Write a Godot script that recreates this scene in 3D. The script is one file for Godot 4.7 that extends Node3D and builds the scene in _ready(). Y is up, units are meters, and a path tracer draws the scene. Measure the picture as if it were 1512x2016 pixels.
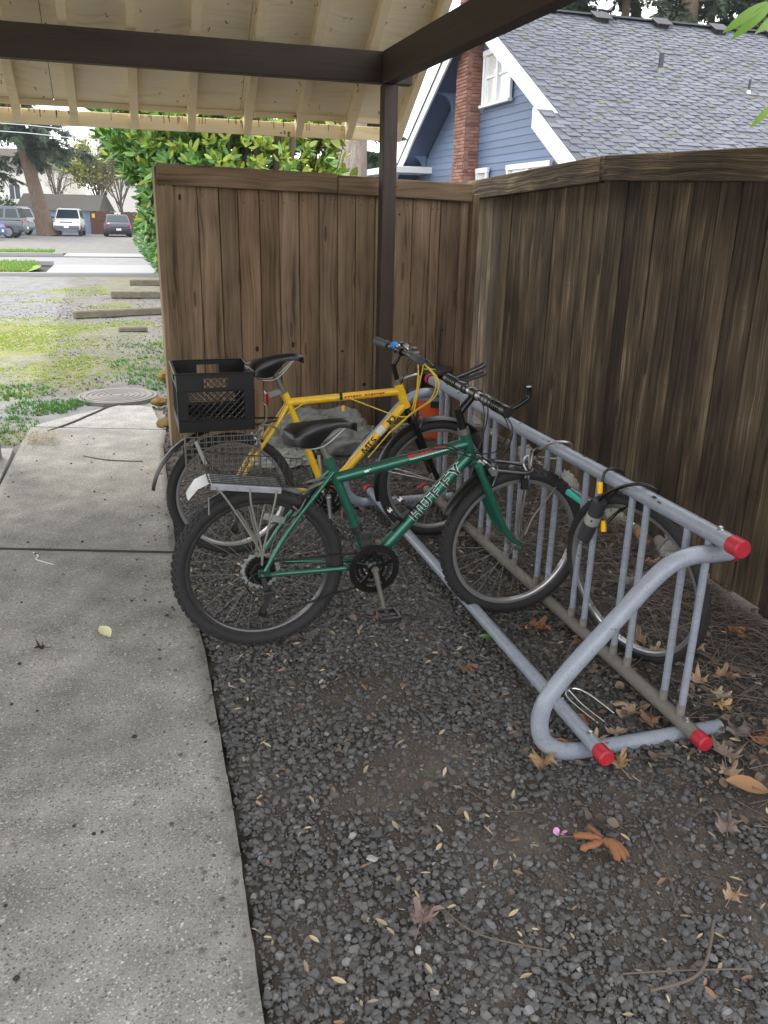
extends Node3D

# ---------------------------------------------------------------- mesh builder
class MB:
	var v := PackedVector3Array()
	var n := PackedVector3Array()
	var t := PackedVector2Array()
	var c := PackedColorArray()
	var i := PackedInt32Array()
	var col := Color(1, 1, 1)
	var xf := Transform3D.IDENTITY
	var uo := Vector2.ZERO      # shift of the texture
	var along := 1              # axis that the grain runs along in boxes
	func vert(p: Vector3, nn: Vector3, uv := Vector2.ZERO) -> int:
		v.append(xf * p)
		n.append((xf.basis * nn).normalized())
		t.append(uv)
		c.append(col)
		return v.size() - 1
	func idx(a: int, b: int, d: int) -> void:   # counter-clockwise seen from outside
		i.append(a); i.append(d); i.append(b)
	func guv(p: Vector3, nn: Vector3) -> Vector2:
		var ax := nn.abs()
		var u := 0.0
		var w := 0.0
		var q := p
		if along == 0: q = Vector3(p.y, p.x, p.z); ax = Vector3(ax.y, ax.x, ax.z)
		elif along == 2: q = Vector3(p.x, p.z, p.y); ax = Vector3(ax.x, ax.z, ax.y)
		w = q.y
		if ax.x > ax.z and ax.x > ax.y: u = q.z
		elif ax.z >= ax.y: u = q.x
		else: u = q.x; w = q.z
		return Vector2(u, w) + uo
	func poly(ps: Array, center: Vector3) -> void:   # flat convex polygon, turned outward from center
		var nn: Vector3 = (ps[1] - ps[0]).cross(ps[2] - ps[0])
		if nn.length_squared() < 1e-20: return
		nn = nn.normalized()
		var mid := Vector3.ZERO
		for p in ps: mid += p
		mid /= ps.size()
		var q := ps.duplicate()
		if nn.dot(mid - center) < 0: q.reverse(); nn = -nn
		var k := v.size()
		for p in q: vert(p, nn, guv(p, nn))
		for j in range(1, q.size() - 1): idx(k, k + j, k + j + 1)
	func quad(a: Vector3, b: Vector3, d: Vector3, e: Vector3, uvs := []) -> void:  # ccw
		var nn := (b - a).cross(d - a).normalized()
		var k := v.size()
		var ps := [a, b, d, e]
		for j in 4: vert(ps[j], nn, uvs[j] if uvs.size() else guv(ps[j], nn))
		idx(k, k + 1, k + 2); idx(k, k + 2, k + 3)
	func box(ce: Vector3, s: Vector3, bev := 0.0) -> void:
		var h := s * 0.5
		var P := func(x: int, y: int, z: int, ax: int) -> Vector3:
			var q := Vector3(x * (h.x - bev), y * (h.y - bev), z * (h.z - bev))
			if ax == 0: q.x = x * h.x
			elif ax == 1: q.y = y * h.y
			else: q.z = z * h.z
			return ce + q
		for sg in [-1, 1]:
			poly([P.call(sg, -1, -1, 0), P.call(sg, 1, -1, 0), P.call(sg, 1, 1, 0), P.call(sg, -1, 1, 0)], ce)
			poly([P.call(-1, sg, -1, 1), P.call(1, sg, -1, 1), P.call(1, sg, 1, 1), P.call(-1, sg, 1, 1)], ce)
			poly([P.call(-1, -1, sg, 2), P.call(1, -1, sg, 2), P.call(1, 1, sg, 2), P.call(-1, 1, sg, 2)], ce)
		if bev > 0.0:
			for a in [-1, 1]:
				for b in [-1, 1]:
					poly([P.call(a, b, -1, 0), P.call(a, b, 1, 0), P.call(a, b, 1, 1), P.call(a, b, -1, 1)], ce)
					poly([P.call(a, -1, b, 0), P.call(a, 1, b, 0), P.call(a, 1, b, 2), P.call(a, -1, b, 2)], ce)
					poly([P.call(-1, a, b, 1), P.call(1, a, b, 1), P.call(1, a, b, 2), P.call(-1, a, b, 2)], ce)
					for d in [-1, 1]:
						poly([P.call(a, b, d, 0), P.call(a, b, d, 1), P.call(a, b, d, 2)], ce)
	func hull8(b: Array, u: Array) -> void:   # bottom and top rings of the same length
		var ce := Vector3.ZERO
		for p in b: ce += p
		for p in u: ce += p
		ce /= b.size() + u.size()
		poly(b, ce); poly(u, ce)
		for j in b.size():
			var k := (j + 1) % b.size()
			poly([b[j], b[k], u[k], u[j]], ce)
	func bar(a: Vector3, b: Vector3, w: float, h: float, bev := 0.0, upv := Vector3.UP) -> void:   # a beam from a to b
		var d := b - a
		var z := d.normalized()
		var x := upv.cross(z).normalized()
		if x.length() < 0.5: x = Vector3.RIGHT
		var y := z.cross(x)
		var keep := xf
		var ka := along
		along = 2
		xf = xf * Transform3D(Basis(x, y, z), (a + b) * 0.5)
		box(Vector3.ZERO, Vector3(w, h, d.length()), bev)
		xf = keep
		along = ka
	func tube(ps: Array, r, sides := 8, cap := true, closed := false) -> void:
		var m := ps.size()
		var k0 := v.size()
		var up := Vector3.UP
		var first: Vector3 = (ps[1] - ps[0]).normalized()
		if absf(first.dot(up)) > 0.9: up = Vector3.RIGHT
		var x := up.cross(first).normalized()
		var len := 0.0
		var rings := m + (1 if closed else 0)
		for j in rings:
			var a: Vector3 = ps[(j - 1 + m) % m] if (j > 0 or closed) else ps[0]
			var b: Vector3 = ps[(j + 1) % m] if (j < m - 1 or closed) else ps[m - 1]
			var d := (b - a).normalized()
			x = (x - d * x.dot(d)).normalized()
			var y := d.cross(x)
			var p: Vector3 = ps[j % m]
			if j > 0: len += p.distance_to(ps[j - 1])
			var rr: float = r[j % m] if r is Array else r
			for s in sides + 1:
				var an := TAU * s / sides
				var o := x * cos(an) + y * sin(an)
				vert(p + o * rr, o, Vector2(float(s) / sides * TAU * rr, len) + uo)
		for j in rings - 1:
			for s in sides:
				var a0 := k0 + j * (sides + 1) + s
				var b0 := a0 + sides + 1
				idx(a0, a0 + 1, b0 + 1); idx(a0, b0 + 1, b0)
		if cap and not closed:
			for e in 2:
				var j := 0 if e == 0 else m - 1
				var d: Vector3 = (ps[0] - ps[1]).normalized() if e == 0 else (ps[m - 1] - ps[m - 2]).normalized()
				var ce := vert(ps[j], d)
				for s in sides:
					var q0 := v[k0 + j * (sides + 1) + s]
					var q1 := v[k0 + j * (sides + 1) + s + 1]
					var w := v.size()
					for q in [q0, q1]:
						v.append(q); n.append((xf.basis * d).normalized()); t.append(Vector2.ZERO); c.append(col)
					if e == 0: idx(ce, w + 1, w)
					else: idx(ce, w, w + 1)
	func lathe(pf: Array, segs := 24, smooth := false, ripple := 0.0) -> void:   # pf: Vector2(radius, height) about Y; going up along the outside
		for j in pf.size() - 1:
			var a: Vector2 = pf[j]
			var b: Vector2 = pf[j + 1]
			var d := b - a
			if d.length() < 1e-7: continue
			var nn := Vector2(d.y, -d.x).normalized()
			var na := nn
			var nb := nn
			if smooth:
				if j > 0:
					var e: Vector2 = a - pf[j - 1]
					na = (nn + Vector2(e.y, -e.x).normalized()).normalized()
				if j < pf.size() - 2:
					var e: Vector2 = pf[j + 2] - b
					nb = (nn + Vector2(e.y, -e.x).normalized()).normalized()
			var k := v.size()
			for s in segs + 1:
				var an := TAU * s / segs
				var cs := cos(an)
				var sn := sin(an)
				vert(Vector3(a.x * cs, a.y, a.x * sn), Vector3(na.x * cs, na.y, na.x * sn), Vector2(float(s) / segs, float(j) / pf.size()))
				vert(Vector3(b.x * cs, b.y, b.x * sn), Vector3(nb.x * cs, nb.y, nb.x * sn), Vector2(float(s) / segs, float(j + 1) / pf.size()))
			for s in segs:
				var q := k + s * 2
				idx(q, q + 1, q + 3); idx(q, q + 3, q + 2)
	func prism(pl: PackedVector2Array, d: float) -> void:   # outline in XY, thickness d along Z about 0
		var tr := Geometry2D.triangulate_polygon(pl)
		var k := v.size()
		var ccw := not Geometry2D.is_polygon_clockwise(pl)
		for sg in [1, -1]:
			k = v.size()
			for p in pl: vert(Vector3(p.x, p.y, sg * d / 2), Vector3(0, 0, sg), p + uo)
			for j in range(0, tr.size(), 3):
				var A := pl[tr[j]]; var B := pl[tr[j + 1]]; var D := pl[tr[j + 2]]
				var pos := (B - A).cross(D - A) > 0
				if pos == (sg > 0): idx(k + tr[j], k + tr[j + 1], k + tr[j + 2])
				else: idx(k + tr[j], k + tr[j + 2], k + tr[j + 1])
		for j in pl.size():
			var a := pl[j]
			var b := pl[(j + 1) % pl.size()]
			var q := [Vector3(a.x, a.y, d / 2), Vector3(a.x, a.y, -d / 2), Vector3(b.x, b.y, -d / 2), Vector3(b.x, b.y, d / 2)]
			if not ccw: q.reverse()
			quad(q[0], q[1], q[2], q[3])
	func grid(rows: Array, double := false) -> void:   # rows of points (all alike long), smooth
		var h := rows.size()
		var w: int = rows[0].size()
		var k := v.size()
		for y in h:
			for x in w:
				var dx: Vector3 = rows[y][mini(x + 1, w - 1)] - rows[y][maxi(x - 1, 0)]
				var dy: Vector3 = rows[mini(y + 1, h - 1)][x] - rows[maxi(y - 1, 0)][x]
				vert(rows[y][x], dx.cross(dy).normalized(), Vector2(float(x) / (w - 1), float(y) / (h - 1)))
		for y in h - 1:
			for x in w - 1:
				var a := k + y * w + x
				idx(a, a + 1, a + w + 1); idx(a, a + w + 1, a + w)
	func mesh() -> ArrayMesh:
		var m := ArrayMesh.new()
		var arr := []
		arr.resize(Mesh.ARRAY_MAX)
		arr[Mesh.ARRAY_VERTEX] = v
		arr[Mesh.ARRAY_NORMAL] = n
		arr[Mesh.ARRAY_TEX_UV] = t
		arr[Mesh.ARRAY_COLOR] = c
		arr[Mesh.ARRAY_INDEX] = i
		m.add_surface_from_arrays(Mesh.PRIMITIVE_TRIANGLES, arr)
		return m

# ---------------------------------------------------------------- helpers
var M := {}
var taken := {}
var rng := RandomNumberGenerator.new()
const BD := Vector3(0.9537, 0, -0.3007)      # along the carport
const PD := Vector3(-0.3007, 0, -0.9537)     # across the carport, away
const TURN := 0.30543                        # 17.5 degrees
const CAM := Vector3(0, 1.58, 0)

func lin(r: float, g: float, b: float) -> Color:
	return Color(r, g, b).linear_to_srgb()

func numbered(called: String) -> String:
	var k: int = taken.get(called, 0)
	taken[called] = k + 1
	return called if k == 0 else "%s_%03d" % [called, k]

func obj(called: String, mb, m, parent: Node = null, xf := Transform3D.IDENTITY) -> MeshInstance3D:
	var o := MeshInstance3D.new()
	o.mesh = mb.mesh() if mb is MB else mb
	if m: o.material_override = m
	o.transform = xf
	if parent == null:
		o.name = numbered(called)
		add_child(o)
	else:
		o.name = called
		parent.add_child(o, true)
	return o

func tag(o: Node, label: String, category: String, group := "") -> Node:
	o.set_meta("label", label)
	o.set_meta("category", category)
	if group: o.set_meta("group", group)
	return o

func thing(called: String, label: String, category: String, at := Vector3.ZERO, turn := 0.0, group := "") -> Node3D:
	var o := Node3D.new()
	o.name = numbered(called)
	add_child(o)
	o.position = at
	o.rotation.y = turn
	tag(o, label, category, group)
	return o

func struct(o: Node, kind := "structure") -> Node:
	o.set_meta("kind", kind)
	return o

func copy_of(o: Node3D, called: String, label: String, at: Vector3, turn := 0.0) -> Node3D:
	var r: Node3D = o.duplicate()
	r.name = numbered(called)
	add_child(r)
	r.position = at
	r.rotation.y = turn
	r.set_meta("label", label)
	return r

func scatter(called: String, me: Mesh, m: Material, xs: Array, cols: Array, parent: Node = null) -> MultiMeshInstance3D:
	var mm := MultiMesh.new()
	mm.transform_format = MultiMesh.TRANSFORM_3D
	mm.use_colors = cols.size() > 0
	mm.mesh = me
	mm.instance_count = xs.size()
	for k in xs.size():
		mm.set_instance_transform(k, xs[k])
		if cols.size(): mm.set_instance_color(k, cols[k])
	var o := MultiMeshInstance3D.new()
	o.multimesh = mm
	o.material_override = m
	o.set_meta("kind", "stuff")
	if parent == null:
		o.name = numbered(called)
		add_child(o)
	else:
		o.name = called
		parent.add_child(o, true)
	return o

func mat(key: String, color: Color, rough := 0.7, metal := 0.0) -> StandardMaterial3D:
	var m := StandardMaterial3D.new()
	m.resource_name = key
	m.albedo_color = color
	m.roughness = rough
	m.metallic = metal
	M[key] = m
	return m

func vcol(m: StandardMaterial3D) -> StandardMaterial3D:
	m.vertex_color_use_as_albedo = true
	return m

func noise(sd: int, freq: float, oct := 3, type := FastNoiseLite.TYPE_SIMPLEX_SMOOTH) -> FastNoiseLite:
	var f := FastNoiseLite.new()
	f.seed = sd
	f.frequency = freq
	f.noise_type = type
	f.fractal_octaves = oct
	return f

func nimg(sd: int, freq: float, w: int, h: int, oct := 3, W := 0, H := 0, type := FastNoiseLite.TYPE_SIMPLEX_SMOOTH) -> PackedByteArray:
	var im := noise(sd, freq, oct, type).get_seamless_image(w, h)
	im.convert(Image.FORMAT_L8)
	if W > 0: im.resize(W, H, Image.INTERPOLATE_CUBIC)
	return im.get_data()

func smooth(ps: Array, n := 6) -> Array:
	var out := []
	for k in ps.size() - 1:
		var a: Vector3 = ps[maxi(k - 1, 0)]
		var b: Vector3 = ps[k]
		var d: Vector3 = ps[k + 1]
		var e: Vector3 = ps[mini(k + 2, ps.size() - 1)]
		for j in n: out.append(b.cubic_interpolate(d, a, e, float(j) / n))
	out.append(ps[-1])
	return out

func gp(xg: float, pn: float, y := 0.0) -> Vector3:   # a point by its distances along and across the plot
	return BD * xg + PD * pn + Vector3(0, y, 0)

func rf(a: float, b: float) -> float:
	return rng.randf_range(a, b)

# ---------------------------------------------------------------- computed textures
func wood_maps(sd: int, ramp: Array, knots: int, contrast: float) -> Array:
	var W := 512
	var H := 1024
	var a := nimg(sd, 0.05, W, 20, 4, W, H)
	var b := nimg(sd + 1, 0.22, W, 48, 2, W, H)
	var d := nimg(sd + 2, 0.012, 256, 256, 3, W, H)
	var w := nimg(sd + 3, 0.02, 64, 128, 2, W, H)
	var g := PackedByteArray()
	g.resize(W * H)
	var r := RandomNumberGenerator.new()
	r.seed = sd
	var off := PackedFloat32Array()
	off.resize(W * H)
	for k in knots:
		var cx := r.randi_range(0, W)
		var cy := r.randi_range(0, H)
		var kr := r.randf_range(6, 13)
		var R := int(kr * 5)
		for y in range(-R * 2, R * 2):
			for x in range(-R, R):
				var dd := sqrt(float(x * x) + float(y * y) * 0.18) / kr
				if dd > 5.0: continue
				var at := posmod(cy + y, H) * W + posmod(cx + x, W)
				off[at] += (1.0 if x > 0 else -1.0) * kr * 1.6 * exp(-dd * 0.9)
				if dd < 1.0: off[at] += 5000.0
	for y in H:
		for x in W:
			var at := y * W + x
			var o := off[at]
			var knot := o > 2500.0
			var xx := posmod(int(x - fmod(o, 2500.0) + (w[at] - 128) * 0.12), W)
			var s := y * W + xx
			var t := 0.5 + contrast * ((a[s] - 128) * 0.0046 + (b[s] - 128) * 0.0030 + (d[at] - 128) * 0.0050)
			if knot: t = t * 0.35 + 0.05
			g[at] = clampi(int(t * 255), 0, 255)
	var rgb := PackedByteArray()
	rgb.resize(W * H * 3)
	var lut := []
	for k in 256:
		var f := k / 255.0 * (ramp.size() - 1)
		var q := mini(int(f), ramp.size() - 2)
		lut.append(ramp[q].lerp(ramp[q + 1], f - q))
	for k in W * H:
		var cc: Color = lut[g[k]]
		rgb[k * 3] = cc.r8; rgb[k * 3 + 1] = cc.g8; rgb[k * 3 + 2] = cc.b8
	var im := Image.create_from_data(W, H, false, Image.FORMAT_RGB8, rgb)
	var nm := Image.create_from_data(W, H, false, Image.FORMAT_L8, g)
	nm.convert(Image.FORMAT_RGBA8)
	nm.bump_map_to_normal_map(5.0)
	return [ImageTexture.create_from_image(im), ImageTexture.create_from_image(nm)]

func wood_mat(key: String, maps: Array, tex_w: float, tex_h: float, bump := 1.0) -> StandardMaterial3D:
	var m := vcol(mat(key, Color.WHITE, 0.85))
	m.albedo_texture = maps[0]
	m.normal_enabled = true
	m.normal_texture = maps[1]
	m.normal_scale = bump
	m.uv1_scale = Vector3(1.0 / tex_w, 1.0 / tex_h, 1)
	return m

func speck(key: String, sd: int, base: Array, size: int, span: float, specks: Array, rough := 0.9, bump := 0.6) -> StandardMaterial3D:
	# a mottled ground texture; specks: [count, largest pixels, colour]
	var a := nimg(sd, 6.0 / size, size, size, 4)
	var b := nimg(sd + 5, 0.18, size, size, 3)
	var rgb := PackedByteArray()
	rgb.resize(size * size * 3)
	var lut := []
	for k in 256:
		var f := k / 255.0 * (base.size() - 1)
		var q := mini(int(f), base.size() - 2)
		lut.append(base[q].lerp(base[q + 1], f - q))
	for k in size * size:
		var cc: Color = lut[clampi(int(a[k] * 0.45 + b[k] * 0.55), 0, 255)]
		rgb[k * 3] = cc.r8; rgb[k * 3 + 1] = cc.g8; rgb[k * 3 + 2] = cc.b8
	var im := Image.create_from_data(size, size, false, Image.FORMAT_RGB8, rgb)
	var r := RandomNumberGenerator.new()
	r.seed = sd
	for s in specks:
		for k in s[0]:
			var w := r.randi_range(1, s[1])
			var cc: Color = s[2]
			cc = cc.lerp(base[r.randi_range(0, base.size() - 1)], r.randf_range(0, 0.7))
			var px := r.randi_range(0, size - 6)
			var py := r.randi_range(0, size - 6)
			im.fill_rect(Rect2i(px, py, w, r.randi_range(1, s[1])), cc)
			if w > 2: im.fill_rect(Rect2i(px + 1, py - 1, w - 1, 3), cc)
	var m := mat(key, Color.WHITE, rough)
	m.albedo_texture = ImageTexture.create_from_image(im)
	m.uv1_triplanar = true
	m.uv1_world_triplanar = true
	m.uv1_scale = Vector3.ONE / span
	if bump > 0.0:
		var nm := im.duplicate()
		nm.convert(Image.FORMAT_L8)
		nm.convert(Image.FORMAT_RGBA8)
		nm.bump_map_to_normal_map(4.0)
		m.normal_enabled = true
		m.normal_texture = ImageTexture.create_from_image(nm)
		m.normal_scale = bump
	return m

# ---------------------------------------------------------------- scene
func _ready() -> void:
	rng.seed = 7
	var cam := Camera3D.new()
	cam.name = "camera"
	add_child(cam)
	cam.position = CAM
	cam.basis = Basis(Vector3.RIGHT, deg_to_rad(-19.4455)) * Basis(Vector3.BACK, deg_to_rad(1.25))
	cam.fov = 63.16
	cam.near = 0.05
	cam.far = 400.0
	cam.current = true
	var env := Environment.new()
	var sky := Sky.new()
	var sm := ProceduralSkyMaterial.new()
	sm.sky_top_color = Color(0.90, 0.905, 0.92)
	sm.sky_horizon_color = Color(0.99, 0.985, 0.98)
	sm.sky_curve = 0.2
	sm.ground_bottom_color = Color(0.35, 0.35, 0.33)
	sm.ground_horizon_color = Color(0.75, 0.76, 0.76)
	sm.sun_angle_max = 1.0
	sm.energy_multiplier = 1.0
	sky.sky_material = sm
	env.background_mode = Environment.BG_SKY
	env.sky = sky
	env.ambient_light_source = Environment.AMBIENT_SOURCE_SKY
	env.tonemap_mode = Environment.TONE_MAPPER_LINEAR
	env.tonemap_exposure = 3.45
	env.sdfgi_enabled = true
	env.ssao_enabled = true
	env.ssil_enabled = true
	env.fog_enabled = true
	env.fog_density = 0.0005
	env.fog_light_color = Color(0.93, 0.96, 1.0)
	var we := WorldEnvironment.new()
	we.name = "environment"
	we.environment = env
	add_child(we)
	var sun := DirectionalLight3D.new()
	sun.name = "sun"
	add_child(sun)
	sun.light_energy = 0.25
	sun.light_color = Color(1.0, 0.97, 0.92)
	sun.light_angular_distance = 14.0
	sun.shadow_enabled = true
	sun.look_at_from_position(Vector3(-7, 14, -9), Vector3(0, 0, 0))

	materials()
	ground()
	carport()
	fences()
	rack()
	bikes()
	locks()
	clutter()
	litter()
	house()
	far_lot()
	trees()
	shrubs()

func materials() -> void:
	var wl := wood_maps(11, [Color8(62, 50, 39), Color8(118, 98, 77), Color8(142, 120, 96), Color8(164, 146, 121)], 6, 0.44)
	wood_mat("board_wood", wl, 0.62, 2.6, 0.6)
	var wr := wood_maps(37, [Color8(36, 29, 22), Color8(70, 58, 45), Color8(98, 83, 65), Color8(150, 134, 111)], 9, 0.52)
	wood_mat("old_wood", wr, 0.62, 2.2, 1.2)
	var pw := wood_maps(53, [Color8(228, 212, 176), Color8(248, 236, 206), Color8(250, 240, 214), Color8(252, 244, 222)], 0, 0.5)
	# split nail marks in the painted plywood
	var pim: Image = pw[0].get_image()
	var r := RandomNumberGenerator.new()
	r.seed = 5
	for k in 90:
		var x := r.randi_range(8, 490)
		var y := r.randi_range(8, 1000)
		for q in r.randi_range(3, 7):
			pim.fill_rect(Rect2i(x + r.randi_range(-4, 3), y + r.randi_range(-3, 3), r.randi_range(1, 4), r.randi_range(1, 3)), Color8(110, 84, 56))
	pw[0] = ImageTexture.create_from_image(pim)
	wood_mat("plywood", pw, 1.2, 2.0, 0.25)
	wood_mat("cream_wood", [pw[0], pw[1]], 3.0, 9.0, 0.1).albedo_color = Color(0.97, 0.95, 0.9)
	var bw := wood_maps(71, [Color8(38, 29, 24), Color8(58, 46, 39), Color8(64, 52, 45), Color8(80, 66, 57)], 0, 0.35)
	wood_mat("brown_paint", bw, 0.5, 2.4, 0.5).roughness = 0.6
	mat("rack_paint", Color8(152, 161, 177), 0.32)
	mat("rack_dirty", Color8(126, 124, 120), 0.7)
	mat("red_cap", Color8(184, 42, 58), 0.45)
	mat("steel", Color8(190, 190, 192), 0.3, 0.9)
	mat("dull_steel", Color8(140, 138, 134), 0.5, 0.7)
	mat("wire_dull", Color8(104, 102, 100), 0.5, 0.5)
	mat("chrome", Color8(225, 228, 232), 0.12, 1.0)
	mat("alloy", Color8(176, 176, 178), 0.35, 0.8)
	mat("dark_alloy", Color8(96, 96, 100), 0.35, 0.8)
	mat("rubber", Color8(44, 43, 46), 0.8)
	mat("black_plastic", Color8(20, 20, 22), 0.36)
	mat("black_paint", Color8(20, 20, 22), 0.3)
	mat("saddle_black", Color8(24, 24, 26), 0.3)
	mat("grip_rubber", Color8(62, 62, 66), 0.6)
	mat("green_paint", Color8(12, 108, 88), 0.22, 0.4).clearcoat_enabled = true
	mat("yellow_paint", Color8(255, 208, 26), 0.3).clearcoat_enabled = true
	mat("yellow_cable", Color8(228, 196, 60), 0.5)
	mat("yellow_plastic", Color8(250, 190, 20), 0.5)
	mat("blue_plastic", Color8(30, 130, 210), 0.4)
	mat("white_print", Color8(226, 232, 230), 0.5)
	mat("dark_green_print", Color8(6, 52, 46), 0.4)
	mat("red_print", Color8(196, 34, 44), 0.5)
	mat("navy_print", Color8(40, 26, 34), 0.5)
	mat("white_plastic", Color8(222, 222, 216), 0.5)
	mat("clear_plastic", Color8(140, 145, 143), 0.25)
	mat("red_reflector", Color8(160, 16, 30), 0.2)
	mat("amber_reflector", Color8(210, 110, 30), 0.2)
	mat("galvanised", Color8(150, 150, 146), 0.5, 0.5)
	mat("plate_alloy", Color8(205, 212, 224), 0.32, 0.6)
	mat("tarp", Color8(128, 132, 130), 0.5)
	mat("rag", Color8(150, 152, 146), 0.9)
	mat("orange_plastic", Color8(214, 88, 26), 0.5)
	mat("grey_plastic", Color8(120, 132, 148), 0.45)
	mat("teal_paint", Color8(70, 190, 170), 0.35)
	mat("lock_grey", Color8(58, 58, 62), 0.55)
	worn()
	speck("concrete", 3, [Color8(84, 84, 83), Color8(136, 136, 133), Color8(166, 165, 161), Color8(204, 203, 198)], 1024, 1.5,
		[[20000, 3, Color8(198, 197, 193)], [20000, 3, Color8(102, 101, 100)], [2500, 5, Color8(112, 111, 109)], [2500, 5, Color8(206, 204, 196)]], 0.9, 0.5)
	vcol(M.concrete)
	speck("dirt", 9, [Color8(54, 50, 46), Color8(78, 72, 67), Color8(96, 90, 84), Color8(118, 111, 104)], 1024, 1.0,
		[[9000, 4, Color8(120, 116, 112)], [6000, 4, Color8(44, 42, 42)], [400, 4, Color8(176, 160, 130)]], 0.95, 0.9)
	vcol(M.dirt)
	speck("lot_gravel", 15, [Color8(82, 81, 82), Color8(118, 117, 117), Color8(142, 141, 140), Color8(166, 164, 160)], 1024, 2.2,
		[[9000, 3, Color8(205, 204, 202)], [9000, 3, Color8(84, 84, 88)]], 0.95, 0.8)
	vcol(M.lot_gravel)
	vcol(mat("stone", Color.WHITE, 0.85))
	vcol(mat("leaf_dry", Color.WHITE, 0.75)).backlight_enabled = false
	var lg := vcol(mat("leaf_green", Color.WHITE, 0.38))
	lg.backlight_enabled = true
	lg.backlight = Color(0.35, 0.45, 0.12)
	var fl := vcol(mat("fir_leaf", Color.WHITE, 0.7))
	fl.backlight_enabled = true
	fl.backlight = Color(0.12, 0.16, 0.08)
	speck("bark", 21, [Color8(58, 46, 38), Color8(92, 76, 64), Color8(122, 104, 90), Color8(150, 134, 120)], 512, 1.6, [[2500, 5, Color8(60, 48, 40)]], 0.95, 1.4)
	M.bark.uv1_scale = Vector3(1.4, 0.28, 1.4)
	speck("pale_bark", 23, [Color8(96, 84, 76), Color8(150, 136, 126), Color8(182, 168, 158), Color8(200, 188, 178)], 512, 1.6, [[2500, 5, Color8(100, 88, 80)]], 0.95, 1.4)
	M.pale_bark.uv1_scale = Vector3(1.6, 0.3, 1.6)
	speck("grey_timber", 29, [Color8(66, 60, 50), Color8(104, 97, 84), Color8(128, 121, 107), Color8(150, 144, 130)], 512, 0.8, [[900, 4, Color8(90, 96, 50)]], 0.95, 0.7)
	mat("green_stem", Color8(92, 96, 60), 0.8)
	mat("twig", Color8(98, 88, 78), 0.9)

# dust, scratches and small chips over painted metal and plastic
func worn() -> void:
	var im := Image.create_empty(256, 256, false, Image.FORMAT_RGB8)
	var a := nimg(81, 0.02, 256, 256, 4)
	var b := nimg(82, 0.12, 256, 256, 3)
	var rgb := PackedByteArray()
	rgb.resize(256 * 256 * 3)
	for k in 256 * 256:
		var v := clampi(int(236 + (a[k] - 128) * 0.10 + (b[k] - 128) * 0.12), 120, 255)
		rgb[k * 3] = v; rgb[k * 3 + 1] = v - 2; rgb[k * 3 + 2] = v - 6
	im = Image.create_from_data(256, 256, false, Image.FORMAT_RGB8, rgb)
	var r := RandomNumberGenerator.new()
	r.seed = 83
	for k in 60: im.fill_rect(Rect2i(r.randi_range(0, 250), r.randi_range(0, 250), r.randi_range(1, 3), r.randi_range(1, 3)), Color8(92, 84, 78))
	for k in 40: im.fill_rect(Rect2i(r.randi_range(0, 240), r.randi_range(0, 250), r.randi_range(2, 9), 1), Color8(188, 180, 172))
	var tx := ImageTexture.create_from_image(im)
	var rough := ImageTexture.create_from_image(im)
	for q in [["rack_paint", 0.35], ["rack_dirty", 0.2], ["green_paint", 0.22], ["yellow_paint", 0.22], ["red_cap", 0.2], ["black_plastic", 0.2], ["black_paint", 0.2], ["saddle_black", 0.25], ["grey_plastic", 0.3], ["orange_plastic", 0.3], ["rubber", 0.15], ["dull_steel", 0.15], ["dark_alloy", 0.15], ["plate_alloy", 0.2], ["galvanised", 0.2], ["tarp", 0.3]]:
		var m: StandardMaterial3D = M[q[0]]
		m.albedo_texture = tx
		m.uv1_triplanar = true
		m.uv1_scale = Vector3.ONE / q[1]

# the right edge of the concrete path, and its left edge
func path_right(z: float) -> float:
	var P := [[1.5, 0.54], [-1.273, -0.225], [-1.917, -0.403], [-2.797, -0.665], [-3.892, -1.047], [-5.8, -1.60], [-6.2, -1.68], [-7.3, -1.99]]
	for k in P.size() - 1:
		if z <= P[k][0] and z >= P[k + 1][0]:
			return lerpf(P[k][1], P[k + 1][1], (P[k][0] - z) / (P[k][0] - P[k + 1][0]))
	return P[0][1] if z > 0 else P[-1][1]

func path_left(z: float) -> float:
	return -2.316 + (z + 4.765) * 0.287

func fence_x(z: float) -> float:   # the right fence
	return 1.627 + (z + 3.277) * 0.2434

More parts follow.
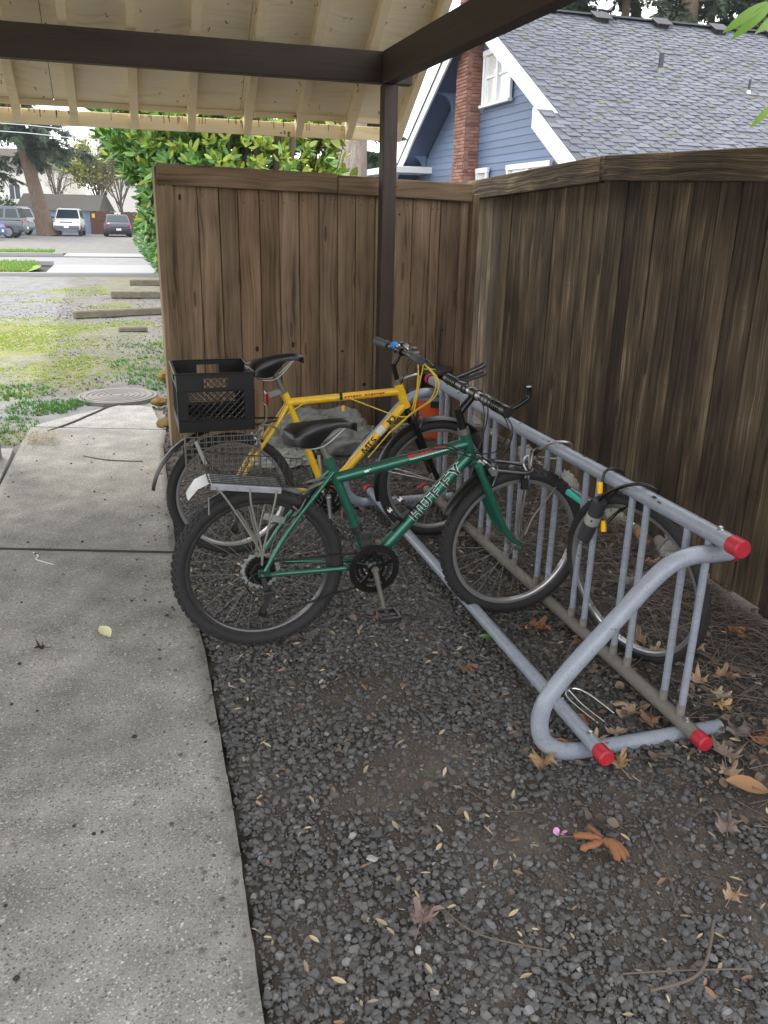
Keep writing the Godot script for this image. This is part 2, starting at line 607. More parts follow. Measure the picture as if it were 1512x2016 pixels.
func ground() -> void:
	var nz := noise(2, 0.35, 3)
	var nf := noise(4, 2.6, 3)
	# one sheet to the horizon
	var g := MB.new()
	g.col = lin(0.16, 0.16, 0.13)
	g.quad(Vector3(-300, -0.09, 120), Vector3(300, -0.09, 120), Vector3(300, -0.09, -300), Vector3(-300, -0.09, -300))
	struct(obj("ground", g, M.dirt))
	# the gravel bed under the shelter: uneven dirt that the stones lie in
	var b := MB.new()
	var rows := []
	var cols := []
	var st := 0.06
	for j in 120:
		var row := []
		for k in 72:
			var x := -1.9 + k * st * 1.0
			var z := -0.3 - j * st
			row.append(Vector3(x, -0.012 + nz.get_noise_2d(x * 3, z * 3) * 0.012 + nf.get_noise_2d(x, z) * 0.006, z))
			var q := nz.get_noise_2d(x * 1.7 + 9, z * 1.7)
			cols.append(bare(x, z))
			if x < path_right(z) - 0.02: row[-1].y -= 0.07
		rows.append(row)
	b.grid(rows)
	for k in b.c.size():
		var f: float = cols[k]
		b.c[k] = Color(0.66, 0.63, 0.61).lerp(Color(0.90, 0.86, 0.82), f)
	struct(obj("gravel_bed", b, M.dirt))
	# the path: two slabs with a joint, chipped right edge, stained patches
	var path := Node3D.new()
	path.name = "concrete_path"
	add_child(path)
	struct(path)
	for s in [[1.2, -3.785, 110], [-3.803, -6.25, 60]]:
		var m := MB.new()
		rows = []
		var bot := []
		var n: int = s[2]
		for j in n + 1:
			var z: float = lerpf(s[0], s[1], float(j) / n)
			var xl := path_left(z)
			var xr := path_right(z) + nf.get_noise_2d(z * 9.0, 3.0) * 0.0035
			var row := []
			for k in 25:
				var f := k / 24.0
				var e := 0.010 if k < 24 and j > 0 and j < n else 0.005
				row.append(Vector3(lerpf(xl, xr, f), e, z - f * 0.0))
			row.append(Vector3(xr + 0.006, -0.05, z))
			row.push_front(Vector3(xl, -0.05, z))
			rows.append(row)
		var fr := []
		for p in rows[0]: fr.append(p - Vector3(0, 0.06, 0))
		var bk := []
		for p in rows[-1]: bk.append(p - Vector3(0, 0.06, 0))
		rows.push_front(fr)
		rows.append(bk)
		m.grid(rows)
		for k in m.c.size():
			var p := m.v[k]
			var d := 0.5 + 0.5 * nz.get_noise_2d(p.x * 4.5, p.z * 4.5)
			var d2 := 0.5 + 0.5 * nf.get_noise_2d(p.x * 1.3, p.z * 1.3)
			var t := clampf(0.85 + 0.20 * (d - 0.5) * 2.0 + 0.22 * (d2 - 0.5), 0.45, 1.05)
			m.c[k] = Color(t, t * 0.995, t * 0.975)
		obj("slab", m, M.concrete, path)
	var jt := MB.new()
	jt.bar(Vector3(path_left(-3.794), 0.003, -3.794), Vector3(path_right(-3.794), 0.003, -3.794), 0.0165, 0.010)
	obj("joint", jt, mat("joint_tar", Color8(52, 49, 46), 0.95), path)
	# far corner piece beyond the crack, and the slab to the left
	var f := MB.new()
	f.prism(PackedVector2Array([Vector2(-2.74, 6.27), Vector2(-2.62, 6.55), Vector2(-2.46, 6.86), Vector2(-2.37, 7.05), Vector2(-2.15, 7.10), Vector2(-2.02, 7.05), Vector2(-1.72, 6.27)]), 0.07)
	var fo := obj("slab", f, M.concrete, path, Transform3D(Basis(Vector3.RIGHT, -PI / 2), Vector3(0, -0.030, 0)))
	f = MB.new()
	f.prism(PackedVector2Array([Vector2(-4.6, 5.55), Vector2(-2.60, 5.62), Vector2(-2.345, 4.80), Vector2(-1.5, 1.8), Vector2(-4.6, 1.8)]), 0.07)
	obj("slab", f, M.concrete, path, Transform3D(Basis(Vector3.RIGHT, -PI / 2), Vector3(0, -0.028, 0)))
	# dark crack in the far slab: a groove filled with soil
	f = MB.new()
	f.col = Color(0.35, 0.32, 0.3)
	var ck := [Vector3(-2.55, 0.0, -6.12), Vector3(-2.5, 0.0, -6.30), Vector3(-2.46, 0.0, -6.48), Vector3(-2.44, 0.0, -6.62), Vector3(-2.41, 0.0, -6.78), Vector3(-2.38, 0.0, -6.98), Vector3(-2.33, 0.0, -7.08)]
	f.tube(smooth(ck, 4), 0.016, 5)
	obj("crack", f, M.dirt, path)
	# the gravel lot beyond the shelter with moss and weeds
	var l := MB.new()
	rows = []
	var lc := []
	for j in 130:
		var row := []
		for k in 90:
			var xg := -12.0 + k * 0.17
			var pn := 4.6 + j * 0.15
			var p := gp(xg, pn)
			p.y = -0.022 + nz.get_noise_2d(p.x * 2, p.z * 2) * 0.02 + nf.get_noise_2d(p.x, p.z) * 0.006
			if p.z > -5.9 and p.x > -1.7: p.y = -0.06
			row.append(p)
		rows.append(row)
	l.grid(rows)
	for k in l.v.size():
		var p := l.v[k]
		var mo := moss(p)
		l.c[k] = Color(0.86, 0.87, 0.90).lerp(Color(0.95, 0.98, 0.22), clampf(mo, 0.0, 1.0) * 0.78)
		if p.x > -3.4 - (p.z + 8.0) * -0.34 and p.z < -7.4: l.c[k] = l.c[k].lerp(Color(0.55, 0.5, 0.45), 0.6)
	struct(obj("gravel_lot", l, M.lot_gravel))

func bare(x: float, z: float) -> float:   # where dirt shows between the stones
	var f := 0.0
	for s in [[0.02, -2.05, 0.26, 0.20], [0.45, -1.9, 0.3, 0.25], [0.78, -1.72, 0.32, 0.22], [-0.05, -2.55, 0.3, 0.2], [0.12, -2.1, 0.2, 0.3], [1.2, -1.9, 0.3, 0.4]]:
		var d: float = Vector2((x - s[0]) / s[2], (z - s[1]) / s[3]).length()
		f = maxf(f, clampf(1.35 - d, 0, 1))
	return f

var moss_noise: FastNoiseLite
func moss(p: Vector3) -> float:
	if moss_noise == null: moss_noise = noise(31, 0.5, 3)
	var q := moss_noise.get_noise_2d(p.x, p.z)
	var f := 0.0
	f = maxf(f, 1.25 - Vector2((p.x + 5.2) / 2.6, (p.z + 10.9) / 2.5).length())
	f = maxf(f, 1.1 - Vector2((p.x + 3.6) / 1.0, (p.z + 9.0) / 1.8).length())
	f = maxf(f, 0.9 - Vector2((p.x + 6.2) / 1.5, (p.z + 20.0) / 5.5).length())
	f = maxf(f, 0.8 - Vector2((p.x + 5.0) / 1.0, (p.z + 15.8) / 1.6).length())
	return clampf(f * 1.3 + q * 0.9, 0, 1)

# ---------------------------------------------------------------- the shelter
func carport() -> void:
	var t := thing("carport", "open wooden carport roof on dark brown beams and post above the parked bicycles", "carport", Vector3(-0.075, 0, -6.1), TURN)
	var sl := 0.76
	var L := -6.3
	var R := 0.34
	var span := 5.0
	var m := MB.new()
	m.uo = Vector2(0.1, 0.3)
	m.box(Vector3(0.052, 1.2, 0), Vector3(0.098, 2.41, 0.098), 0.004)
	obj("post", m, M.brown_paint, t)
	for q in [[-6.1, 0.0], [-6.1, span]]:
		m = MB.new()
		m.box(Vector3(q[0], 1.2, q[1]), Vector3(0.098, 2.41, 0.098), 0.004)
		obj("post", m, M.brown_paint, t)
	m = MB.new()
	m.along = 0
	m.box(Vector3((L + 0.20) / 2, 2.501, 0), Vector3(0.20 - L, 0.185, 0.088), 0.004)
	obj("beam", m, M.brown_paint, t)
	m = MB.new()
	m.along = 0
	m.uo = Vector2(0.2, 1.3)
	m.box(Vector3((L + 0.16) / 2, 2.501, span), Vector3(0.16 - L, 0.185, 0.088), 0.004)
	obj("beam", m, M.brown_paint, t)
	m = MB.new()
	m.along = 2
	m.uo = Vector2(0.35, 0.7)
	m.box(Vector3(0.034, 2.503, span / 2), Vector3(0.086, 0.188, span - 0.092), 0.004)
	obj("beam", m, M.brown_paint, t)
	m = MB.new()
	m.along = 2
	m.box(Vector3(-6.1, 2.503, span / 2), Vector3(0.086, 0.188, span - 0.092), 0.004)
	obj("beam", m, M.brown_paint, t)
	# rafters of both slopes
	var und := func(z: float) -> float: return 2.597 + sl * (z if z < span / 2 else span - z)
	var xs := [R - 0.02, -0.06]
	var spx := [-0.434, -0.803, -1.19, -1.568, -1.952, -2.304]
	for x in spx: xs.append(x)
	var x0 := -2.68
	while x0 > L: xs.append(x0); x0 -= 0.372
	for x in xs:
		for side in 2:
			m = MB.new()
			m.uo = Vector2(rf(0, 1), rf(0, 2))
			var za := -0.63
			var zb := span / 2 - 0.02
			var pl := PackedVector2Array([Vector2(za, und.call(za)), Vector2(zb, und.call(zb)), Vector2(zb, und.call(zb) + 0.112), Vector2(za, und.call(za) + 0.112)])
			var keep := MB.new()
			m.xf = Transform3D(Basis(Vector3(0, 0, 1), Vector3(0, 1, 0), Vector3(-1, 0, 0)), Vector3(x, 0, 0)) if side == 0 else Transform3D(Basis(Vector3(0, 0, -1), Vector3(0, 1, 0), Vector3(1, 0, 0)), Vector3(x, 0, span))
			m.prism(pl, 0.052)
			obj("rafter" if x < R - 0.05 else "barge_rafter", m, M.cream_wood, t)
	# plywood decking in sheets, its face down
	var w := 1.22
	var x1 := R + 0.03
	while x1 > L:
		for side in 2:
			for half in 2:
				var z0: float = [-0.60, 1.12][half]
				var z1: float = [1.115, span / 2][half]
				m = MB.new()
				m.uo = Vector2(rf(0, 3), rf(0, 3))
				m.along = 0
				var pl2 := PackedVector2Array([Vector2(z0, und.call(z0) + 0.114), Vector2(z1, und.call(z1) + 0.114), Vector2(z1, und.call(z1) + 0.130), Vector2(z0, und.call(z0) + 0.130)])
				var cx: float = x1 - w / 2
				m.xf = Transform3D(Basis(Vector3(0, 0, 1), Vector3(0, 1, 0), Vector3(-1, 0, 0)), Vector3(cx, 0, 0)) if side == 0 else Transform3D(Basis(Vector3(0, 0, -1), Vector3(0, 1, 0), Vector3(1, 0, 0)), Vector3(cx, 0, span))
				m.prism(pl2, w - 0.004)
				# the big faces take the sheet's own texture coordinates
				for k in m.v.size():
					var p := m.v[k]
					m.t[k] = Vector2(p.z, p.x) + m.uo
				obj("roof_sheet", m, M.plywood, t)
		x1 -= w
	mat("dark_shingle", Color8(70, 70, 74), 0.9)
	for side in 2:
		m = MB.new()
		var pl3 := PackedVector2Array([Vector2(-0.60, und.call(-0.60) + 0.133), Vector2(span / 2, und.call(span / 2) + 0.133), Vector2(span / 2, und.call(span / 2) + 0.16), Vector2(-0.60, und.call(-0.60) + 0.15)])
		m.xf = Transform3D(Basis(Vector3(0, 0, 1), Vector3(0, 1, 0), Vector3(-1, 0, 0)), Vector3((L + R) / 2, 0, 0)) if side == 0 else Transform3D(Basis(Vector3(0, 0, -1), Vector3(0, 1, 0), Vector3(1, 0, 0)), Vector3((L + R) / 2, 0, span))
		m.prism(pl3, R - L + 0.06)
		obj("roof_covering", m, M.dark_shingle, t)
	# gutter boards along both eaves, with the open gap above
	for e in 2:
		var z: float = -0.646 if e == 0 else span + 0.646
		m = MB.new()
		m.along = 0
		m.box(Vector3((L + R) / 2, 2.165, z), Vector3(R - L, 0.094, 0.02), 0.003)
		var fo := obj("fascia", m, M.cream_wood, t)
		if e == 0:
			# dark runs where water has dripped over the fascia
			for k in 70:
				var s := MB.new()
				var x := rf(-2.6, 0.2)
				var h := rf(0.008, 0.05)
				s.box(Vector3(x, 2.212 - h / 2, z + 0.0108), Vector3(rf(0.002, 0.005), h, 0.0006))
				obj("stain", s, stain_mat(), fo)
	for k in xs.size() - 1:
		var a: float = xs[k + 1] + 0.024
		var b: float = xs[k] - 0.024
		m = MB.new()
		m.along = 0
		m.box(Vector3((a + b) / 2, und.call(-0.585) + 0.094, -0.585), Vector3(b - a - 0.002, 0.036, 0.018), 0.002)
		obj("blocking", m, M.cream_wood, t)

func stain_mat() -> StandardMaterial3D:
	if not M.has("stain"): mat("stain", Color8(84, 64, 46), 0.95)
	return M.stain

# ---------------------------------------------------------------- fences
func plank(w: float, h: float, d: float, horiz := false, top_wear := 0.0) -> MB:
	var m := MB.new()
	m.uo = Vector2(rf(0, 4), rf(0, 4))
	m.along = 0 if horiz else 1
	var tone := rf(0.64, 1.16)
	m.col = Color(tone * rf(0.96, 1.04), tone, tone * rf(0.93, 1.03))
	m.box(Vector3(0, 0, 0), Vector3(h, w, d) if horiz else Vector3(w, h, d), 0.004)
	return m

func fences() -> void:
	var t := thing("board_fence", "brown vertical board fence section behind the yellow bicycle, its end post on the left", "fence", Vector3(-1.54, 0, -5.775), deg_to_rad(22))
	var ed := [0.122, 0.277, 0.418, 0.545, 0.692, 0.83, 0.974, 1.117, 1.255, 1.392, 1.538, 1.68, 1.831, 1.977, 2.059, 2.222, 2.29]
	var top := func(s: float) -> float: return 1.884 - 0.0207 * s
	for k in ed.size() - 1:
		var a: float = ed[k]
		var b: float = ed[k + 1]
		var h: float = top.call(a) - 0.07 - 0.05
		var m := plank(b - a - 0.005, h, 0.018)
		if k in [3, 4, 6]: m.c.fill(m.c[0] * Color(1.05, 0.97, 0.92))
		var bt := plank(0.05, h, 0.014)
		obj("batten", bt, M.board_wood, t, Transform3D(Basis(), Vector3(b, 0.05 + h / 2, -0.022)))
		var x := Transform3D(Basis(Vector3(0, 0, 1), rf(-0.003, 0.003)) * Basis(Vector3.UP, rf(-0.012, 0.012)), Vector3((a + b) / 2, 0.05 + h / 2, rf(-0.003, 0.003)))
		var o := obj("board", m, M.board_wood, t, x)
		nails(o, h, b - a)
		# knots and knot holes
		for q in rng.randi_range(0, 1):
			var kn := MB.new()
			kn.lathe([Vector2(0.012, 0), Vector2(0.010, 0.0012), Vector2(0.0, 0.0012)], 10)
			obj("knot", kn, knot_mat(), o, Transform3D(Basis(Vector3.RIGHT, PI / 2).scaled_local(Vector3(rf(0.4, 1.3), 1, rf(0.5, 2.2))), Vector3(rf(-0.04, 0.04), rf(-0.7, 0.8), 0.009)))
	for q in [[0.02, 1.243], [1.248, 2.30]]:
		var m := plank(0.128 if q[0] < 1 else 0.122, q[1] - q[0], 0.032, true)
		m.c.fill(Color(0.80, 0.78, 0.74))
		var mid: float = (q[0] + q[1]) / 2
		obj("top_rail", m, M.board_wood, t, Transform3D(Basis(Vector3(0, 0, 1), -0.0207 + (0.004 if q[0] < 1 else -0.004)), Vector3(mid, top.call(mid) - 0.064 - (0.0 if q[0] < 1 else 0.004), 0.028)))
	var tr := plank(0.082, 1.72, 0.022)
	tr.c.fill(Color(0.86, 0.86, 0.80))
	obj("end_trim", tr, M.board_wood, t, Transform3D(Basis(), Vector3(0.084, 0.89, 0.02)))
	var ps := plank(0.04, 1.86, 0.11)
	ps.c.fill(Color(1.25, 1.25, 1.2))
	obj("end_post", ps, M.board_wood, t, Transform3D(Basis(), Vector3(0.028, 0.93, -0.028)))
	var p2 := plank(0.05, 1.76, 0.05)
	obj("corner_post", p2, M.board_wood, t, Transform3D(Basis(), Vector3(2.325, 0.88, 0.03)))
	# the old fence on the right
	t = thing("weathered_fence", "dark weathered board fence running along the right behind the bike rack", "fence", Vector3(0.79, 0, -6.716), -1.3317)
	var s := -0.56
	var n := 0
	while s < 5.4:
		var w := rf(0.135, 0.215)
		var h := (1.80 + minf(maxf(s, 0.0), 1.75) * 0.03) + rf(-0.01, 0.01) - (0.03 if s > 3.2 else 0.0)
		var y0 := rf(0.0, 0.04)
		var bt := plank(0.06, h, 0.014)
		bt.c.fill(Color(0.5, 0.48, 0.45))
		obj("batten", bt, M.old_wood, t, Transform3D(Basis(), Vector3(s, y0 + h / 2 + 0.01, -0.024)))
		var m := plank(w - 0.006, h, 0.02)
		var tn := rf(0.72, 1.22)
		if s > 1.95 and s < 2.15: tn = 0.32
		if n % 5 == 3: tn = 0.6
		m.c.fill(Color(tn, tn * rf(0.96, 1.0), tn * rf(0.90, 0.98)))
		var bo := obj("board", m, M.old_wood, t, Transform3D(Basis(Vector3(0, 0, 1), rf(-0.006, 0.006)) * Basis(Vector3.UP, rf(-0.02, 0.02)), Vector3(s + w / 2, y0 + h / 2, rf(-0.005, 0.005))))
		nails(bo, h, w)
		s += w
		n += 1
	for q in [[-0.56, 1.868, 1.752, 1.930, 0.138], [1.790, 1.928, 5.4, 1.80, 0.130]]:
		var a := Vector2(q[0], q[1])
		var b := Vector2(q[2], q[3])
		var m := plank(q[4], a.distance_to(b), 0.036, true)
		m.c.fill(Color(1.45, 1.42, 1.36) if q[0] < 0 else Color(0.95, 0.92, 0.86))
		var mid := (a + b) / 2
		obj("top_rail", m, M.old_wood, t, Transform3D(Basis(Vector3(0, 0, 1), (b - a).angle()), Vector3(mid.x, mid.y - q[4] / 2, 0.032)))

var nail_mesh: ArrayMesh
func nails(board: Node3D, h: float, w: float) -> void:
	if nail_mesh == null:
		var m := MB.new()
		m.xf = Transform3D(ZAX, Vector3.ZERO)
		m.lathe([Vector2(0.0042, -0.002), Vector2(0.0042, 0.0008), Vector2(0.0, 0.0012)], 8)
		nail_mesh = m.mesh()
		mat("rusty_nail", Color8(58, 46, 40), 0.7, 0.3)
	for y in [h / 2 - 0.13, h / 2 - 1.35]:
		for s in [-1, 1]:
			if rng.randf() < 0.3: continue
			obj("nail", nail_mesh, M.rusty_nail, board, Transform3D(Basis(), Vector3(s * w * rf(0.2, 0.34), y + rf(-0.02, 0.02), 0.0105)))

func knot_mat() -> StandardMaterial3D:
	if not M.has("knot"): mat("knot", Color8(44, 32, 24), 0.9)
	return M.knot

# ---------------------------------------------------------------- the bike rack
func rack() -> void:
	var t := thing("bike_rack", "grey tubular steel bike rack with red end caps standing on the gravel", "bike rack", Vector3(0.673, 0, -2.187), 0.2932)
	var LN := 2.62
	var bars := [[0.0, 0.052, 0.0235, "bottom_bar"], [0.353, 0.040, 0.0235, "bottom_bar"], [0.362, 0.699, 0.0265, "top_bar"]]
	for q in bars:
		var m := MB.new()
		m.tube([Vector3(q[0], q[1], 0.02), Vector3(q[0], q[1], -LN * 0.33), Vector3(q[0], q[1], -LN * 0.66), Vector3(q[0], q[1], -LN)], q[2], 16)
		obj(q[3], m, M.rack_dirty if q[0] > 0.3 and q[1] < 0.3 else M.rack_paint, t)
		for e in 2:
			m = MB.new()
			var r: float = q[2] + 0.0025
			m.lathe([Vector2(r, 0), Vector2(r, 0.045), Vector2(r - 0.004, 0.05), Vector2(0, 0.05)], 18)
			obj("end_cap", m, M.red_cap, t, Transform3D(Basis(Vector3.RIGHT, PI / 2 if e == 0 else -PI / 2), Vector3(q[0], q[1], 0.012 if e == 0 else -LN - 0.012)))
		m = MB.new()
		m.lathe([Vector2(0.012, -0.004), Vector2(0.012, 0.0), Vector2(0.008, 0.003), Vector2(0.008, 0.009), Vector2(0, 0.011)], 10)
		obj("bolt", m, M.steel, t, Transform3D(Basis(), Vector3(q[0], q[1] + q[2] - 0.001, -0.045)))
	# bent end frames
	for z in [-0.06, -LN + 0.06]:
		var ps := [Vector3(0.425, 0.640, z), Vector3(0.36, 0.640, z), Vector3(0.29, 0.640, z), Vector3(0.215, 0.618, z), Vector3(0.145, 0.560, z), Vector3(0.07, 0.476, z), Vector3(-0.06, 0.335, z), Vector3(-0.130, 0.250, z), Vector3(-0.165, 0.190, z), Vector3(-0.172, 0.125, z), Vector3(-0.150, 0.060, z), Vector3(-0.095, 0.018, z), Vector3(-0.02, 0.003, z), Vector3(0.2, 0.0, z), Vector3(0.50, 0.0, z)]
		var m := MB.new()
		m.tube(smooth(ps, 5), 0.0275, 18)
		obj("end_frame", m, M.rack_paint, t)
	for z in [-0.06, -LN + 0.06]:
		var m := MB.new()
		m.lathe([Vector2(0.030, 0), Vector2(0.030, 0.02), Vector2(0, 0.024)], 16)
		obj("end_cap", m, M.red_cap, t, Transform3D(Basis(Vector3(0, 0, 1), -PI / 2), Vector3(0.42, 0.640, z)))
	# upright pairs
	var pick := MB.new()
	pick.tube([Vector3(0, 0.04, 0), Vector3(0, 0.3, 0), Vector3(0, 0.690, 0)], 0.0127, 10, false)
	var pm := pick.mesh()
	var mud := MB.new()
	mud.lathe([Vector2(0.0150, 0.0), Vector2(0.0142, 0.03), Vector2(0.0133, 0.05)], 10)
	var mm := mud.mesh()
	for k in 8:
		for d in 2:
			var z := -(0.085 + 0.322 * k + 0.096 * d)
			obj("upright", pm, M.rack_paint, t, Transform3D(Basis(Vector3(0, 0, 1), rf(-0.008, 0.008)), Vector3(0.357, 0, z)))
			obj("weld", mm, M.rack_dirty, t, Transform3D(Basis(), Vector3(0.355, 0.05, z)))
	# chips in the paint
	mat("chip", Color8(52, 50, 50), 0.8)
	for k in 26:
		var m := MB.new()
		var a := rf(0.3, 2.6)
		m.xf = Transform3D(Basis(Vector3(0, 0, 1), a), Vector3(0.362, 0.700, -rf(0.1, 2.5)))
		m.box(Vector3(0.0266, 0, 0), Vector3(0.0012, rf(0.003, 0.012), rf(0.004, 0.02)))
		obj("chip", m, M.chip, t)

# ---------------------------------------------------------------- bicycles
func circ(r: float, n: int, a0 := 0.0, a1 := TAU, c := Vector3.ZERO) -> Array:   # an arc in the XY plane
	var out := []
	for k in n + 1:
		var a := lerpf(a0, a1, float(k) / n)
		out.append(c + Vector3(cos(a) * r, sin(a) * r, 0))
	return out

const ZAX := Basis(Vector3(1, 0, 0), Vector3(0, 0, 1), Vector3(0, -1, 0))   # turns a lathe's Y axis to Z

func wheel(parent: Node3D, called: String, c: Vector3, R: float, tr: float, rim_m: Material, knobs: bool, spoke_m: Material, hub_m: Material, wide := 0.10) -> Node3D:
	var w := Node3D.new()
	w.name = called
	parent.add_child(w, true)
	w.position = c
	var m := MB.new()
	m.xf = Transform3D(ZAX, Vector3.ZERO)
	var pf := []
	for k in 17:
		var a := TAU * k / 16.0
		pf.append(Vector2(R - tr - 0.003 + tr * cos(a), tr * sin(a) * 1.02))
	m.lathe(pf, 72, true)
	m.xf = Transform3D.IDENTITY
	if knobs:
		for k in 64:
			for row in [-0.8, -0.28, 0.28, 0.8]:
				var a: float = TAU * (k + (0.5 if absf(row) < 0.5 else 0.0)) / 64.0
				var b: float = row
				m.xf = Transform3D(Basis(Vector3(0, 0, 1), a), Vector3.ZERO) * Transform3D(Basis(), Vector3(R - tr - 0.003, 0, 0)) * Transform3D(Basis(Vector3.UP, -b), Vector3.ZERO)
				m.box(Vector3(tr + 0.0012, 0, 0), Vector3(0.006, 0.013, 0.011))
	else:
		for k in 110:
			for row in [-0.35, 0.35]:
				m.xf = Transform3D(Basis(Vector3(0, 0, 1), TAU * (k + (0.5 if row > 0 else 0.0)) / 110.0), Vector3.ZERO) * Transform3D(Basis(), Vector3(R - tr - 0.003, 0, 0)) * Transform3D(Basis(Vector3.UP, row), Vector3.ZERO)
				m.box(Vector3(tr, 0, 0), Vector3(0.003, 0.009, 0.011))
	obj("tyre", m, M.rubber, w)
	m = MB.new()
	m.xf = Transform3D(ZAX, Vector3.ZERO)
	var ro := R - tr * 2.0 + 0.004
	m.lathe([Vector2(ro - 0.020, -0.008), Vector2(ro - 0.014, -0.0115), Vector2(ro, -0.0125), Vector2(ro + 0.001, 0.0), Vector2(ro, 0.0125), Vector2(ro - 0.014, 0.0115), Vector2(ro - 0.020, 0.008), Vector2(ro - 0.020, -0.008)], 72)
	for s in m.i.size() / 3:   # the outline above runs the other way round
		pass
	obj("rim", m, rim_m, w)
	m = MB.new()
	var ri := ro - 0.019
	for k in 32:
		var a := TAU * k / 32.0
		var side := 1.0 if k % 2 == 0 else -1.0
		var da := 0.55 * (1.0 if (k / 2) % 2 == 0 else -1.0)
		var h := Vector3(cos(a + da) * 0.021, sin(a + da) * 0.021, side * 0.028)
		m.tube([h, Vector3(cos(a) * ri, sin(a) * ri, side * 0.003)], 0.0011, 4, false)
		m.tube([Vector3(cos(a) * (ri - 0.014), sin(a) * (ri - 0.014), side * 0.004), Vector3(cos(a) * ri, sin(a) * ri, side * 0.003)], 0.0019, 5, false)
	struct(obj("spokes", m, spoke_m, w), "stuff")
	m = MB.new()
	m.xf = Transform3D(ZAX, Vector3.ZERO)
	var hw := wide / 2
	m.lathe([Vector2(0, -hw - 0.012), Vector2(0.005, -hw - 0.012), Vector2(0.005, -hw), Vector2(0.009, -hw), Vector2(0.009, -hw + 0.012), Vector2(0.013, -0.034), Vector2(0.024, -0.031), Vector2(0.024, -0.026), Vector2(0.013, -0.020), Vector2(0.012, 0.020), Vector2(0.024, 0.026), Vector2(0.024, 0.031), Vector2(0.013, 0.034), Vector2(0.009, hw - 0.012), Vector2(0.009, hw), Vector2(0.005, hw), Vector2(0.005, hw + 0.012), Vector2(0, hw + 0.012)], 20)
	obj("hub", m, hub_m, w)
	return w

func tubes_mesh(list: Array) -> MB:
	var m := MB.new()
	for q in list: m.tube(q[0], q[1], 14)
	return m

func saddle(t: Node3D, tail: Vector2, nose: Vector2, m: Material) -> void:
	var b := MB.new()
	var rows := []
	var L := nose.x - tail.x
	for j in 19:
		var f := j / 18.0
		var x := tail.x + f * L
		var wd: float = lerpf(0.076, 0.020, smoothstep(0.10, 0.72, f))
		if f < 0.1: wd *= sqrt(maxf(0.02, f / 0.1))
		if f > 0.93: wd *= sqrt(maxf(0.05, (1.0 - f) / 0.07))
		var yt: float = lerpf(tail.y - 0.004, nose.y, f) + 0.010 * sin(PI * f) - 0.020 * pow(maxf(0.0, f - 0.8) / 0.2, 2.0) - 0.010 * pow(maxf(0.0, 0.15 - f) / 0.15, 2.0)
		var drop: float = lerpf(lerpf(0.046, 0.080, smoothstep(0.0, 0.40, f)), 0.024, smoothstep(0.40, 0.74, f))
		var row := []
		for k in 17:
			var a := PI * k / 16.0
			var sx := cos(a)
			var yy := sin(a)
			row.append(Vector3(x, yt - drop + drop * pow(yy, 0.5) - (0.008 * (1.0 - yy)), sx * wd))
		rows.append(row)
	b.grid(rows)
	var bt := []
	for row in rows:
		var r2 := []
		for k in 17:
			var p: Vector3 = row[16 - k]
			r2.append(Vector3(p.x, row[0].y + 0.002, p.z))
		bt.append(r2)
	b.grid(bt)
	# close the front and the back
	for e in [0, 18]:
		var row: Array = rows[e]
		var ce := Vector3(row[0].x, row[0].y + 0.004, 0)
		for k in 16: b.poly([row[k], row[k + 1], ce], Vector3((tail.x + nose.x) / 2, row[0].y, 0))
	var so := obj("saddle", b, m, t)
	var r := MB.new()
	for s in [-1, 1]:
		r.tube(smooth([Vector3(tail.x + 0.05, tail.y - 0.070, s * 0.034), Vector3(tail.x + 0.08, tail.y - 0.085, s * 0.024), Vector3(tail.x + 0.15, tail.y - 0.075, s * 0.022), Vector3(nose.x - 0.04, nose.y - 0.026, s * 0.008)], 4), 0.0035, 6)
	obj("rail", r, M.steel, so)

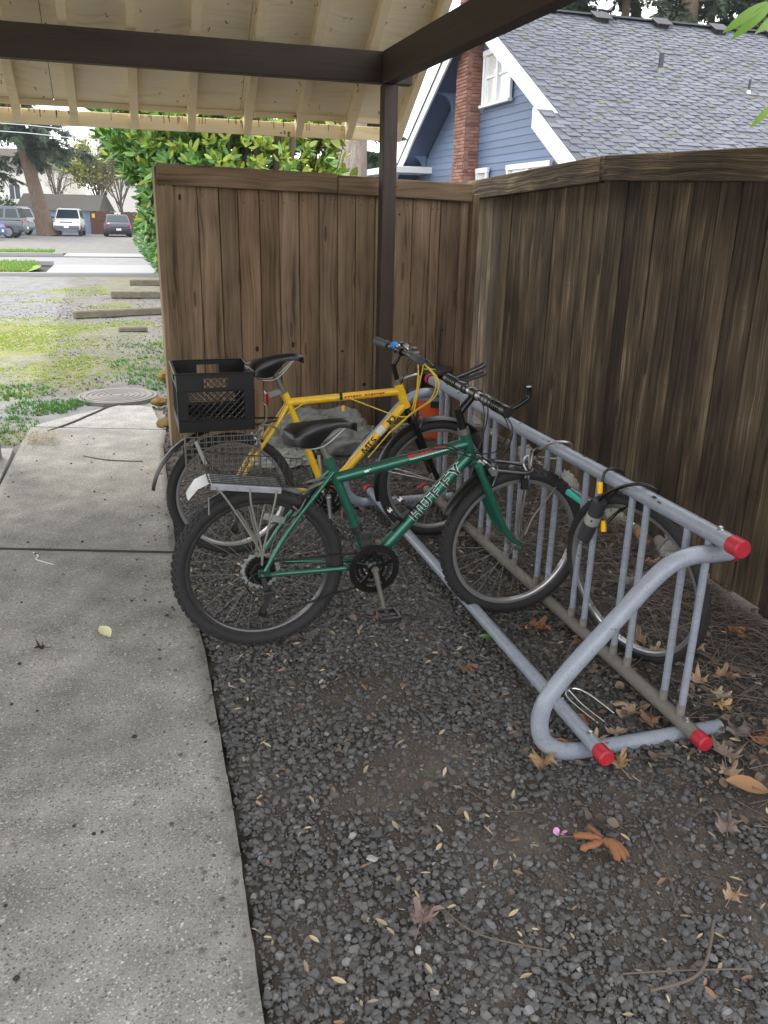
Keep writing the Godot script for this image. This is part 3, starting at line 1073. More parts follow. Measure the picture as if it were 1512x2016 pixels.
func chainset(t: Node3D, bb: Vector3, ringr: float, ang: float, arm: Material, ring_m: Material, guard: bool) -> void:
	var m := MB.new()
	var base := Transform3D(ZAX, bb + Vector3(0, 0, 0.052))
	m.xf = base
	# toothed rings
	for q in [[ringr, 0.0, 46], [ringr * 0.78, -0.007, 36], [ringr * 0.56, -0.014, 26]]:
		var r: float = q[0]
		m.lathe([Vector2(r - 0.014, q[1] - 0.0015), Vector2(r - 0.003, q[1] - 0.0015), Vector2(r - 0.003, q[1] + 0.0015), Vector2(r - 0.014, q[1] + 0.0015), Vector2(r - 0.014, q[1] - 0.0015)], 46)
		for k in q[2]:
			m.xf = base * Transform3D(Basis(Vector3.UP, TAU * k / q[2]), Vector3.ZERO)
			m.box(Vector3(r - 0.001, q[1], 0), Vector3(0.006, 0.002, 0.006))
			m.xf = base
	for k in 5:
		m.xf = base * Transform3D(Basis(Vector3.UP, TAU * k / 5.0 + 0.3), Vector3.ZERO)
		m.box(Vector3((ringr - 0.012) / 2, 0.001, 0), Vector3(ringr - 0.012, 0.006, 0.018), 0.002)
	m.xf = base
	m.lathe([Vector2(0.028, -0.02), Vector2(0.028, 0.004), Vector2(0.02, 0.009), Vector2(0, 0.009)], 20)
	var co := obj("chainring", m, ring_m, t)
	if guard:
		m = MB.new()
		m.xf = Transform3D(ZAX, bb + Vector3(0, 0, 0.060))
		m.lathe([Vector2(ringr - 0.018, -0.001), Vector2(ringr + 0.006, -0.002), Vector2(ringr + 0.007, 0.002), Vector2(ringr - 0.016, 0.003), Vector2(ringr - 0.018, -0.001)], 48)
		obj("chain_guard", m, M.black_plastic, co)
	for s in [1, -1]:
		var d: Vector3 = Vector3(cos(ang), sin(ang), 0) * s
		var z0: float = 0.066 * s
		m = MB.new()
		m.tube([bb + Vector3(0, 0, z0), bb + Vector3(0, 0, z0 + 0.012 * s)], 0.015, 12)
		m.tube([bb + Vector3(0, 0, z0 + 0.008 * s), bb + d * 0.06 + Vector3(0, 0, z0 + 0.012 * s), bb + d * 0.168 + Vector3(0, 0, z0 + 0.026 * s)], [0.013, 0.0105, 0.0095], 10)
		var ca := obj("crank_arm", m, arm, t)
		var pc: Vector3 = bb + d * 0.168 + Vector3(0, 0, z0 + 0.076 * s)
		m = MB.new()
		m.tube([pc - Vector3(0, 0, 0.05 * s), pc + Vector3(0, 0, 0.04 * s)], 0.010, 10)
		for e in [-1, 1]:
			m.box(pc + Vector3(e * 0.036, 0, 0), Vector3(0.008, 0.022, 0.082), 0.002)
			m.box(pc + Vector3(0, 0, e * 0.039), Vector3(0.076, 0.020, 0.007), 0.002)
			for k in 5: m.box(pc + Vector3(e * 0.041, 0.0, -0.034 + k * 0.017), Vector3(0.006, 0.016, 0.005))
		m.box(pc, Vector3(0.070, 0.008, 0.014), 0.002)
		var pe := obj("pedal", m, M.dark_alloy, t)
		for e in [-1, 1]:
			m = MB.new()
			m.box(pc + Vector3(e * 0.0415, 0, 0), Vector3(0.004, 0.014, 0.03))
			obj("reflector", m, M.amber_reflector, pe)

func lettering(text: String, size: float, r: float, mt: Material, bold := false, shift := Vector2.ZERO) -> ArrayMesh:
	# flat letters bent round a tube of radius r that lies along X
	var tm := TextMesh.new()
	var f := SystemFont.new()
	f.font_names = PackedStringArray(["Droid Sans"])
	if bold: f.font_weight = 700
	tm.font = f
	tm.text = text
	tm.font_size = 64
	tm.pixel_size = size / 46.0
	tm.depth = 0.0
	tm.curve_step = 1.0
	var arr := tm.get_mesh_arrays()
	var v: PackedVector3Array = arr[Mesh.ARRAY_VERTEX]
	var idx: PackedInt32Array = arr[Mesh.ARRAY_INDEX] if arr[Mesh.ARRAY_INDEX] != null else PackedInt32Array()
	if idx.is_empty():
		for k in v.size(): idx.append(k)
	var st := SurfaceTool.new()
	st.begin(Mesh.PRIMITIVE_TRIANGLES)
	# cut every triangle small enough to bend
	for k in range(0, idx.size(), 3):
		var todo := [[v[idx[k]], v[idx[k + 1]], v[idx[k + 2]], 0]]
		while todo.size():
			var q: Array = todo.pop_back()
			var a: Vector3 = q[0]; var b: Vector3 = q[1]; var d: Vector3 = q[2]
			var h := maxf(maxf(absf(a.y - b.y), absf(b.y - d.y)), absf(a.y - d.y))
			if h > r * 0.25 and q[3] < 5:
				var ab := (a + b) / 2; var bd := (b + d) / 2; var da := (d + a) / 2
				for s in [[a, ab, da], [ab, b, bd], [da, bd, d], [ab, bd, da]]: todo.append([s[0], s[1], s[2], q[3] + 1])
			else:
				for p in [a, b, d]:
					var an: float = (p.y + shift.y) / r
					var nn := Vector3(0, sin(an), cos(an))
					st.set_normal(nn)
					st.add_vertex(Vector3((p.x + shift.x) * 1.25, 0, 0) + nn * r)
	return st.commit()

func on_tube(a: Vector3, b: Vector3, f: float, tilt := 0.0) -> Transform3D:   # local frame on the right side of a tube from a to b
	var x := (b - a).normalized()
	var z := Vector3(0, 0, 1)
	z = (z - x * z.dot(x)).normalized()
	var y := z.cross(x)
	return Transform3D(Basis(x, y, z), a.lerp(b, f)) * Transform3D(Basis(Vector3.RIGHT, tilt), Vector3.ZERO)

func cable(ps: Array, m: Material, t: Node, r := 0.0026) -> void:
	var b := MB.new()
	b.tube(smooth(ps, 7), r, 6)
	obj("cable", b, m, t)

func fender(t: Node, c: Vector3, r: float, a0: float, a1: float, w: float, m: Material, called := "fender") -> void:
	var b := MB.new()
	var rows := []
	for side in [1.0, 0.94]:
		rows = []
		for k in 25:
			var a := lerpf(a0, a1, k / 24.0)
			var row := []
			for j in 7:
				var s := -1.0 + j / 3.0
				var rr: float = r * (1.0 if side == 1.0 else 1.0 - 0.003 / r) - 0.013 * s * s
				var taper: float = 1.0 - 0.35 * pow(absf(k / 12.0 - 1.0), 4.0)
				row.append(c + Vector3(cos(a) * rr, sin(a) * rr, s * w / 2 * taper))
			if side != 1.0: row.reverse()
			rows.append(row)
		b.grid(rows)
	obj(called, b, m, t)

func carrier_mesh(t: Node) -> void:
	pass

func bikes() -> void:
	green_bike()
	yellow_bike()

func brake(t: Node, p: Vector3, d: Vector3, up: Vector3, m: Material) -> void:   # a pair of brake arms and pads at the rim
	var b := MB.new()
	for s in [-1, 1]:
		var o := Vector3(0, 0, 0.034 * s)
		b.tube([p + o, p + o * 1.25 + up * 0.05, p + o * 0.9 + up * 0.095], [0.008, 0.006, 0.005], 8)
		b.tube([p + o * 1.25 + up * 0.03 - d * 0.03, p + o * 1.0 + up * 0.03 + d * 0.03], 0.006, 8)
	b.tube([p + Vector3(0, 0, 0.031) + up * 0.095, p + up * 0.11, p + Vector3(0, 0, -0.031) + up * 0.095], 0.0016, 5)
	obj("brake", b, m, t)

func rear_gear(t: Node, hub: Vector3, bb: Vector3, big: float, rusty: Material) -> void:
	var m := MB.new()
	m.xf = Transform3D(ZAX, hub)
	for k in 6:
		var r := big - k * 0.006
		var z := 0.026 + k * 0.0042
		m.lathe([Vector2(0.018, z - 0.001), Vector2(r, z - 0.001), Vector2(r, z + 0.001), Vector2(0.018, z + 0.001)], 30)
		for j in 24:
			m.xf = Transform3D(ZAX, hub) * Transform3D(Basis(Vector3.UP, TAU * j / 24.0), Vector3.ZERO)
			m.box(Vector3(r + 0.001, z, 0), Vector3(0.006, 0.002, 0.005))
		m.xf = Transform3D(ZAX, hub)
	obj("sprockets", m, M.black_plastic, t)
	m = MB.new()
	m.xf = Transform3D(ZAX, hub)
	m.lathe([Vector2(big + 0.004, 0.019), Vector2(big + 0.014, 0.019), Vector2(big + 0.014, 0.021), Vector2(big + 0.004, 0.021), Vector2(big + 0.004, 0.019)], 36)
	m.xf = Transform3D.IDENTITY
	for k in 18:
		var a := TAU * k / 18.0
		m.xf = Transform3D(ZAX, hub) * Transform3D(Basis(Vector3.UP, a), Vector3.ZERO)
		m.box(Vector3(big + 0.014, 0.02, 0), Vector3(0.012, 0.003, 0.012), 0.001)
	obj("spoke_guard", m, M.clear_plastic, t)
	# derailleur: body, cage and two small wheels
	var d := MB.new()
	var z0 := 0.052
	d.tube([hub + Vector3(0.004, -0.012, z0 + 0.01), hub + Vector3(0.012, -0.06, z0 + 0.014)], 0.010, 8)
	d.box(hub + Vector3(0.024, -0.083, z0 + 0.012), Vector3(0.046, 0.026, 0.022), 0.004)
	d.bar(hub + Vector3(0.026, -0.085, z0 + 0.004), hub + Vector3(0.0, -0.165, z0 + 0.002), 0.004, 0.018)
	d.bar(hub + Vector3(0.026, -0.085, z0 - 0.008), hub + Vector3(0.0, -0.165, z0 - 0.010), 0.004, 0.018)
	var dro := obj("derailleur", d, M.dark_alloy, t)
	for q in [Vector3(0.026, -0.088, z0 - 0.002), Vector3(0.0, -0.165, z0 - 0.004)]:
		d = MB.new()
		d.xf = Transform3D(ZAX, hub + q)
		d.lathe([Vector2(0.0, -0.003), Vector2(0.018, -0.003), Vector2(0.018, 0.003), Vector2(0, 0.003)], 12)
		obj("jockey_wheel", d, M.black_plastic, dro)
	# chain: links along its run
	var run := []
	var zc := 0.045
	var rr := 0.030
	var fr := 0.066
	var ps := [hub + Vector3(0.0, rr + 0.012, zc), bb + Vector3(-0.01, fr, zc)]
	for k in range(1, 12): ps.append(bb + Vector3(sin(PI * k / 12.0) * fr, cos(PI * k / 12.0) * fr, zc))
	ps.append(bb + Vector3(-0.01, -fr, zc))
	ps.append(hub + Vector3(0.002, -0.185, z0 - 0.004))
	ps.append(hub + Vector3(-0.018, -0.165, z0 - 0.004))
	ps.append(hub + Vector3(0.010, -0.12, z0 - 0.003))
	ps.append(hub + Vector3(0.044, -0.090, z0 - 0.002))
	ps.append(hub + Vector3(0.030, -0.068, z0 - 0.002))
	ps.append(hub + Vector3(-0.02, -0.036, zc))
	ps.append(hub + Vector3(-rr - 0.012, 0.0, zc))
	ps.append(hub + Vector3(-0.02, rr + 0.004, zc))
	ps.append(ps[0])
	var ch := MB.new()
	for k in ps.size() - 1:
		var a: Vector3 = ps[k]
		var b: Vector3 = ps[k + 1]
		var n := maxi(1, int(a.distance_to(b) / 0.0127))
		for j in n:
			ch.bar(a.lerp(b, (j + 0.05) / n), a.lerp(b, (j + 0.95) / n), 0.007 if j % 2 == 0 else 0.004, 0.008)
	struct(obj("chain", ch, rusty, t), "stuff")

func green_bike() -> void:
	var t := thing("bicycle", "green mountain bike with black saddle and silver rear carrier, its front wheel in the rack", "bicycle", Vector3(-0.487, 0, -2.893), 0.3088)
	t.rotation = Vector3(0.026, 0.3088, 0)
	var R := 0.325
	var hub := Vector3(0.020, R, 0)
	var fh := Vector3(1.074, 0.328, 0)
	var bb := Vector3(0.455, 0.300, 0)
	var st := Vector3(0.292, 0.723, 0)
	var hd1 := Vector3(0.821, 0.805, 0)
	var hd0 := Vector3(0.860, 0.705, 0)
	var ttA := Vector3(0.314, 0.660, 0)
	var ttB := Vector3(0.832, 0.765, 0)
	var dtB := Vector3(0.852, 0.722, 0)
	var m := tubes_mesh([[[bb, st], 0.0175], [[ttA, ttB], 0.0215], [[bb, dtB], 0.0245], [[hd0, hd1], 0.0215],
		[[bb + Vector3(0, 0, -0.035), bb + Vector3(0, 0, 0.035)], 0.022]])
	for s in [-1, 1]:
		m.tube(smooth([Vector3(0.300, 0.690, 0.015 * s), Vector3(0.24, 0.625, 0.034 * s), Vector3(0.12, 0.48, 0.048 * s), hub + Vector3(0.012, 0.012, 0.060 * s)], 4), 0.0085, 10)
		m.tube(smooth([bb + Vector3(-0.02, 0, 0.024 * s), bb + Vector3(-0.12, 0.005, 0.038 * s), hub + Vector3(0.03, -0.004, 0.060 * s)], 4), 0.0095, 10)
		m.box(hub + Vector3(0.008, 0.004, 0.060 * s), Vector3(0.044, 0.030, 0.006), 0.002)
	m.tube([st + Vector3(0, -0.004, 0), st + Vector3(-0.008, 0.022, 0)], 0.0195, 12)
	var fo := obj("frame", m, M.green_paint, t)
	# lettering down the big tube: white outlined letters
	var word := ["H", "U", "F", "F", "Y"]
	for k in 5:
		var fr := on_tube(bb, dtB, 0.455 + k * 0.098, -0.34)
		var sh := [Vector2(1, 1), Vector2(-1, 1), Vector2(1, -1), Vector2(-1, -1), Vector2(1, 0), Vector2(-1, 0), Vector2(0, 1), Vector2(0, -1)]
		for j in sh.size():
			var d: Vector2 = sh[j] * 0.0014
			obj("letter_edge", lettering(word[k], 0.044, 0.0247 + 0.00005 * j, M.white_print, true, d), M.white_print, fo, fr)
		obj("letter", lettering(word[k], 0.044, 0.0254, M.dark_green_print, true), M.dark_green_print, fo, fr)
	# a white pinstripe along the top of the down tube, the red badge on the top tube
	m = MB.new()
	var up := on_tube(bb, dtB, 0.44, -1.05)
	m.xf = up
	m.box(Vector3(0.135, 0, 0.0246), Vector3(0.27, 0.003, 0.001))
	obj("pinstripe", m, M.white_print, fo)
	m = MB.new()
	m.xf = on_tube(ttA, ttB, 0.55, -0.75)
	for k in 9: m.box(Vector3(k * 0.0175, 0.002 * (k % 2), 0.0216), Vector3(0.0135 + 0.003 * (k % 2), 0.012 - 0.003 * (k % 3), 0.001), 0.0)
	obj("badge", m, M.red_print, fo)
	m = MB.new()
	m.xf = on_tube(ttA, ttB, 0.55, -0.15)
	for k in 22: m.box(Vector3(k * 0.0075, 0, 0.0217), Vector3(0.005, 0.004, 0.0008))
	obj("badge_print", m, M.white_print, fo)
	m = MB.new()
	m.xf = on_tube(ttA, ttB, 0.22, -0.2)
	m.box(Vector3(0, 0, 0.0217), Vector3(0.018, 0.008, 0.0008)); m.box(Vector3(0.014, 0.003, 0.0217), Vector3(0.006, 0.004, 0.0008))
	obj("badge_print", m, M.white_print, fo)
	# seat post and saddle
	m = MB.new()
	m.tube([st + Vector3(0.006, -0.02, 0), Vector3(0.241, 0.836, 0)], 0.0125, 12)
	m.tube([Vector3(0.248, 0.826, 0), Vector3(0.240, 0.846, 0)], 0.018, 10)
	obj("seatpost", m, M.dull_steel, t)
	saddle(t, Vector2(0.118, 0.872), Vector2(0.392, 0.888), M.saddle_black)
	# wheels, fork
	wheel(t, "rear_wheel", hub, R, 0.025, M.dark_alloy, true, M.dull_steel, M.dull_steel, 0.12)
	wheel(t, "front_wheel", fh, R, 0.025, M.alloy, true, M.dull_steel, M.dull_steel)
	m = MB.new()
	m.tube([hd0 + Vector3(0.003, -0.002, 0), Vector3(0.866, 0.690, 0)], 0.022, 12)
	m.tube([Vector3(0.872, 0.682, -0.045), Vector3(0.872, 0.682, 0.045)], 0.016, 10)
	for s in [-1, 1]:
		m.tube(smooth([Vector3(0.872, 0.684, 0.043 * s), Vector3(0.905, 0.610, 0.047 * s), Vector3(0.965, 0.485, 0.049 * s), Vector3(1.02, 0.385, 0.050 * s), fh + Vector3(0.0, 0.012, 0.050 * s)], 4), [0.0170, 0.0168, 0.0166, 0.0164, 0.0162, 0.016, 0.0158, 0.0156, 0.0152, 0.0148, 0.0142, 0.0136, 0.013, 0.0122, 0.0112, 0.010, 0.009], 12)
		m.box(fh + Vector3(0, 0.0, 0.050 * s), Vector3(0.020, 0.034, 0.006), 0.002)
	obj("fork", m, M.green_paint, t)
	brake(t, Vector3(0.945, 0.600, 0), Vector3(0.4, 0.9, 0), Vector3(0.16, 0.98, 0).normalized() * 0.8, M.dark_alloy)
	brake(t, Vector3(0.150, 0.535, 0), Vector3(-0.7, 0.7, 0), Vector3(0.55, 0.83, 0).normalized() * 0.8, M.dark_alloy)
	chainset(t, bb, 0.094, -1.36, M.dull_steel, M.black_paint, true)
	mat("rusty_chain", Color8(46, 42, 40), 0.6, 0.4)
	rear_gear(t, hub, bb, 0.055, M.rusty_chain)
	# front derailleur and clamp on the seat tube
	m = MB.new()
	m.tube([Vector3(0.404, 0.435, 0), Vector3(0.392, 0.465, 0)], 0.0215, 12)
	m.box(Vector3(0.425, 0.43, 0.03), Vector3(0.05, 0.035, 0.02), 0.004)
	m.bar(Vector3(0.425, 0.42, 0.042), Vector3(0.435, 0.385, 0.046), 0.004, 0.05)
	obj("front_derailleur", m, M.dark_alloy, t)
	# bottle cage of black straps on the down tube
	m = MB.new()
	for k in 2:
		var f := on_tube(bb, dtB, 0.36 + k * 0.10)
		m.xf = f
		m.tube(smooth([Vector3(0, 0.022, 0.012), Vector3(0, 0.045, 0.036), Vector3(0, 0.085, 0.034), Vector3(0, 0.098, 0.0), Vector3(0, 0.085, -0.034), Vector3(0, 0.045, -0.036), Vector3(0, 0.022, -0.012)], 4), 0.006, 6)
	m.xf = on_tube(bb, dtB, 0.40)
	m.box(Vector3(0, 0.028, 0), Vector3(0.16, 0.008, 0.03), 0.003)
	var bc := obj("bottle_cage", m, M.black_plastic, t)
	for k in 2:
		m = MB.new()
		m.xf = on_tube(bb, dtB, 0.36 + k * 0.10)
		m.box(Vector3(0, 0.098, 0.012), Vector3(0.016, 0.008, 0.026), 0.002)
		obj("pad", m, M.white_plastic, bc)
	# stem, bars, grips, levers, bar ends
	var cl := Vector3(0.856, 0.958, 0)
	m = MB.new()
	m.tube([hd1, hd1 + Vector3(-0.007, 0.022, 0)], 0.0225, 14)
	obj("headset", m, M.dull_steel, t)
	m = MB.new()
	m.tube([hd1 + Vector3(-0.004, 0.014, 0), Vector3(0.788, 0.905, 0)], 0.0155, 12)
	m.tube(smooth([Vector3(0.796, 0.888, 0), Vector3(0.815, 0.912, 0), cl + Vector3(-0.012, -0.012, 0)], 4), 0.0145, 12)
	m.tube([cl - Vector3(0, 0, 0.024), cl + Vector3(0, 0, 0.024)], 0.0215, 14)
	obj("stem", m, M.black_paint, t)
	m = MB.new()
	m.tube([cl + Vector3(0, 0, -0.285), cl + Vector3(0, 0, 0.285)], 0.0140, 12)
	m.tube([cl + Vector3(0, 0, -0.05), cl + Vector3(0, 0, 0.05)], 0.0165, 12)
	var hb := obj("handlebar", m, M.alloy, t)
	for s in [-1, 1]:
		m = MB.new()
		m.xf = Transform3D(ZAX if s > 0 else Basis(Vector3(1, 0, 0), Vector3(0, 0, -1), Vector3(0, 1, 0)), cl)
		m.lathe([Vector2(0.012, 0.150), Vector2(0.0175, 0.150), Vector2(0.0175, 0.262), Vector2(0.0, 0.262)], 16)
		var gr := obj("grip", m, M.dark_alloy, hb)
		m = MB.new()
		m.xf = Transform3D(ZAX if s > 0 else Basis(Vector3(1, 0, 0), Vector3(0, 0, -1), Vector3(0, 1, 0)), cl)
		for j in 6:
			var z := 0.170 + j * 0.0165
			m.lathe([Vector2(0.017, z), Vector2(0.0215, z), Vector2(0.0215, z + 0.0085), Vector2(0.017, z + 0.0085)], 16)
		m.lathe([Vector2(0.0, 0.262), Vector2(0.0215, 0.262), Vector2(0.0215, 0.288), Vector2(0.018, 0.292), Vector2(0.0, 0.292)], 16)
		obj("grip_ring", m, M.black_plastic, gr)
		m = MB.new()
		m.xf = Transform3D(ZAX if s > 0 else Basis(Vector3(1, 0, 0), Vector3(0, 0, -1), Vector3(0, 1, 0)), cl)
		m.lathe([Vector2(0.0125, 0.098), Vector2(0.022, 0.098), Vector2(0.022, 0.114), Vector2(0.0195, 0.116), Vector2(0.0195, 0.146), Vector2(0.0125, 0.146)], 16)
		obj("twist_shifter", m, M.dark_alloy, hb)
		# brake lever
		m = MB.new()
		var o := cl + Vector3(0, 0, 0.075 * s)
		m.tube([o + Vector3(0, -0.0, -0.008), o + Vector3(0, 0, 0.008)], 0.018, 10)
		m.bar(o + Vector3(0.014, 0.002, 0), o + Vector3(0.044, -0.002, 0.012 * s), 0.020, 0.016, 0.003)
		m.tube(smooth([o + Vector3(0.042, -0.004, 0.012 * s), o + Vector3(0.058, -0.022, 0.05 * s), o + Vector3(0.052, -0.036, 0.12 * s)], 4), 0.006, 8)
		obj("brake_lever", m, M.black_paint, hb)
	m = MB.new()   # bar ends: the right one bends up, the left one points ahead
	m.tube(smooth([cl + Vector3(0.0, 0.0, 0.276), cl + Vector3(0.045, 0.016, 0.268), cl + Vector3(0.080, 0.036, 0.262), cl + Vector3(0.090, 0.050, 0.260), cl + Vector3(0.086, 0.082, 0.262)], 5), 0.0098, 12)
	obj("bar_end", m, M.black_paint, hb)
	m = MB.new()
	m.tube(smooth([cl + Vector3(0.0, 0.0, -0.268), cl + Vector3(0.05, 0.018, -0.262), cl + Vector3(0.12, 0.048, -0.25), cl + Vector3(0.142, 0.062, -0.245)], 4), 0.0115, 12)
	m.bar(cl + Vector3(0.03, -0.004, -0.235), cl + Vector3(0.135, 0.032, -0.215), 0.024, 0.018, 0.005)
	obj("bar_end", m, M.dark_alloy, hb)
	cable([cl + Vector3(0.03, -0.01, 0.09), cl + Vector3(0.07, -0.09, 0.16), cl + Vector3(0.045, -0.19, 0.13), cl + Vector3(-0.03, -0.215, 0.05), Vector3(0.74, 0.772, 0.024), Vector3(0.68, 0.762, 0.014)], M.black_plastic, t)
	cable([cl + Vector3(0.03, -0.01, 0.12), cl + Vector3(0.085, -0.1, 0.17), cl + Vector3(0.05, -0.215, 0.14), cl + Vector3(-0.04, -0.228, 0.05), Vector3(0.75, 0.756, 0.026), Vector3(0.69, 0.755, 0.020)], M.black_plastic, t)
	cable([cl + Vector3(0.035, -0.008, -0.075), cl + Vector3(0.05, -0.07, -0.02), cl + Vector3(0.03, -0.17, 0.02), Vector3(0.905, 0.69, 0.0)], M.black_plastic, t)
	cable([cl + Vector3(0.035, -0.008, -0.1), cl + Vector3(0.07, -0.06, -0.03), cl + Vector3(0.02, -0.17, 0.045), Vector3(0.845, 0.70, 0.036), Vector3(0.83, 0.68, 0.03)], M.black_plastic, t)
	cable([Vector3(0.69, 0.758, 0.016), Vector3(0.5, 0.722, 0.016), Vector3(0.33, 0.690, 0.018), Vector3(0.26, 0.655, 0.02), Vector3(0.21, 0.62, 0.0)], M.black_plastic, t, 0.0018)
	cable([hub + Vector3(0.05, 0.0, 0.066), hub + Vector3(-0.03, 0.01, 0.075), hub + Vector3(-0.06, -0.04, 0.075), hub + Vector3(-0.02, -0.085, 0.07), hub + Vector3(0.012, -0.08, 0.066)], M.black_plastic, t, 0.0024)
	# clip-on front fender that hangs behind the wheel
	fender(t, fh + Vector3(0.03, -0.02, 0), 0.395, 1.98, 2.68, 0.062, M.black_plastic, "front_fender")
	m = MB.new()
	m.tube([Vector3(0.872, 0.668, 0), Vector3(0.862, 0.640, 0)], 0.010, 8)
	obj("fender_bracket", m, M.black_plastic, t)
	# rear carrier: alloy plate, black wire mesh, six stays, reflector
	var cA := Vector3(-0.150, 0.690, 0)
	var cB := Vector3(0.195, 0.642, 0)
	var car := Node3D.new()
	car.name = "carrier"
	t.add_child(car)
	var dx := (cB - cA).normalized()
	var up2 := Vector3(0, 0, 1).cross(dx)
	m = MB.new()
	m.xf = Transform3D(Basis(dx, up2, Vector3(0, 0, 1)), cA)
	var L := cA.distance_to(cB)
	m.box(Vector3(L * 0.36, 0.0, 0), Vector3(L * 0.72, 0.006, 0.118), 0.002)
	for s in [-1, 1]: m.box(Vector3(L * 0.36, -0.009, 0.060 * s), Vector3(L * 0.72, 0.018, 0.003))
	for k in 7:
		for j in 4: m.box(Vector3(0.03 + k * 0.033, 0.004, -0.04 + j * 0.027), Vector3(0.013, 0.003, 0.006), 0.001)
	obj("platform", m, M.plate_alloy, car)
	m = MB.new()
	m.xf = Transform3D(Basis(dx, up2, Vector3(0, 0, 1)), cA)
	m.grid([[Vector3(-0.005, 0.003, 0.058), Vector3(-0.005, 0.003, 0.02), Vector3(-0.005, 0.003, -0.02), Vector3(-0.005, 0.003, -0.058)], [Vector3(-0.045, -0.022, 0.058), Vector3(-0.045, -0.020, 0.02), Vector3(-0.045, -0.020, -0.02), Vector3(-0.045, -0.022, -0.058)], [Vector3(-0.072, -0.068, 0.050), Vector3(-0.074, -0.066, 0.02), Vector3(-0.074, -0.066, -0.02), Vector3(-0.072, -0.068, -0.050)]])
	obj("tail_plate", m, M.clear_plastic, car)
	m = MB.new()
	m.xf = Transform3D(Basis(dx, up2, Vector3(0, 0, 1)), cA)
	for k in 17: m.tube([Vector3(-0.012 + k * 0.0225, 0.012, -0.070), Vector3(-0.012 + k * 0.0225, 0.014, 0.0), Vector3(-0.012 + k * 0.0225, 0.012, 0.070)], 0.0014, 4, false)
	for k in 8: m.tube([Vector3(-0.012, 0.0125, -0.070 + k * 0.02), Vector3(0.348, 0.0125, -0.070 + k * 0.02)], 0.0014, 4, false)
	# the low side wall of the wire basket at the far side
	for k in 17: m.tube([Vector3(-0.012 + k * 0.0225, 0.012, -0.070), Vector3(-0.012 + k * 0.0225, 0.075, -0.085)], 0.0012, 4, false)
	m.tube([Vector3(-0.012, 0.075, -0.085), Vector3(0.348, 0.075, -0.085)], 0.002, 5)
	m.tube([Vector3(-0.012, 0.012, 0.070), Vector3(0.348, 0.012, 0.070)], 0.002, 5)
	obj("wire_mesh", m, M.black_paint, car)
	for s in [-1, 1]:
		var e := hub + Vector3(0.0, 0.040, 0.066 * s)
		for q in [[Vector3(-0.135, 0.680, 0.058 * s), Vector3(-0.095, 0.625, 0.062 * s)], [Vector3(-0.015, 0.664, 0.060 * s), Vector3(-0.012, 0.60, 0.066 * s)], [Vector3(0.080, 0.652, 0.060 * s), Vector3(0.070, 0.60, 0.066 * s)]]:
			m = MB.new()
			m.tube(smooth([q[0], q[1], e + Vector3(q[1].x * 0.12, 0.07, 0), e], 4), 0.0042, 8)
			obj("stay", m, M.galvanised, car)
	m = MB.new()
	for s in [-1, 1]: m.bar(cB + Vector3(0, -0.004, 0.035 * s), Vector3(0.290, 0.665, 0.016 * s), 0.014, 0.004)
	obj("mount", m, M.galvanised, car)
	m = MB.new()
	m.tube([Vector3(-0.16, 0.640, 0.05), Vector3(-0.162, 0.575, 0.054)], 0.0028, 6)
	obj("hook", m, M.galvanised, car)
	fender(t, hub, R + 0.014, 1.05, 2.2, 0.042, M.dark_alloy, "rear_fender")
	# silver reflector between the rear spokes
	m = MB.new()
	m.xf = Transform3D(Basis(Vector3(0, 0, 1), 1.25), hub)
	m.box(Vector3(0.20, 0, -0.012), Vector3(0.028, 0.085, 0.006), 0.003)
	obj("wheel_reflector", m, M.clear_plastic, t)

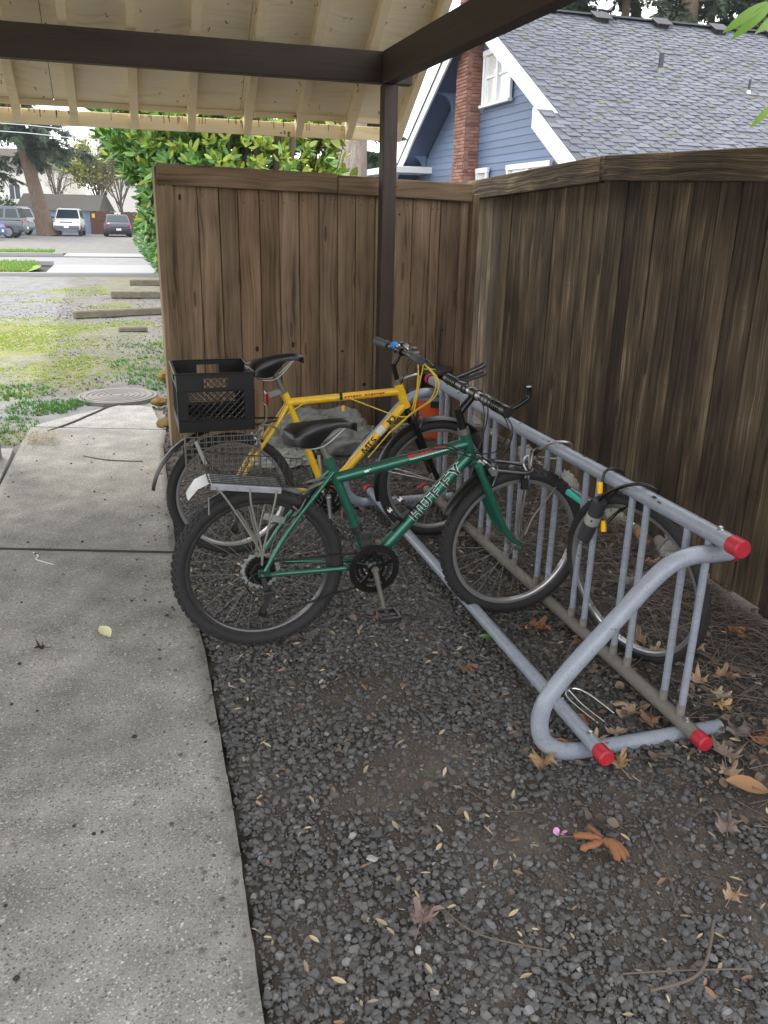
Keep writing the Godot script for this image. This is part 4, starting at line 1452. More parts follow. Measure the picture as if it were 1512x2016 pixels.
func yellow_bike() -> void:
	var t := thing("bicycle", "yellow mountain bike with a black milk crate over its rear wheel", "bicycle", Vector3(-0.763, 0, -3.807), 0.2917)
	t.rotation = Vector3(0.015, 0.2917, 0)
	var R := 0.308
	var hub := Vector3(0.028, R, 0)
	var fh := Vector3(1.066, 0.318, 0)
	var bb := Vector3(0.488, 0.285, 0)
	var st := Vector3(0.298, 0.773, 0)
	var hd1 := Vector3(0.850, 0.818, 0)
	var hd0 := Vector3(0.897, 0.700, 0)
	var ttA := Vector3(0.308, 0.748, 0)
	var ttB := Vector3(0.858, 0.782, 0)
	var dtB := Vector3(0.888, 0.716, 0)
	var m := tubes_mesh([[[bb, st], 0.0165], [[ttA, ttB], 0.0185], [[bb, dtB], 0.0205], [[hd0, hd1], 0.0215], [[bb + Vector3(0, 0, -0.035), bb + Vector3(0, 0, 0.035)], 0.021]])
	for s in [-1, 1]:
		m.tube(smooth([Vector3(0.302, 0.735, 0.015 * s), Vector3(0.24, 0.64, 0.034 * s), Vector3(0.11, 0.46, 0.05 * s), hub + Vector3(0.01, 0.012, 0.060 * s)], 4), 0.0095, 10)
		m.tube(smooth([bb + Vector3(-0.02, 0, 0.024 * s), bb + Vector3(-0.14, 0.01, 0.04 * s), hub + Vector3(0.03, -0.004, 0.060 * s)], 4), 0.0095, 10)
		m.box(hub + Vector3(0.008, 0.004, 0.060 * s), Vector3(0.044, 0.030, 0.006), 0.002)
	m.tube([st + Vector3(0.004, -0.01, 0), st + Vector3(-0.008, 0.018, 0)], 0.019, 12)
	var fo := obj("frame", m, M.yellow_paint, t)
	m = MB.new()
	m.xf = on_tube(ttA, ttB, 0.50, -0.1)
	for k in 14:
		if k == 6: continue
		m.box(Vector3(k * 0.0145, 0.001 * (k % 3), 0.0187), Vector3(0.010 + 0.002 * (k % 2), 0.010 - 0.002 * (k % 3), 0.0008))
	obj("badge", m, M.red_print, fo)
	# dark letters and the pale panel on the down tube
	for q in [["M", 0.50], ["T", 0.555], ["S", 0.605], ["I", 0.80], ["O", 0.835]]:
		obj("letter", lettering(q[0], 0.030, 0.0210, M.navy_print, true), M.navy_print, fo, on_tube(bb, dtB, q[1] + 0.0, -0.1))
	m = MB.new()
	m.xf = on_tube(bb, dtB, 0.70)
	m.tube([Vector3(-0.022, 0, 0), Vector3(0.024, 0, 0)], 0.0210, 16, false)
	obj("panel", m, M.white_plastic, fo)
	m = MB.new()
	m.tube([st + Vector3(0.004, -0.02, 0), Vector3(0.243, 0.900, 0)], 0.0125, 12)
	m.tube([Vector3(0.249, 0.890, 0), Vector3(0.242, 0.912, 0)], 0.018, 10)
	obj("seatpost", m, M.dull_steel, t)
	saddle(t, Vector2(0.108, 0.946), Vector2(0.384, 0.982), M.saddle_black)
	wheel(t, "rear_wheel", hub, R, 0.023, M.alloy, false, M.dull_steel, M.dull_steel, 0.12)
	# the front end is turned a little to the left
	var fr := Node3D.new()
	fr.name = "front_wheel"
	var piv := Vector3(0.88, 0, 0)
	wheel(t, "front_wheel", fh, 0.315, 0.024, M.alloy, false, M.dull_steel, M.dull_steel).rotation.y = 0.06
	fr.free()
	m = MB.new()
	m.tube([hd0 + Vector3(0.002, 0.0, 0), Vector3(0.905, 0.678, 0)], 0.020, 12)
	for s in [-1, 1]:
		m.tube(smooth([Vector3(0.908, 0.686, 0.012 * s), Vector3(0.915, 0.665, 0.04 * s), Vector3(0.955, 0.570, 0.049 * s), Vector3(1.03, 0.40, 0.050 * s), fh + Vector3(0.0, 0.01, 0.050 * s)], 4), 0.0135, 12)
		m.box(fh + Vector3(0, 0.0, 0.050 * s), Vector3(0.020, 0.034, 0.006), 0.002)
	obj("fork", m, M.black_paint, t)
	brake(t, Vector3(0.965, 0.600, 0), Vector3(0.4, 0.9, 0), Vector3(0.05, 0.98, 0).normalized() * 0.8, M.dark_alloy)
	brake(t, Vector3(0.145, 0.555, 0), Vector3(-0.7, 0.7, 0), Vector3(0.45, 0.83, 0).normalized() * 0.8, M.alloy)
	chainset(t, bb, 0.088, -1.5, M.steel, M.black_paint, true)
	rear_gear(t, hub, bb, 0.05, M.rusty_chain)
	# stem and bars, turned a little
	var cl := Vector3(0.862, 0.976, 0)
	m = MB.new()
	m.tube([hd1, hd1 + Vector3(-0.008, 0.024, 0)], 0.0225, 14)
	obj("headset", m, M.dull_steel, t)
	m = MB.new()
	m.tube([hd1 + Vector3(-0.004, 0.014, 0), Vector3(0.820, 0.918, 0)], 0.0125, 12)
	m.tube(smooth([Vector3(0.824, 0.906, 0), Vector3(0.84, 0.935, 0), cl + Vector3(-0.008, -0.012, 0)], 4), 0.0115, 12)
	m.tube([cl - Vector3(0, 0, 0.022), cl + Vector3(0, 0, 0.022)], 0.0205, 14)
	obj("stem", m, M.black_paint, t)
	m = MB.new()
	m.tube([Vector3(0.846, 0.836, 0), Vector3(0.90, 0.852, 0.0), Vector3(0.945, 0.862, 0), Vector3(0.962, 0.845, 0), Vector3(0.958, 0.81, 0)], 0.007, 8)
	obj("cable_hanger", m, M.alloy, t)
	var hbn := Node3D.new()
	hbn.name = "handlebar"
	t.add_child(hbn)
	hbn.position = cl
	hbn.rotation = Vector3(0, 0.07, 0)
	m = MB.new()
	m.tube([Vector3(-0.02, 0.006, -0.285), Vector3(0, 0, -0.1), Vector3(0, 0, 0.1), Vector3(-0.02, 0.006, 0.285)], 0.0115, 12)
	obj("bar", m, M.black_paint, hbn)
	for s in [-1, 1]:
		m = MB.new()
		m.tube([Vector3(-0.008, 0.002, 0.160 * s), Vector3(-0.021, 0.006, 0.295 * s)], [0.0185, 0.0215], 14)
		obj("grip", m, M.grip_rubber, hbn)
		m = MB.new()
		m.box(Vector3(0.020, -0.002, 0.118 * s), Vector3(0.048, 0.044, 0.050), 0.008)
		m.box(Vector3(0.030, 0.024, 0.085 * s), Vector3(0.030, 0.018, 0.034), 0.004)
		m.bar(Vector3(-0.01, 0.02, 0.10 * s), Vector3(-0.035, 0.035, 0.12 * s), 0.008, 0.005)
		m.tube([Vector3(0, 0, 0.112 * s), Vector3(0, 0, 0.14 * s)], 0.018, 10)
		obj("shifter", m, M.dark_alloy, hbn)
		m = MB.new()
		m.tube(smooth([Vector3(0.034, -0.008, 0.115 * s), Vector3(0.066, -0.020, 0.16 * s), Vector3(0.062, -0.034, 0.25 * s)], 4), 0.0058, 8)
		m.bar(Vector3(0.01, 0.0, 0.10 * s), Vector3(0.045, -0.008, 0.115 * s), 0.02, 0.016, 0.003)
		obj("brake_lever", m, M.black_paint, hbn)
		m = MB.new()
		m.lathe([Vector2(0.012, 0.0), Vector2(0.012, 0.008), Vector2(0.007, 0.014), Vector2(0, 0.014)], 12)
		obj("bell", m, M.steel, hbn, Transform3D(Basis(), Vector3(0.004, 0.012, 0.055 * s)))
	m = MB.new()
	m.box(Vector3(0.0, 0.014, -0.09), Vector3(0.040, 0.034, 0.042), 0.010)
	obj("blue_light", m, M.blue_plastic, hbn)
	m = MB.new()
	m.lathe([Vector2(0.0, 0.0), Vector2(0.015, 0.0), Vector2(0.017, 0.02), Vector2(0.013, 0.024), Vector2(0, 0.024)], 14)
	obj("lamp", m, M.alloy, hbn, Transform3D(Basis(Vector3(0, 0, 1), -1.4), Vector3(0.02, 0.016, -0.02)))
	cable([cl + Vector3(0.05, -0.01, -0.05), cl + Vector3(0.085, -0.06, 0.0), cl + Vector3(0.085, -0.16, 0.01), Vector3(0.935, 0.74, 0.01), Vector3(0.90, 0.655, 0.02), Vector3(0.80, 0.58, 0.026)], M.yellow_cable, t, 0.0034)
	cable([cl + Vector3(0.05, -0.01, 0.11), cl + Vector3(0.075, -0.05, 0.11), cl + Vector3(0.075, -0.14, 0.07), Vector3(0.94, 0.76, 0.03), Vector3(0.925, 0.68, 0.03)], M.yellow_cable, t, 0.0034)
	cable([cl + Vector3(0.05, -0.02, 0.15), cl + Vector3(0.12, -0.1, 0.20), cl + Vector3(0.12, -0.19, 0.17), cl + Vector3(0.07, -0.27, 0.08), Vector3(0.87, 0.64, 0.03), Vector3(0.80, 0.575, 0.026), Vector3(0.70, 0.46, 0.024)], M.yellow_cable, t, 0.0034)
	cable([cl + Vector3(0.05, -0.02, 0.13), cl + Vector3(0.115, -0.1, 0.18), cl + Vector3(0.11, -0.2, 0.15), cl + Vector3(0.05, -0.28, 0.07), Vector3(0.86, 0.66, 0.024), Vector3(0.64, 0.745, 0.022), Vector3(0.55, 0.775, 0.012), Vector3(0.43, 0.765, 0.015), Vector3(0.30, 0.70, 0.026)], M.yellow_cable, t, 0.003)
	cable([cl + Vector3(0.03, 0.0, -0.10), cl + Vector3(0.06, 0.03, -0.03), cl + Vector3(0.05, -0.01, 0.05), cl + Vector3(0.02, -0.09, 0.02), Vector3(0.855, 0.82, 0.03)], M.black_plastic, t, 0.003)
	cable([cl + Vector3(0.03, 0.0, 0.10), cl + Vector3(0.07, 0.02, 0.04), cl + Vector3(0.06, -0.03, -0.04), cl + Vector3(0.03, -0.10, -0.02), Vector3(0.875, 0.80, -0.03)], M.black_plastic, t, 0.003)
	# a yellow tagged clip under the top tube
	m = MB.new()
	m.tube([Vector3(0.555, 0.768, 0), Vector3(0.568, 0.768, 0)], 0.0215, 12)
	m.tube([Vector3(0.562, 0.76, 0.0), Vector3(0.568, 0.725, 0.014)], 0.006, 6)
	obj("clip", m, M.black_plastic, t)
	m = MB.new()
	m.box(Vector3(0.572, 0.712, 0.015), Vector3(0.014, 0.030, 0.012), 0.003)
	obj("clip_tag", m, M.yellow_plastic, t)
	# fenders
	fender(t, fh, R + 0.022, 0.85, 3.45, 0.058, M.black_plastic, "front_fender")
	fender(t, hub + Vector3(-0.035, -0.005, 0), 0.342, 1.75, 2.98, 0.055, M.black_plastic, "rear_fender")
	m = MB.new()
	for s in [-1, 1]:
		m.tube([fh + Vector3(0, 0, 0.055 * s), fh + Vector3(-0.31, 0.11, 0.028 * s)], 0.0022, 5)
		m.tube([fh + Vector3(0, 0, 0.055 * s), fh + Vector3(-0.32, 0.08, 0.028 * s)], 0.0022, 5)
	obj("fender_stay", m, M.steel, t)
	# rear rack that the crate and the folded baskets sit on
	var rk := Node3D.new()
	rk.name = "carrier"
	t.add_child(rk)
	m = MB.new()
	for s in [-1, 1]:
		m.tube([Vector3(-0.20, 0.652, 0.06 * s), Vector3(0.16, 0.664, 0.06 * s), Vector3(0.27, 0.67, 0.02 * s)], 0.005, 8)
		m.tube([Vector3(-0.13, 0.652, 0.06 * s), Vector3(-0.115, 0.50, 0.066 * s), hub + Vector3(-0.0, 0.03, 0.066 * s)], 0.005, 8)
	for k in 4: m.tube([Vector3(-0.18 + k * 0.11, 0.655, -0.06), Vector3(-0.18 + k * 0.11, 0.655, 0.06)], 0.004, 6)
	obj("tubes", m, M.black_paint, rk)
	m = MB.new()
	m.bar(Vector3(-0.142, 0.640, 0.215), Vector3(-0.105, 0.535, 0.222), 0.006, 0.016)
	obj("basket_hook", m, M.steel, rk)
	m = MB.new()
	m.tube(smooth([Vector3(0.15, 0.66, 0.1), Vector3(0.185, 0.69, 0.1), Vector3(0.19, 0.75, 0.1), Vector3(0.175, 0.77, 0.1)], 4), 0.0045, 6)
	m.tube(smooth([Vector3(0.16, 0.67, 0.1), Vector3(0.21, 0.66, 0.08), Vector3(0.25, 0.63, 0.04)], 4), 0.0045, 6)
	obj("hook", m, M.galvanised, rk)
	# red reflector behind the seat post
	m = MB.new()
	m.box(Vector3(0.205, 0.775, 0), Vector3(0.012, 0.052, 0.07), 0.004)
	var rl := obj("reflector", m, M.red_reflector, t)
	m = MB.new()
	m.bar(Vector3(0.212, 0.785, 0), Vector3(0.285, 0.805, 0), 0.02, 0.028, 0.004)
	obj("bracket", m, M.clear_plastic, rl)
	# side baskets of wire
	for s in [1, -1]:
		var b := MB.new()
		var z0: float = 0.10 * s
		var z1: float = 0.205 * s
		var xa := -0.185
		var xb := 0.145
		var yb := 0.470
		var yt := 0.655
		for k in 12:
			var x := lerpf(xa, xb, k / 11.0)
			b.tube([Vector3(x, yt, z1), Vector3(x, yb, z1 - 0.01 * s), Vector3(x, yb, z0), Vector3(x, yt, z0)], 0.0015, 4, false)
		for k in 8:
			var y := lerpf(yb, yt, k / 7.0)
			b.tube([Vector3(xa, y, z0), Vector3(xa, y, z1), Vector3(xb, y, z1), Vector3(xb, y, z0), Vector3(xa, y, z0)], 0.0022 if k == 7 else 0.0015, 4, false)
		for k in 3:
			var z := lerpf(z0, z1, (k + 1) / 4.0)
			b.tube([Vector3(xa, yt, z), Vector3(xa, yb, z), Vector3(xb, yb, z), Vector3(xb, yt, z)], 0.0015, 4, false)
		obj("side_basket", b, M.dull_steel, t)
	crate(t)

func crate(bike: Node3D) -> void:
	var c := thing("milk_crate", "black plastic milk crate with handle holes and lattice sides on the yellow bike's rear rack", "crate")
	c.transform = bike.transform * Transform3D(Basis(Vector3(0, 1, 0), 0.02), Vector3(-0.043, 0.668, 0.0))
	var W := 0.165
	var H := 0.262
	var T := 0.006
	var m := MB.new()
	# top and bottom bands, corner posts
	for s in [-1, 1]:
		for q in [[0.0, 0.050], [H - 0.078, H]]:
			var h: float = q[1] - q[0]
			if q[1] == H:
				# the upper band has a hand hole
				for e in [-1, 1]:
					m.box(Vector3(e * 0.108, H - 0.039, s * W), Vector3(0.114, 0.078, T), 0.001)
					m.box(Vector3(s * W, H - 0.039, e * 0.108), Vector3(T, 0.078, 0.114), 0.001)
				m.box(Vector3(0, H - 0.011, s * W), Vector3(0.102, 0.022, T), 0.001)
				m.box(Vector3(s * W, H - 0.011, 0), Vector3(T, 0.022, 0.102), 0.001)
				m.box(Vector3(0, H - 0.072, s * W), Vector3(0.102, 0.012, T), 0.001)
				m.box(Vector3(s * W, H - 0.072, 0), Vector3(T, 0.012, 0.102), 0.001)
			else:
				m.box(Vector3(0, h / 2, s * W), Vector3(W * 2, h, T), 0.001)
				m.box(Vector3(s * W, h / 2, 0), Vector3(T, h, W * 2), 0.001)
		m.box(Vector3(0, H - 0.003, s * (W + 0.004)), Vector3(W * 2 + 0.016, 0.008, 0.014), 0.002)
		m.box(Vector3(s * (W + 0.004), H - 0.003, 0), Vector3(0.014, 0.008, W * 2 + 0.002), 0.002)
		m.box(Vector3(0, 0.055, s * (W + 0.002)), Vector3(W * 2 + 0.01, 0.006, 0.008), 0.001)
		m.box(Vector3(0, H - 0.080, s * (W + 0.002)), Vector3(W * 2 + 0.01, 0.006, 0.008), 0.001)
		for e in [-1, 1]:
			m.box(Vector3(s * (W - 0.019), 0.117, e * W), Vector3(0.046, 0.134, T), 0.001)
			m.box(Vector3(s * W, 0.117, e * (W - 0.019)), Vector3(T, 0.134, 0.046), 0.001)
	obj("shell", m, M.black_plastic, c)
	# lattice of diagonal bars in the four windows and across the floor
	for f in 5:
		m = MB.new()
		var base := Transform3D(Basis(Vector3.UP, PI / 2 * f), Vector3.ZERO) * Transform3D(Basis(), Vector3(0, 0.117, W))
		if f == 4: base = Transform3D(Basis(Vector3.RIGHT, -PI / 2), Vector3(0, 0.004, 0))
		m.xf = base
		var hw := 0.125 if f < 4 else W
		var hh := 0.068 if f < 4 else W
		for dgn in [-1, 1]:
			var o := -hw - hh
			while o < hw + hh:
				# the line x = o + d * y cut to the window
				var pts := []
				for y in [-hh, hh]:
					var x: float = o + dgn * y
					pts.append(Vector2(x, y))
				var a: Vector2 = pts[0]
				var b: Vector2 = pts[1]
				if a.x > b.x: var tmp := a; a = b; b = tmp
				if b.x > -hw and a.x < hw:
					var ya := a.y + (maxf(a.x, -hw) - a.x) * (b.y - a.y) / (b.x - a.x)
					var yb := b.y + (minf(b.x, hw) - b.x) * (b.y - a.y) / (b.x - a.x)
					m.bar(Vector3(maxf(a.x, -hw), ya, dgn * 0.0015), Vector3(minf(b.x, hw), yb, dgn * 0.0015), 0.0045, 0.004)
				o += 0.030
		obj("lattice", m, M.black_plastic, c)

# ---------------------------------------------------------------- locks and the loose wheel
func locks() -> void:
	# U-lock round the green bike's front wheel
	var B := Transform3D(Basis.from_euler(Vector3(0.026, 0.3088, 0)), Vector3(-0.487, 0, -2.893))
	var t := thing("u_lock", "grey steel U-lock clamped round the green bicycle's front tyre", "lock")
	t.transform = B
	var m := MB.new()
	m.tube(smooth([Vector3(0.925, 0.665, 0.052), Vector3(1.00, 0.652, 0.052), Vector3(1.075, 0.640, 0.050), Vector3(1.112, 0.640, 0.030), Vector3(1.122, 0.643, 0.0), Vector3(1.112, 0.646, -0.030), Vector3(1.075, 0.652, -0.050), Vector3(1.00, 0.664, -0.052), Vector3(0.925, 0.678, -0.052)], 5), 0.0072, 10)
	obj("shackle", m, M.dark_alloy, t)
	m = MB.new()
	m.tube([Vector3(0.918, 0.676, -0.085), Vector3(0.916, 0.670, 0.095)], 0.0145, 14)
	obj("crossbar", m, M.steel, t)
	m = MB.new()
	m.tube([Vector3(0.916, 0.671, 0.030), Vector3(0.916, 0.670, 0.068)], 0.0185, 14)
	m.tube([Vector3(0.918, 0.676, -0.068), Vector3(0.918, 0.675, -0.038)], 0.0185, 14)
	obj("sleeve", m, M.black_plastic, t)
	# cable lock from the U-lock over the top bar
	var R := Transform3D(Basis(Vector3.UP, 0.2932), Vector3(0.673, 0, -2.187))
	var q := func(x: float, y: float, z: float) -> Vector3: return R * Vector3(x, y, z)
	t = thing("cable_lock", "clear coated steel cable looped over the rack's top bar with a black crimp sleeve", "lock")
	m = MB.new()
	var a := B * Vector3(1.112, 0.630, 0.012)
	m.tube(smooth([a, B * Vector3(1.10, 0.700, 0.006), B * Vector3(1.085, 0.668, 0.0), B * Vector3(1.115, 0.628, 0.0), q.call(0.33, 0.650, -1.225), q.call(0.318, 0.690, -1.13), q.call(0.325, 0.732, -1.06), q.call(0.36, 0.741, -1.03), q.call(0.398, 0.728, -1.03), q.call(0.402, 0.690, -1.05), q.call(0.38, 0.650, -1.10), q.call(0.345, 0.634, -1.20)], 6), 0.0052, 8)
	obj("cable", m, M.alloy, t)
	m = MB.new()
	m.tube([q.call(0.332, 0.640, -1.222), q.call(0.322, 0.672, -1.165)], 0.0105, 10)
	obj("crimp_sleeve", m, M.black_plastic, t)
	m = MB.new()
	m.tube(smooth([B * Vector3(1.100, 0.640, 0.03), B * Vector3(1.085, 0.52, 0.035), B * Vector3(1.084, 0.42, 0.03), B * Vector3(1.105, 0.37, 0.03), B * Vector3(1.14, 0.45, 0.03), B * Vector3(1.22, 0.545, 0.02), B * Vector3(1.26, 0.60, 0.0)], 6), 0.0048, 8)
	m.tube(smooth([B * Vector3(1.088, 0.640, 0.03), B * Vector3(1.070, 0.52, 0.035), B * Vector3(1.070, 0.40, 0.03), B * Vector3(1.090, 0.35, 0.03)], 6), 0.0048, 8)
	obj("hanging_cable", m, M.dull_steel, t)
	m = MB.new()
	m.box(B * Vector3(1.080, 0.592, 0.036), Vector3(0.030, 0.046, 0.018), 0.004)
	obj("padlock", m, M.black_plastic, t)
	# barrel lock with black cable
	t = thing("barrel_lock", "grey barrel cable lock with a pale band and yellow tags hanging from the rack", "lock")
	var c1: Vector3 = q.call(0.305, 0.628, -0.622)
	var c0: Vector3 = q.call(0.305, 0.452, -0.706)
	m = MB.new()
	var pts := []
	var rad := []
	for k in 9:
		pts.append(c0.lerp(c1, k / 8.0))
		rad.append(0.0255 if k in [0, 8] else 0.0275)
	m.tube(pts, rad, 20)
	obj("barrel", m, M.lock_grey, t)
	m = MB.new()
	m.tube([c0.lerp(c1, 0.44), c0.lerp(c1, 0.66)], 0.0286, 20)
	var bd := obj("band", m, M.rag, t)
	m = MB.new()
	var ax := (c1 - c0).normalized()
	var out := (CAM - c0).normalized()
	out = (out - ax * out.dot(ax)).normalized()
	m.tube([c0.lerp(c1, 0.58) + out * 0.027, c0.lerp(c1, 0.58) + out * 0.0292], 0.0042, 10)
	obj("keyhole", m, M.black_plastic, bd)
	m = MB.new()
	m.tube(smooth([c1 - ax * 0.02, c1 + ax * 0.02, q.call(0.312, 0.690, -0.555), q.call(0.330, 0.728, -0.49), q.call(0.362, 0.738, -0.45), q.call(0.400, 0.722, -0.43), q.call(0.404, 0.690, -0.45), q.call(0.385, 0.650, -0.52), q.call(0.372, 0.590, -0.60), q.call(0.34, 0.54, -0.62)], 6), 0.0062, 8)
	m.tube(smooth([q.call(0.318, 0.664, -0.640), q.call(0.325, 0.722, -0.650), q.call(0.355, 0.738, -0.648), q.call(0.398, 0.722, -0.645), q.call(0.400, 0.685, -0.64), q.call(0.37, 0.65, -0.63), q.call(0.33, 0.63, -0.63)], 6), 0.0055, 8)
	obj("cable", m, M.black_plastic, t)
	for s in [[0.308, 0.672, -0.640, 0.02], [0.335, 0.525, -0.630, 0.035]]:
		m = MB.new()
		m.tube([q.call(s[0], s[1] - 0.02, s[2] + 0.004), q.call(s[0], s[1] + 0.02, s[2] - 0.004)], 0.0105, 10)
		obj("tag", m, M.yellow_plastic, t)
	# a bent bit of teal frame left on the rack
	t = thing("metal_tube", "short teal painted metal tube left behind the rack between the two tyres", "tube")
	m = MB.new()
	m.tube(smooth([q.call(0.37, 0.545, -0.97), q.call(0.375, 0.540, -0.90), q.call(0.38, 0.532, -0.82), q.call(0.385, 0.520, -0.76)], 4), 0.014, 10)
	obj("tube", m, M.teal_paint, t)
	m = MB.new()
	m.tube([q.call(0.375, 0.562, -0.96), q.call(0.38, 0.556, -0.80)], 0.005, 8)
	obj("cable", m, M.alloy, t)
	# the loose wheel
	t = thing("bicycle_wheel", "single bicycle wheel with a smooth dark tyre leaning on the near end of the rack", "wheel", Vector3(0.972, 0, -2.87), -0.98)
	t.rotation = Vector3(0.15, -0.98, 0)
	var w := wheel(t, "wheel", Vector3(0, 0.335, 0), 0.335, 0.0185, M.alloy, false, M.wire_dull, M.dull_steel)
	for ch in w.get_children():
		var p: Transform3D = (ch as Node3D).transform
		w.remove_child(ch)
		t.add_child(ch, true)
		(ch as Node3D).transform = Transform3D(Basis(), Vector3(0, 0.335, 0)) * p
	t.remove_child(w)
	w.free()

# ---------------------------------------------------------------- bucket, tarp and the other things on the ground
func clutter() -> void:
	var t := thing("bucket", "orange plastic bucket with a grey lid standing in the fence corner", "bucket", Vector3(0.33, 0, -6.28))
	var m := MB.new()
	m.lathe([Vector2(0.0, 0.0), Vector2(0.130, 0.0), Vector2(0.134, 0.01), Vector2(0.148, 0.24), Vector2(0.154, 0.243), Vector2(0.154, 0.262), Vector2(0.150, 0.265), Vector2(0.151, 0.30), Vector2(0.157, 0.302), Vector2(0.157, 0.312)], 36)
	obj("body", m, M.orange_plastic, t)
	m = MB.new()
	m.lathe([Vector2(0.158, 0.296), Vector2(0.163, 0.300), Vector2(0.164, 0.345), Vector2(0.158, 0.350), Vector2(0.148, 0.347), Vector2(0.0, 0.345)], 36)
	obj("lid", m, M.grey_plastic, t)
	m = MB.new()
	m.tube(smooth([Vector3(-0.15, 0.28, 0.0), Vector3(-0.13, 0.20, 0.11), Vector3(0, 0.165, 0.165), Vector3(0.13, 0.20, 0.11), Vector3(0.15, 0.28, 0)], 6), 0.004, 6)
	obj("handle", m, M.steel, t)
	m = MB.new()
	m.box(Vector3(0.05, 0.275, 0.150), Vector3(0.10, 0.05, 0.02), 0.003)
	obj("handle_grip", m, M.black_plastic, t)
	t = thing("tub", "round black plastic tub with a yellow label on its lid, stacked on the orange bucket", "tub", Vector3(0.365, 0.353, -6.29))
	m = MB.new()
	m.lathe([Vector2(0.0, 0.0), Vector2(0.105, 0.0), Vector2(0.118, 0.13), Vector2(0.122, 0.135)], 32)
	obj("body", m, M.black_plastic, t)
	m = MB.new()
	m.lathe([Vector2(0.124, 0.132), Vector2(0.129, 0.136), Vector2(0.129, 0.160), Vector2(0.124, 0.167), Vector2(0.112, 0.164), Vector2(0.0, 0.166)], 32)
	var lo := obj("lid", m, M.lock_grey, t)
	m = MB.new()
	m.box(Vector3(-0.045, 0.1675, 0.055), Vector3(0.085, 0.003, 0.035))
	mat("label_yellow", Color8(214, 214, 60), 0.5)
	obj("sticker", m, M.label_yellow, lo)
	# crumpled tarp
	t = thing("tarp", "crumpled dark grey tarp heaped on the ground against the board fence", "tarp", Vector3(-0.46, 0, -5.80), 0.35)
	var n1 := noise(61, 3.2, 3)
	var n2 := noise(62, 1.6, 2, FastNoiseLite.TYPE_CELLULAR)
	m = MB.new()
	var rows := []
	for j in 34:
		var row := []
		var f := j / 33.0
		var el := f * PI / 2
		for k in 61:
			var a := TAU * k / 60.0
			var d := Vector3(cos(a) * cos(el), sin(el), -sin(a) * cos(el))
			var rr := 1.0 + 0.26 * n1.get_noise_3d(d.x * 0.5, d.y * 0.5, d.z * 0.5) + 0.10 * (1.0 - 2.0 * absf(n1.get_noise_3d(d.x * 0.7 + 5, d.y * 0.9, d.z * 0.7)))
			row.append(Vector3(d.x * 0.40 * rr, maxf(0.0, d.y * 0.265 * rr + 0.02 * n1.get_noise_2d(d.x * 1.2, d.z * 1.2)), d.z * 0.21 * rr))
		rows.append(row)
	m.grid(rows)
	obj("sheet", m, M.tarp, t)
	t = thing("rag_pile", "pile of pale dirty rags on the gravel beside the grey tarp", "rags", Vector3(-0.70, 0, -5.45), 0.2)
	m = MB.new()
	rows = []
	for j in 16:
		var row := []
		var el := j / 15.0 * PI / 2
		for k in 37:
			var a := TAU * k / 36.0
			var d := Vector3(cos(a) * cos(el), sin(el), -sin(a) * cos(el))
			var rr := 1.0 + 0.5 * n1.get_noise_3d(d.x * 2.4 + 9, d.y * 2, d.z * 2.4)
			row.append(Vector3(d.x * 0.21 * rr, d.y * 0.085 * rr, d.z * 0.13 * rr))
		rows.append(row)
	m.grid(rows)
	obj("cloth", m, M.rag, t)
	# chrome wire loops by the front of the rack
	t = thing("wire_hoop", "bent chrome wire hoop lying on the gravel inside the near end of the rack", "hoop", Vector3(0.70, 0.0, -2.46), -0.85)
	m = MB.new()
	m.tube(smooth([Vector3(0.085, 0.02, 0.045), Vector3(0.0, 0.04, 0.045), Vector3(-0.055, 0.052, 0.035), Vector3(-0.075, 0.056, 0.0), Vector3(-0.055, 0.052, -0.035), Vector3(0.0, 0.042, -0.045), Vector3(0.085, 0.022, -0.045)], 6), 0.0036, 8)
	obj("hoop", m, M.chrome, t)
	m = MB.new()
	m.tube(smooth([Vector3(0.09, 0.015, 0.015), Vector3(0.0, 0.036, 0.015), Vector3(-0.075, 0.056, 0.0)], 4), 0.0034, 8)
	m.tube(smooth([Vector3(-0.07, 0.055, 0.01), Vector3(-0.08, 0.02, 0.02), Vector3(-0.02, 0.008, 0.06), Vector3(0.08, 0.012, 0.065)], 5), 0.0034, 8)
	obj("bent_end", m, M.chrome, t)
	# broken concrete footing along the right fence
	var pieces := [[1.36, -4.62, 0.50, -0.236], [1.225, -5.20, 0.55, -0.25], [1.50, -4.05, 0.55, -0.22], [1.06, -5.86, 0.62, -0.20]]
	var tx := ["longest chunk of broken concrete footing at the fence foot, below the fence's pale boards", "broken concrete footing chunk at the fence foot behind the cable lock", "broken concrete footing chunk at the fence foot behind the leaning wheel", "rough pale concrete chunk at the fence foot near the corner"]
	for k in 4:
		var q: Array = pieces[k]
		m = MB.new()
		rows = []
		var L: float = q[2]
		for j in 15:
			var row := []
			var f := j / 14.0
			for s in 9:
				var u := s / 8.0
				var h := 0.085 * sin(PI * clampf(u * 1.0, 0.0, 1.0)) ** 0.5 * (sin(PI * f) ** 0.25 if f > 0 and f < 1 else 0.0)
				row.append(Vector3((u - 0.5) * 0.17 + n1.get_noise_2d(f * 5 + k, u * 2) * 0.05, h * (1.0 + 0.5 * n1.get_noise_2d(f * 9 + k * 3, u * 3)), -(f - 0.5) * L))
			rows.append(row)
		m.grid(rows)
		var o := obj("concrete_chunk", m, M.concrete, null, Transform3D(Basis(Vector3.UP, q[3]), Vector3(q[0], -0.005, q[1])))
		m.c.fill(Color(1, 1, 1))
		tag(o, tx[k], "concrete", "broken footing along the fence")
	# mossy stones at the foot of the left fence
	speck("moss_rock", 47, [Color8(74, 54, 34), Color8(132, 96, 56), Color8(100, 96, 46), Color8(158, 120, 80)], 256, 0.3, [[300, 4, Color8(90, 100, 40)]], 0.95, 1.0)
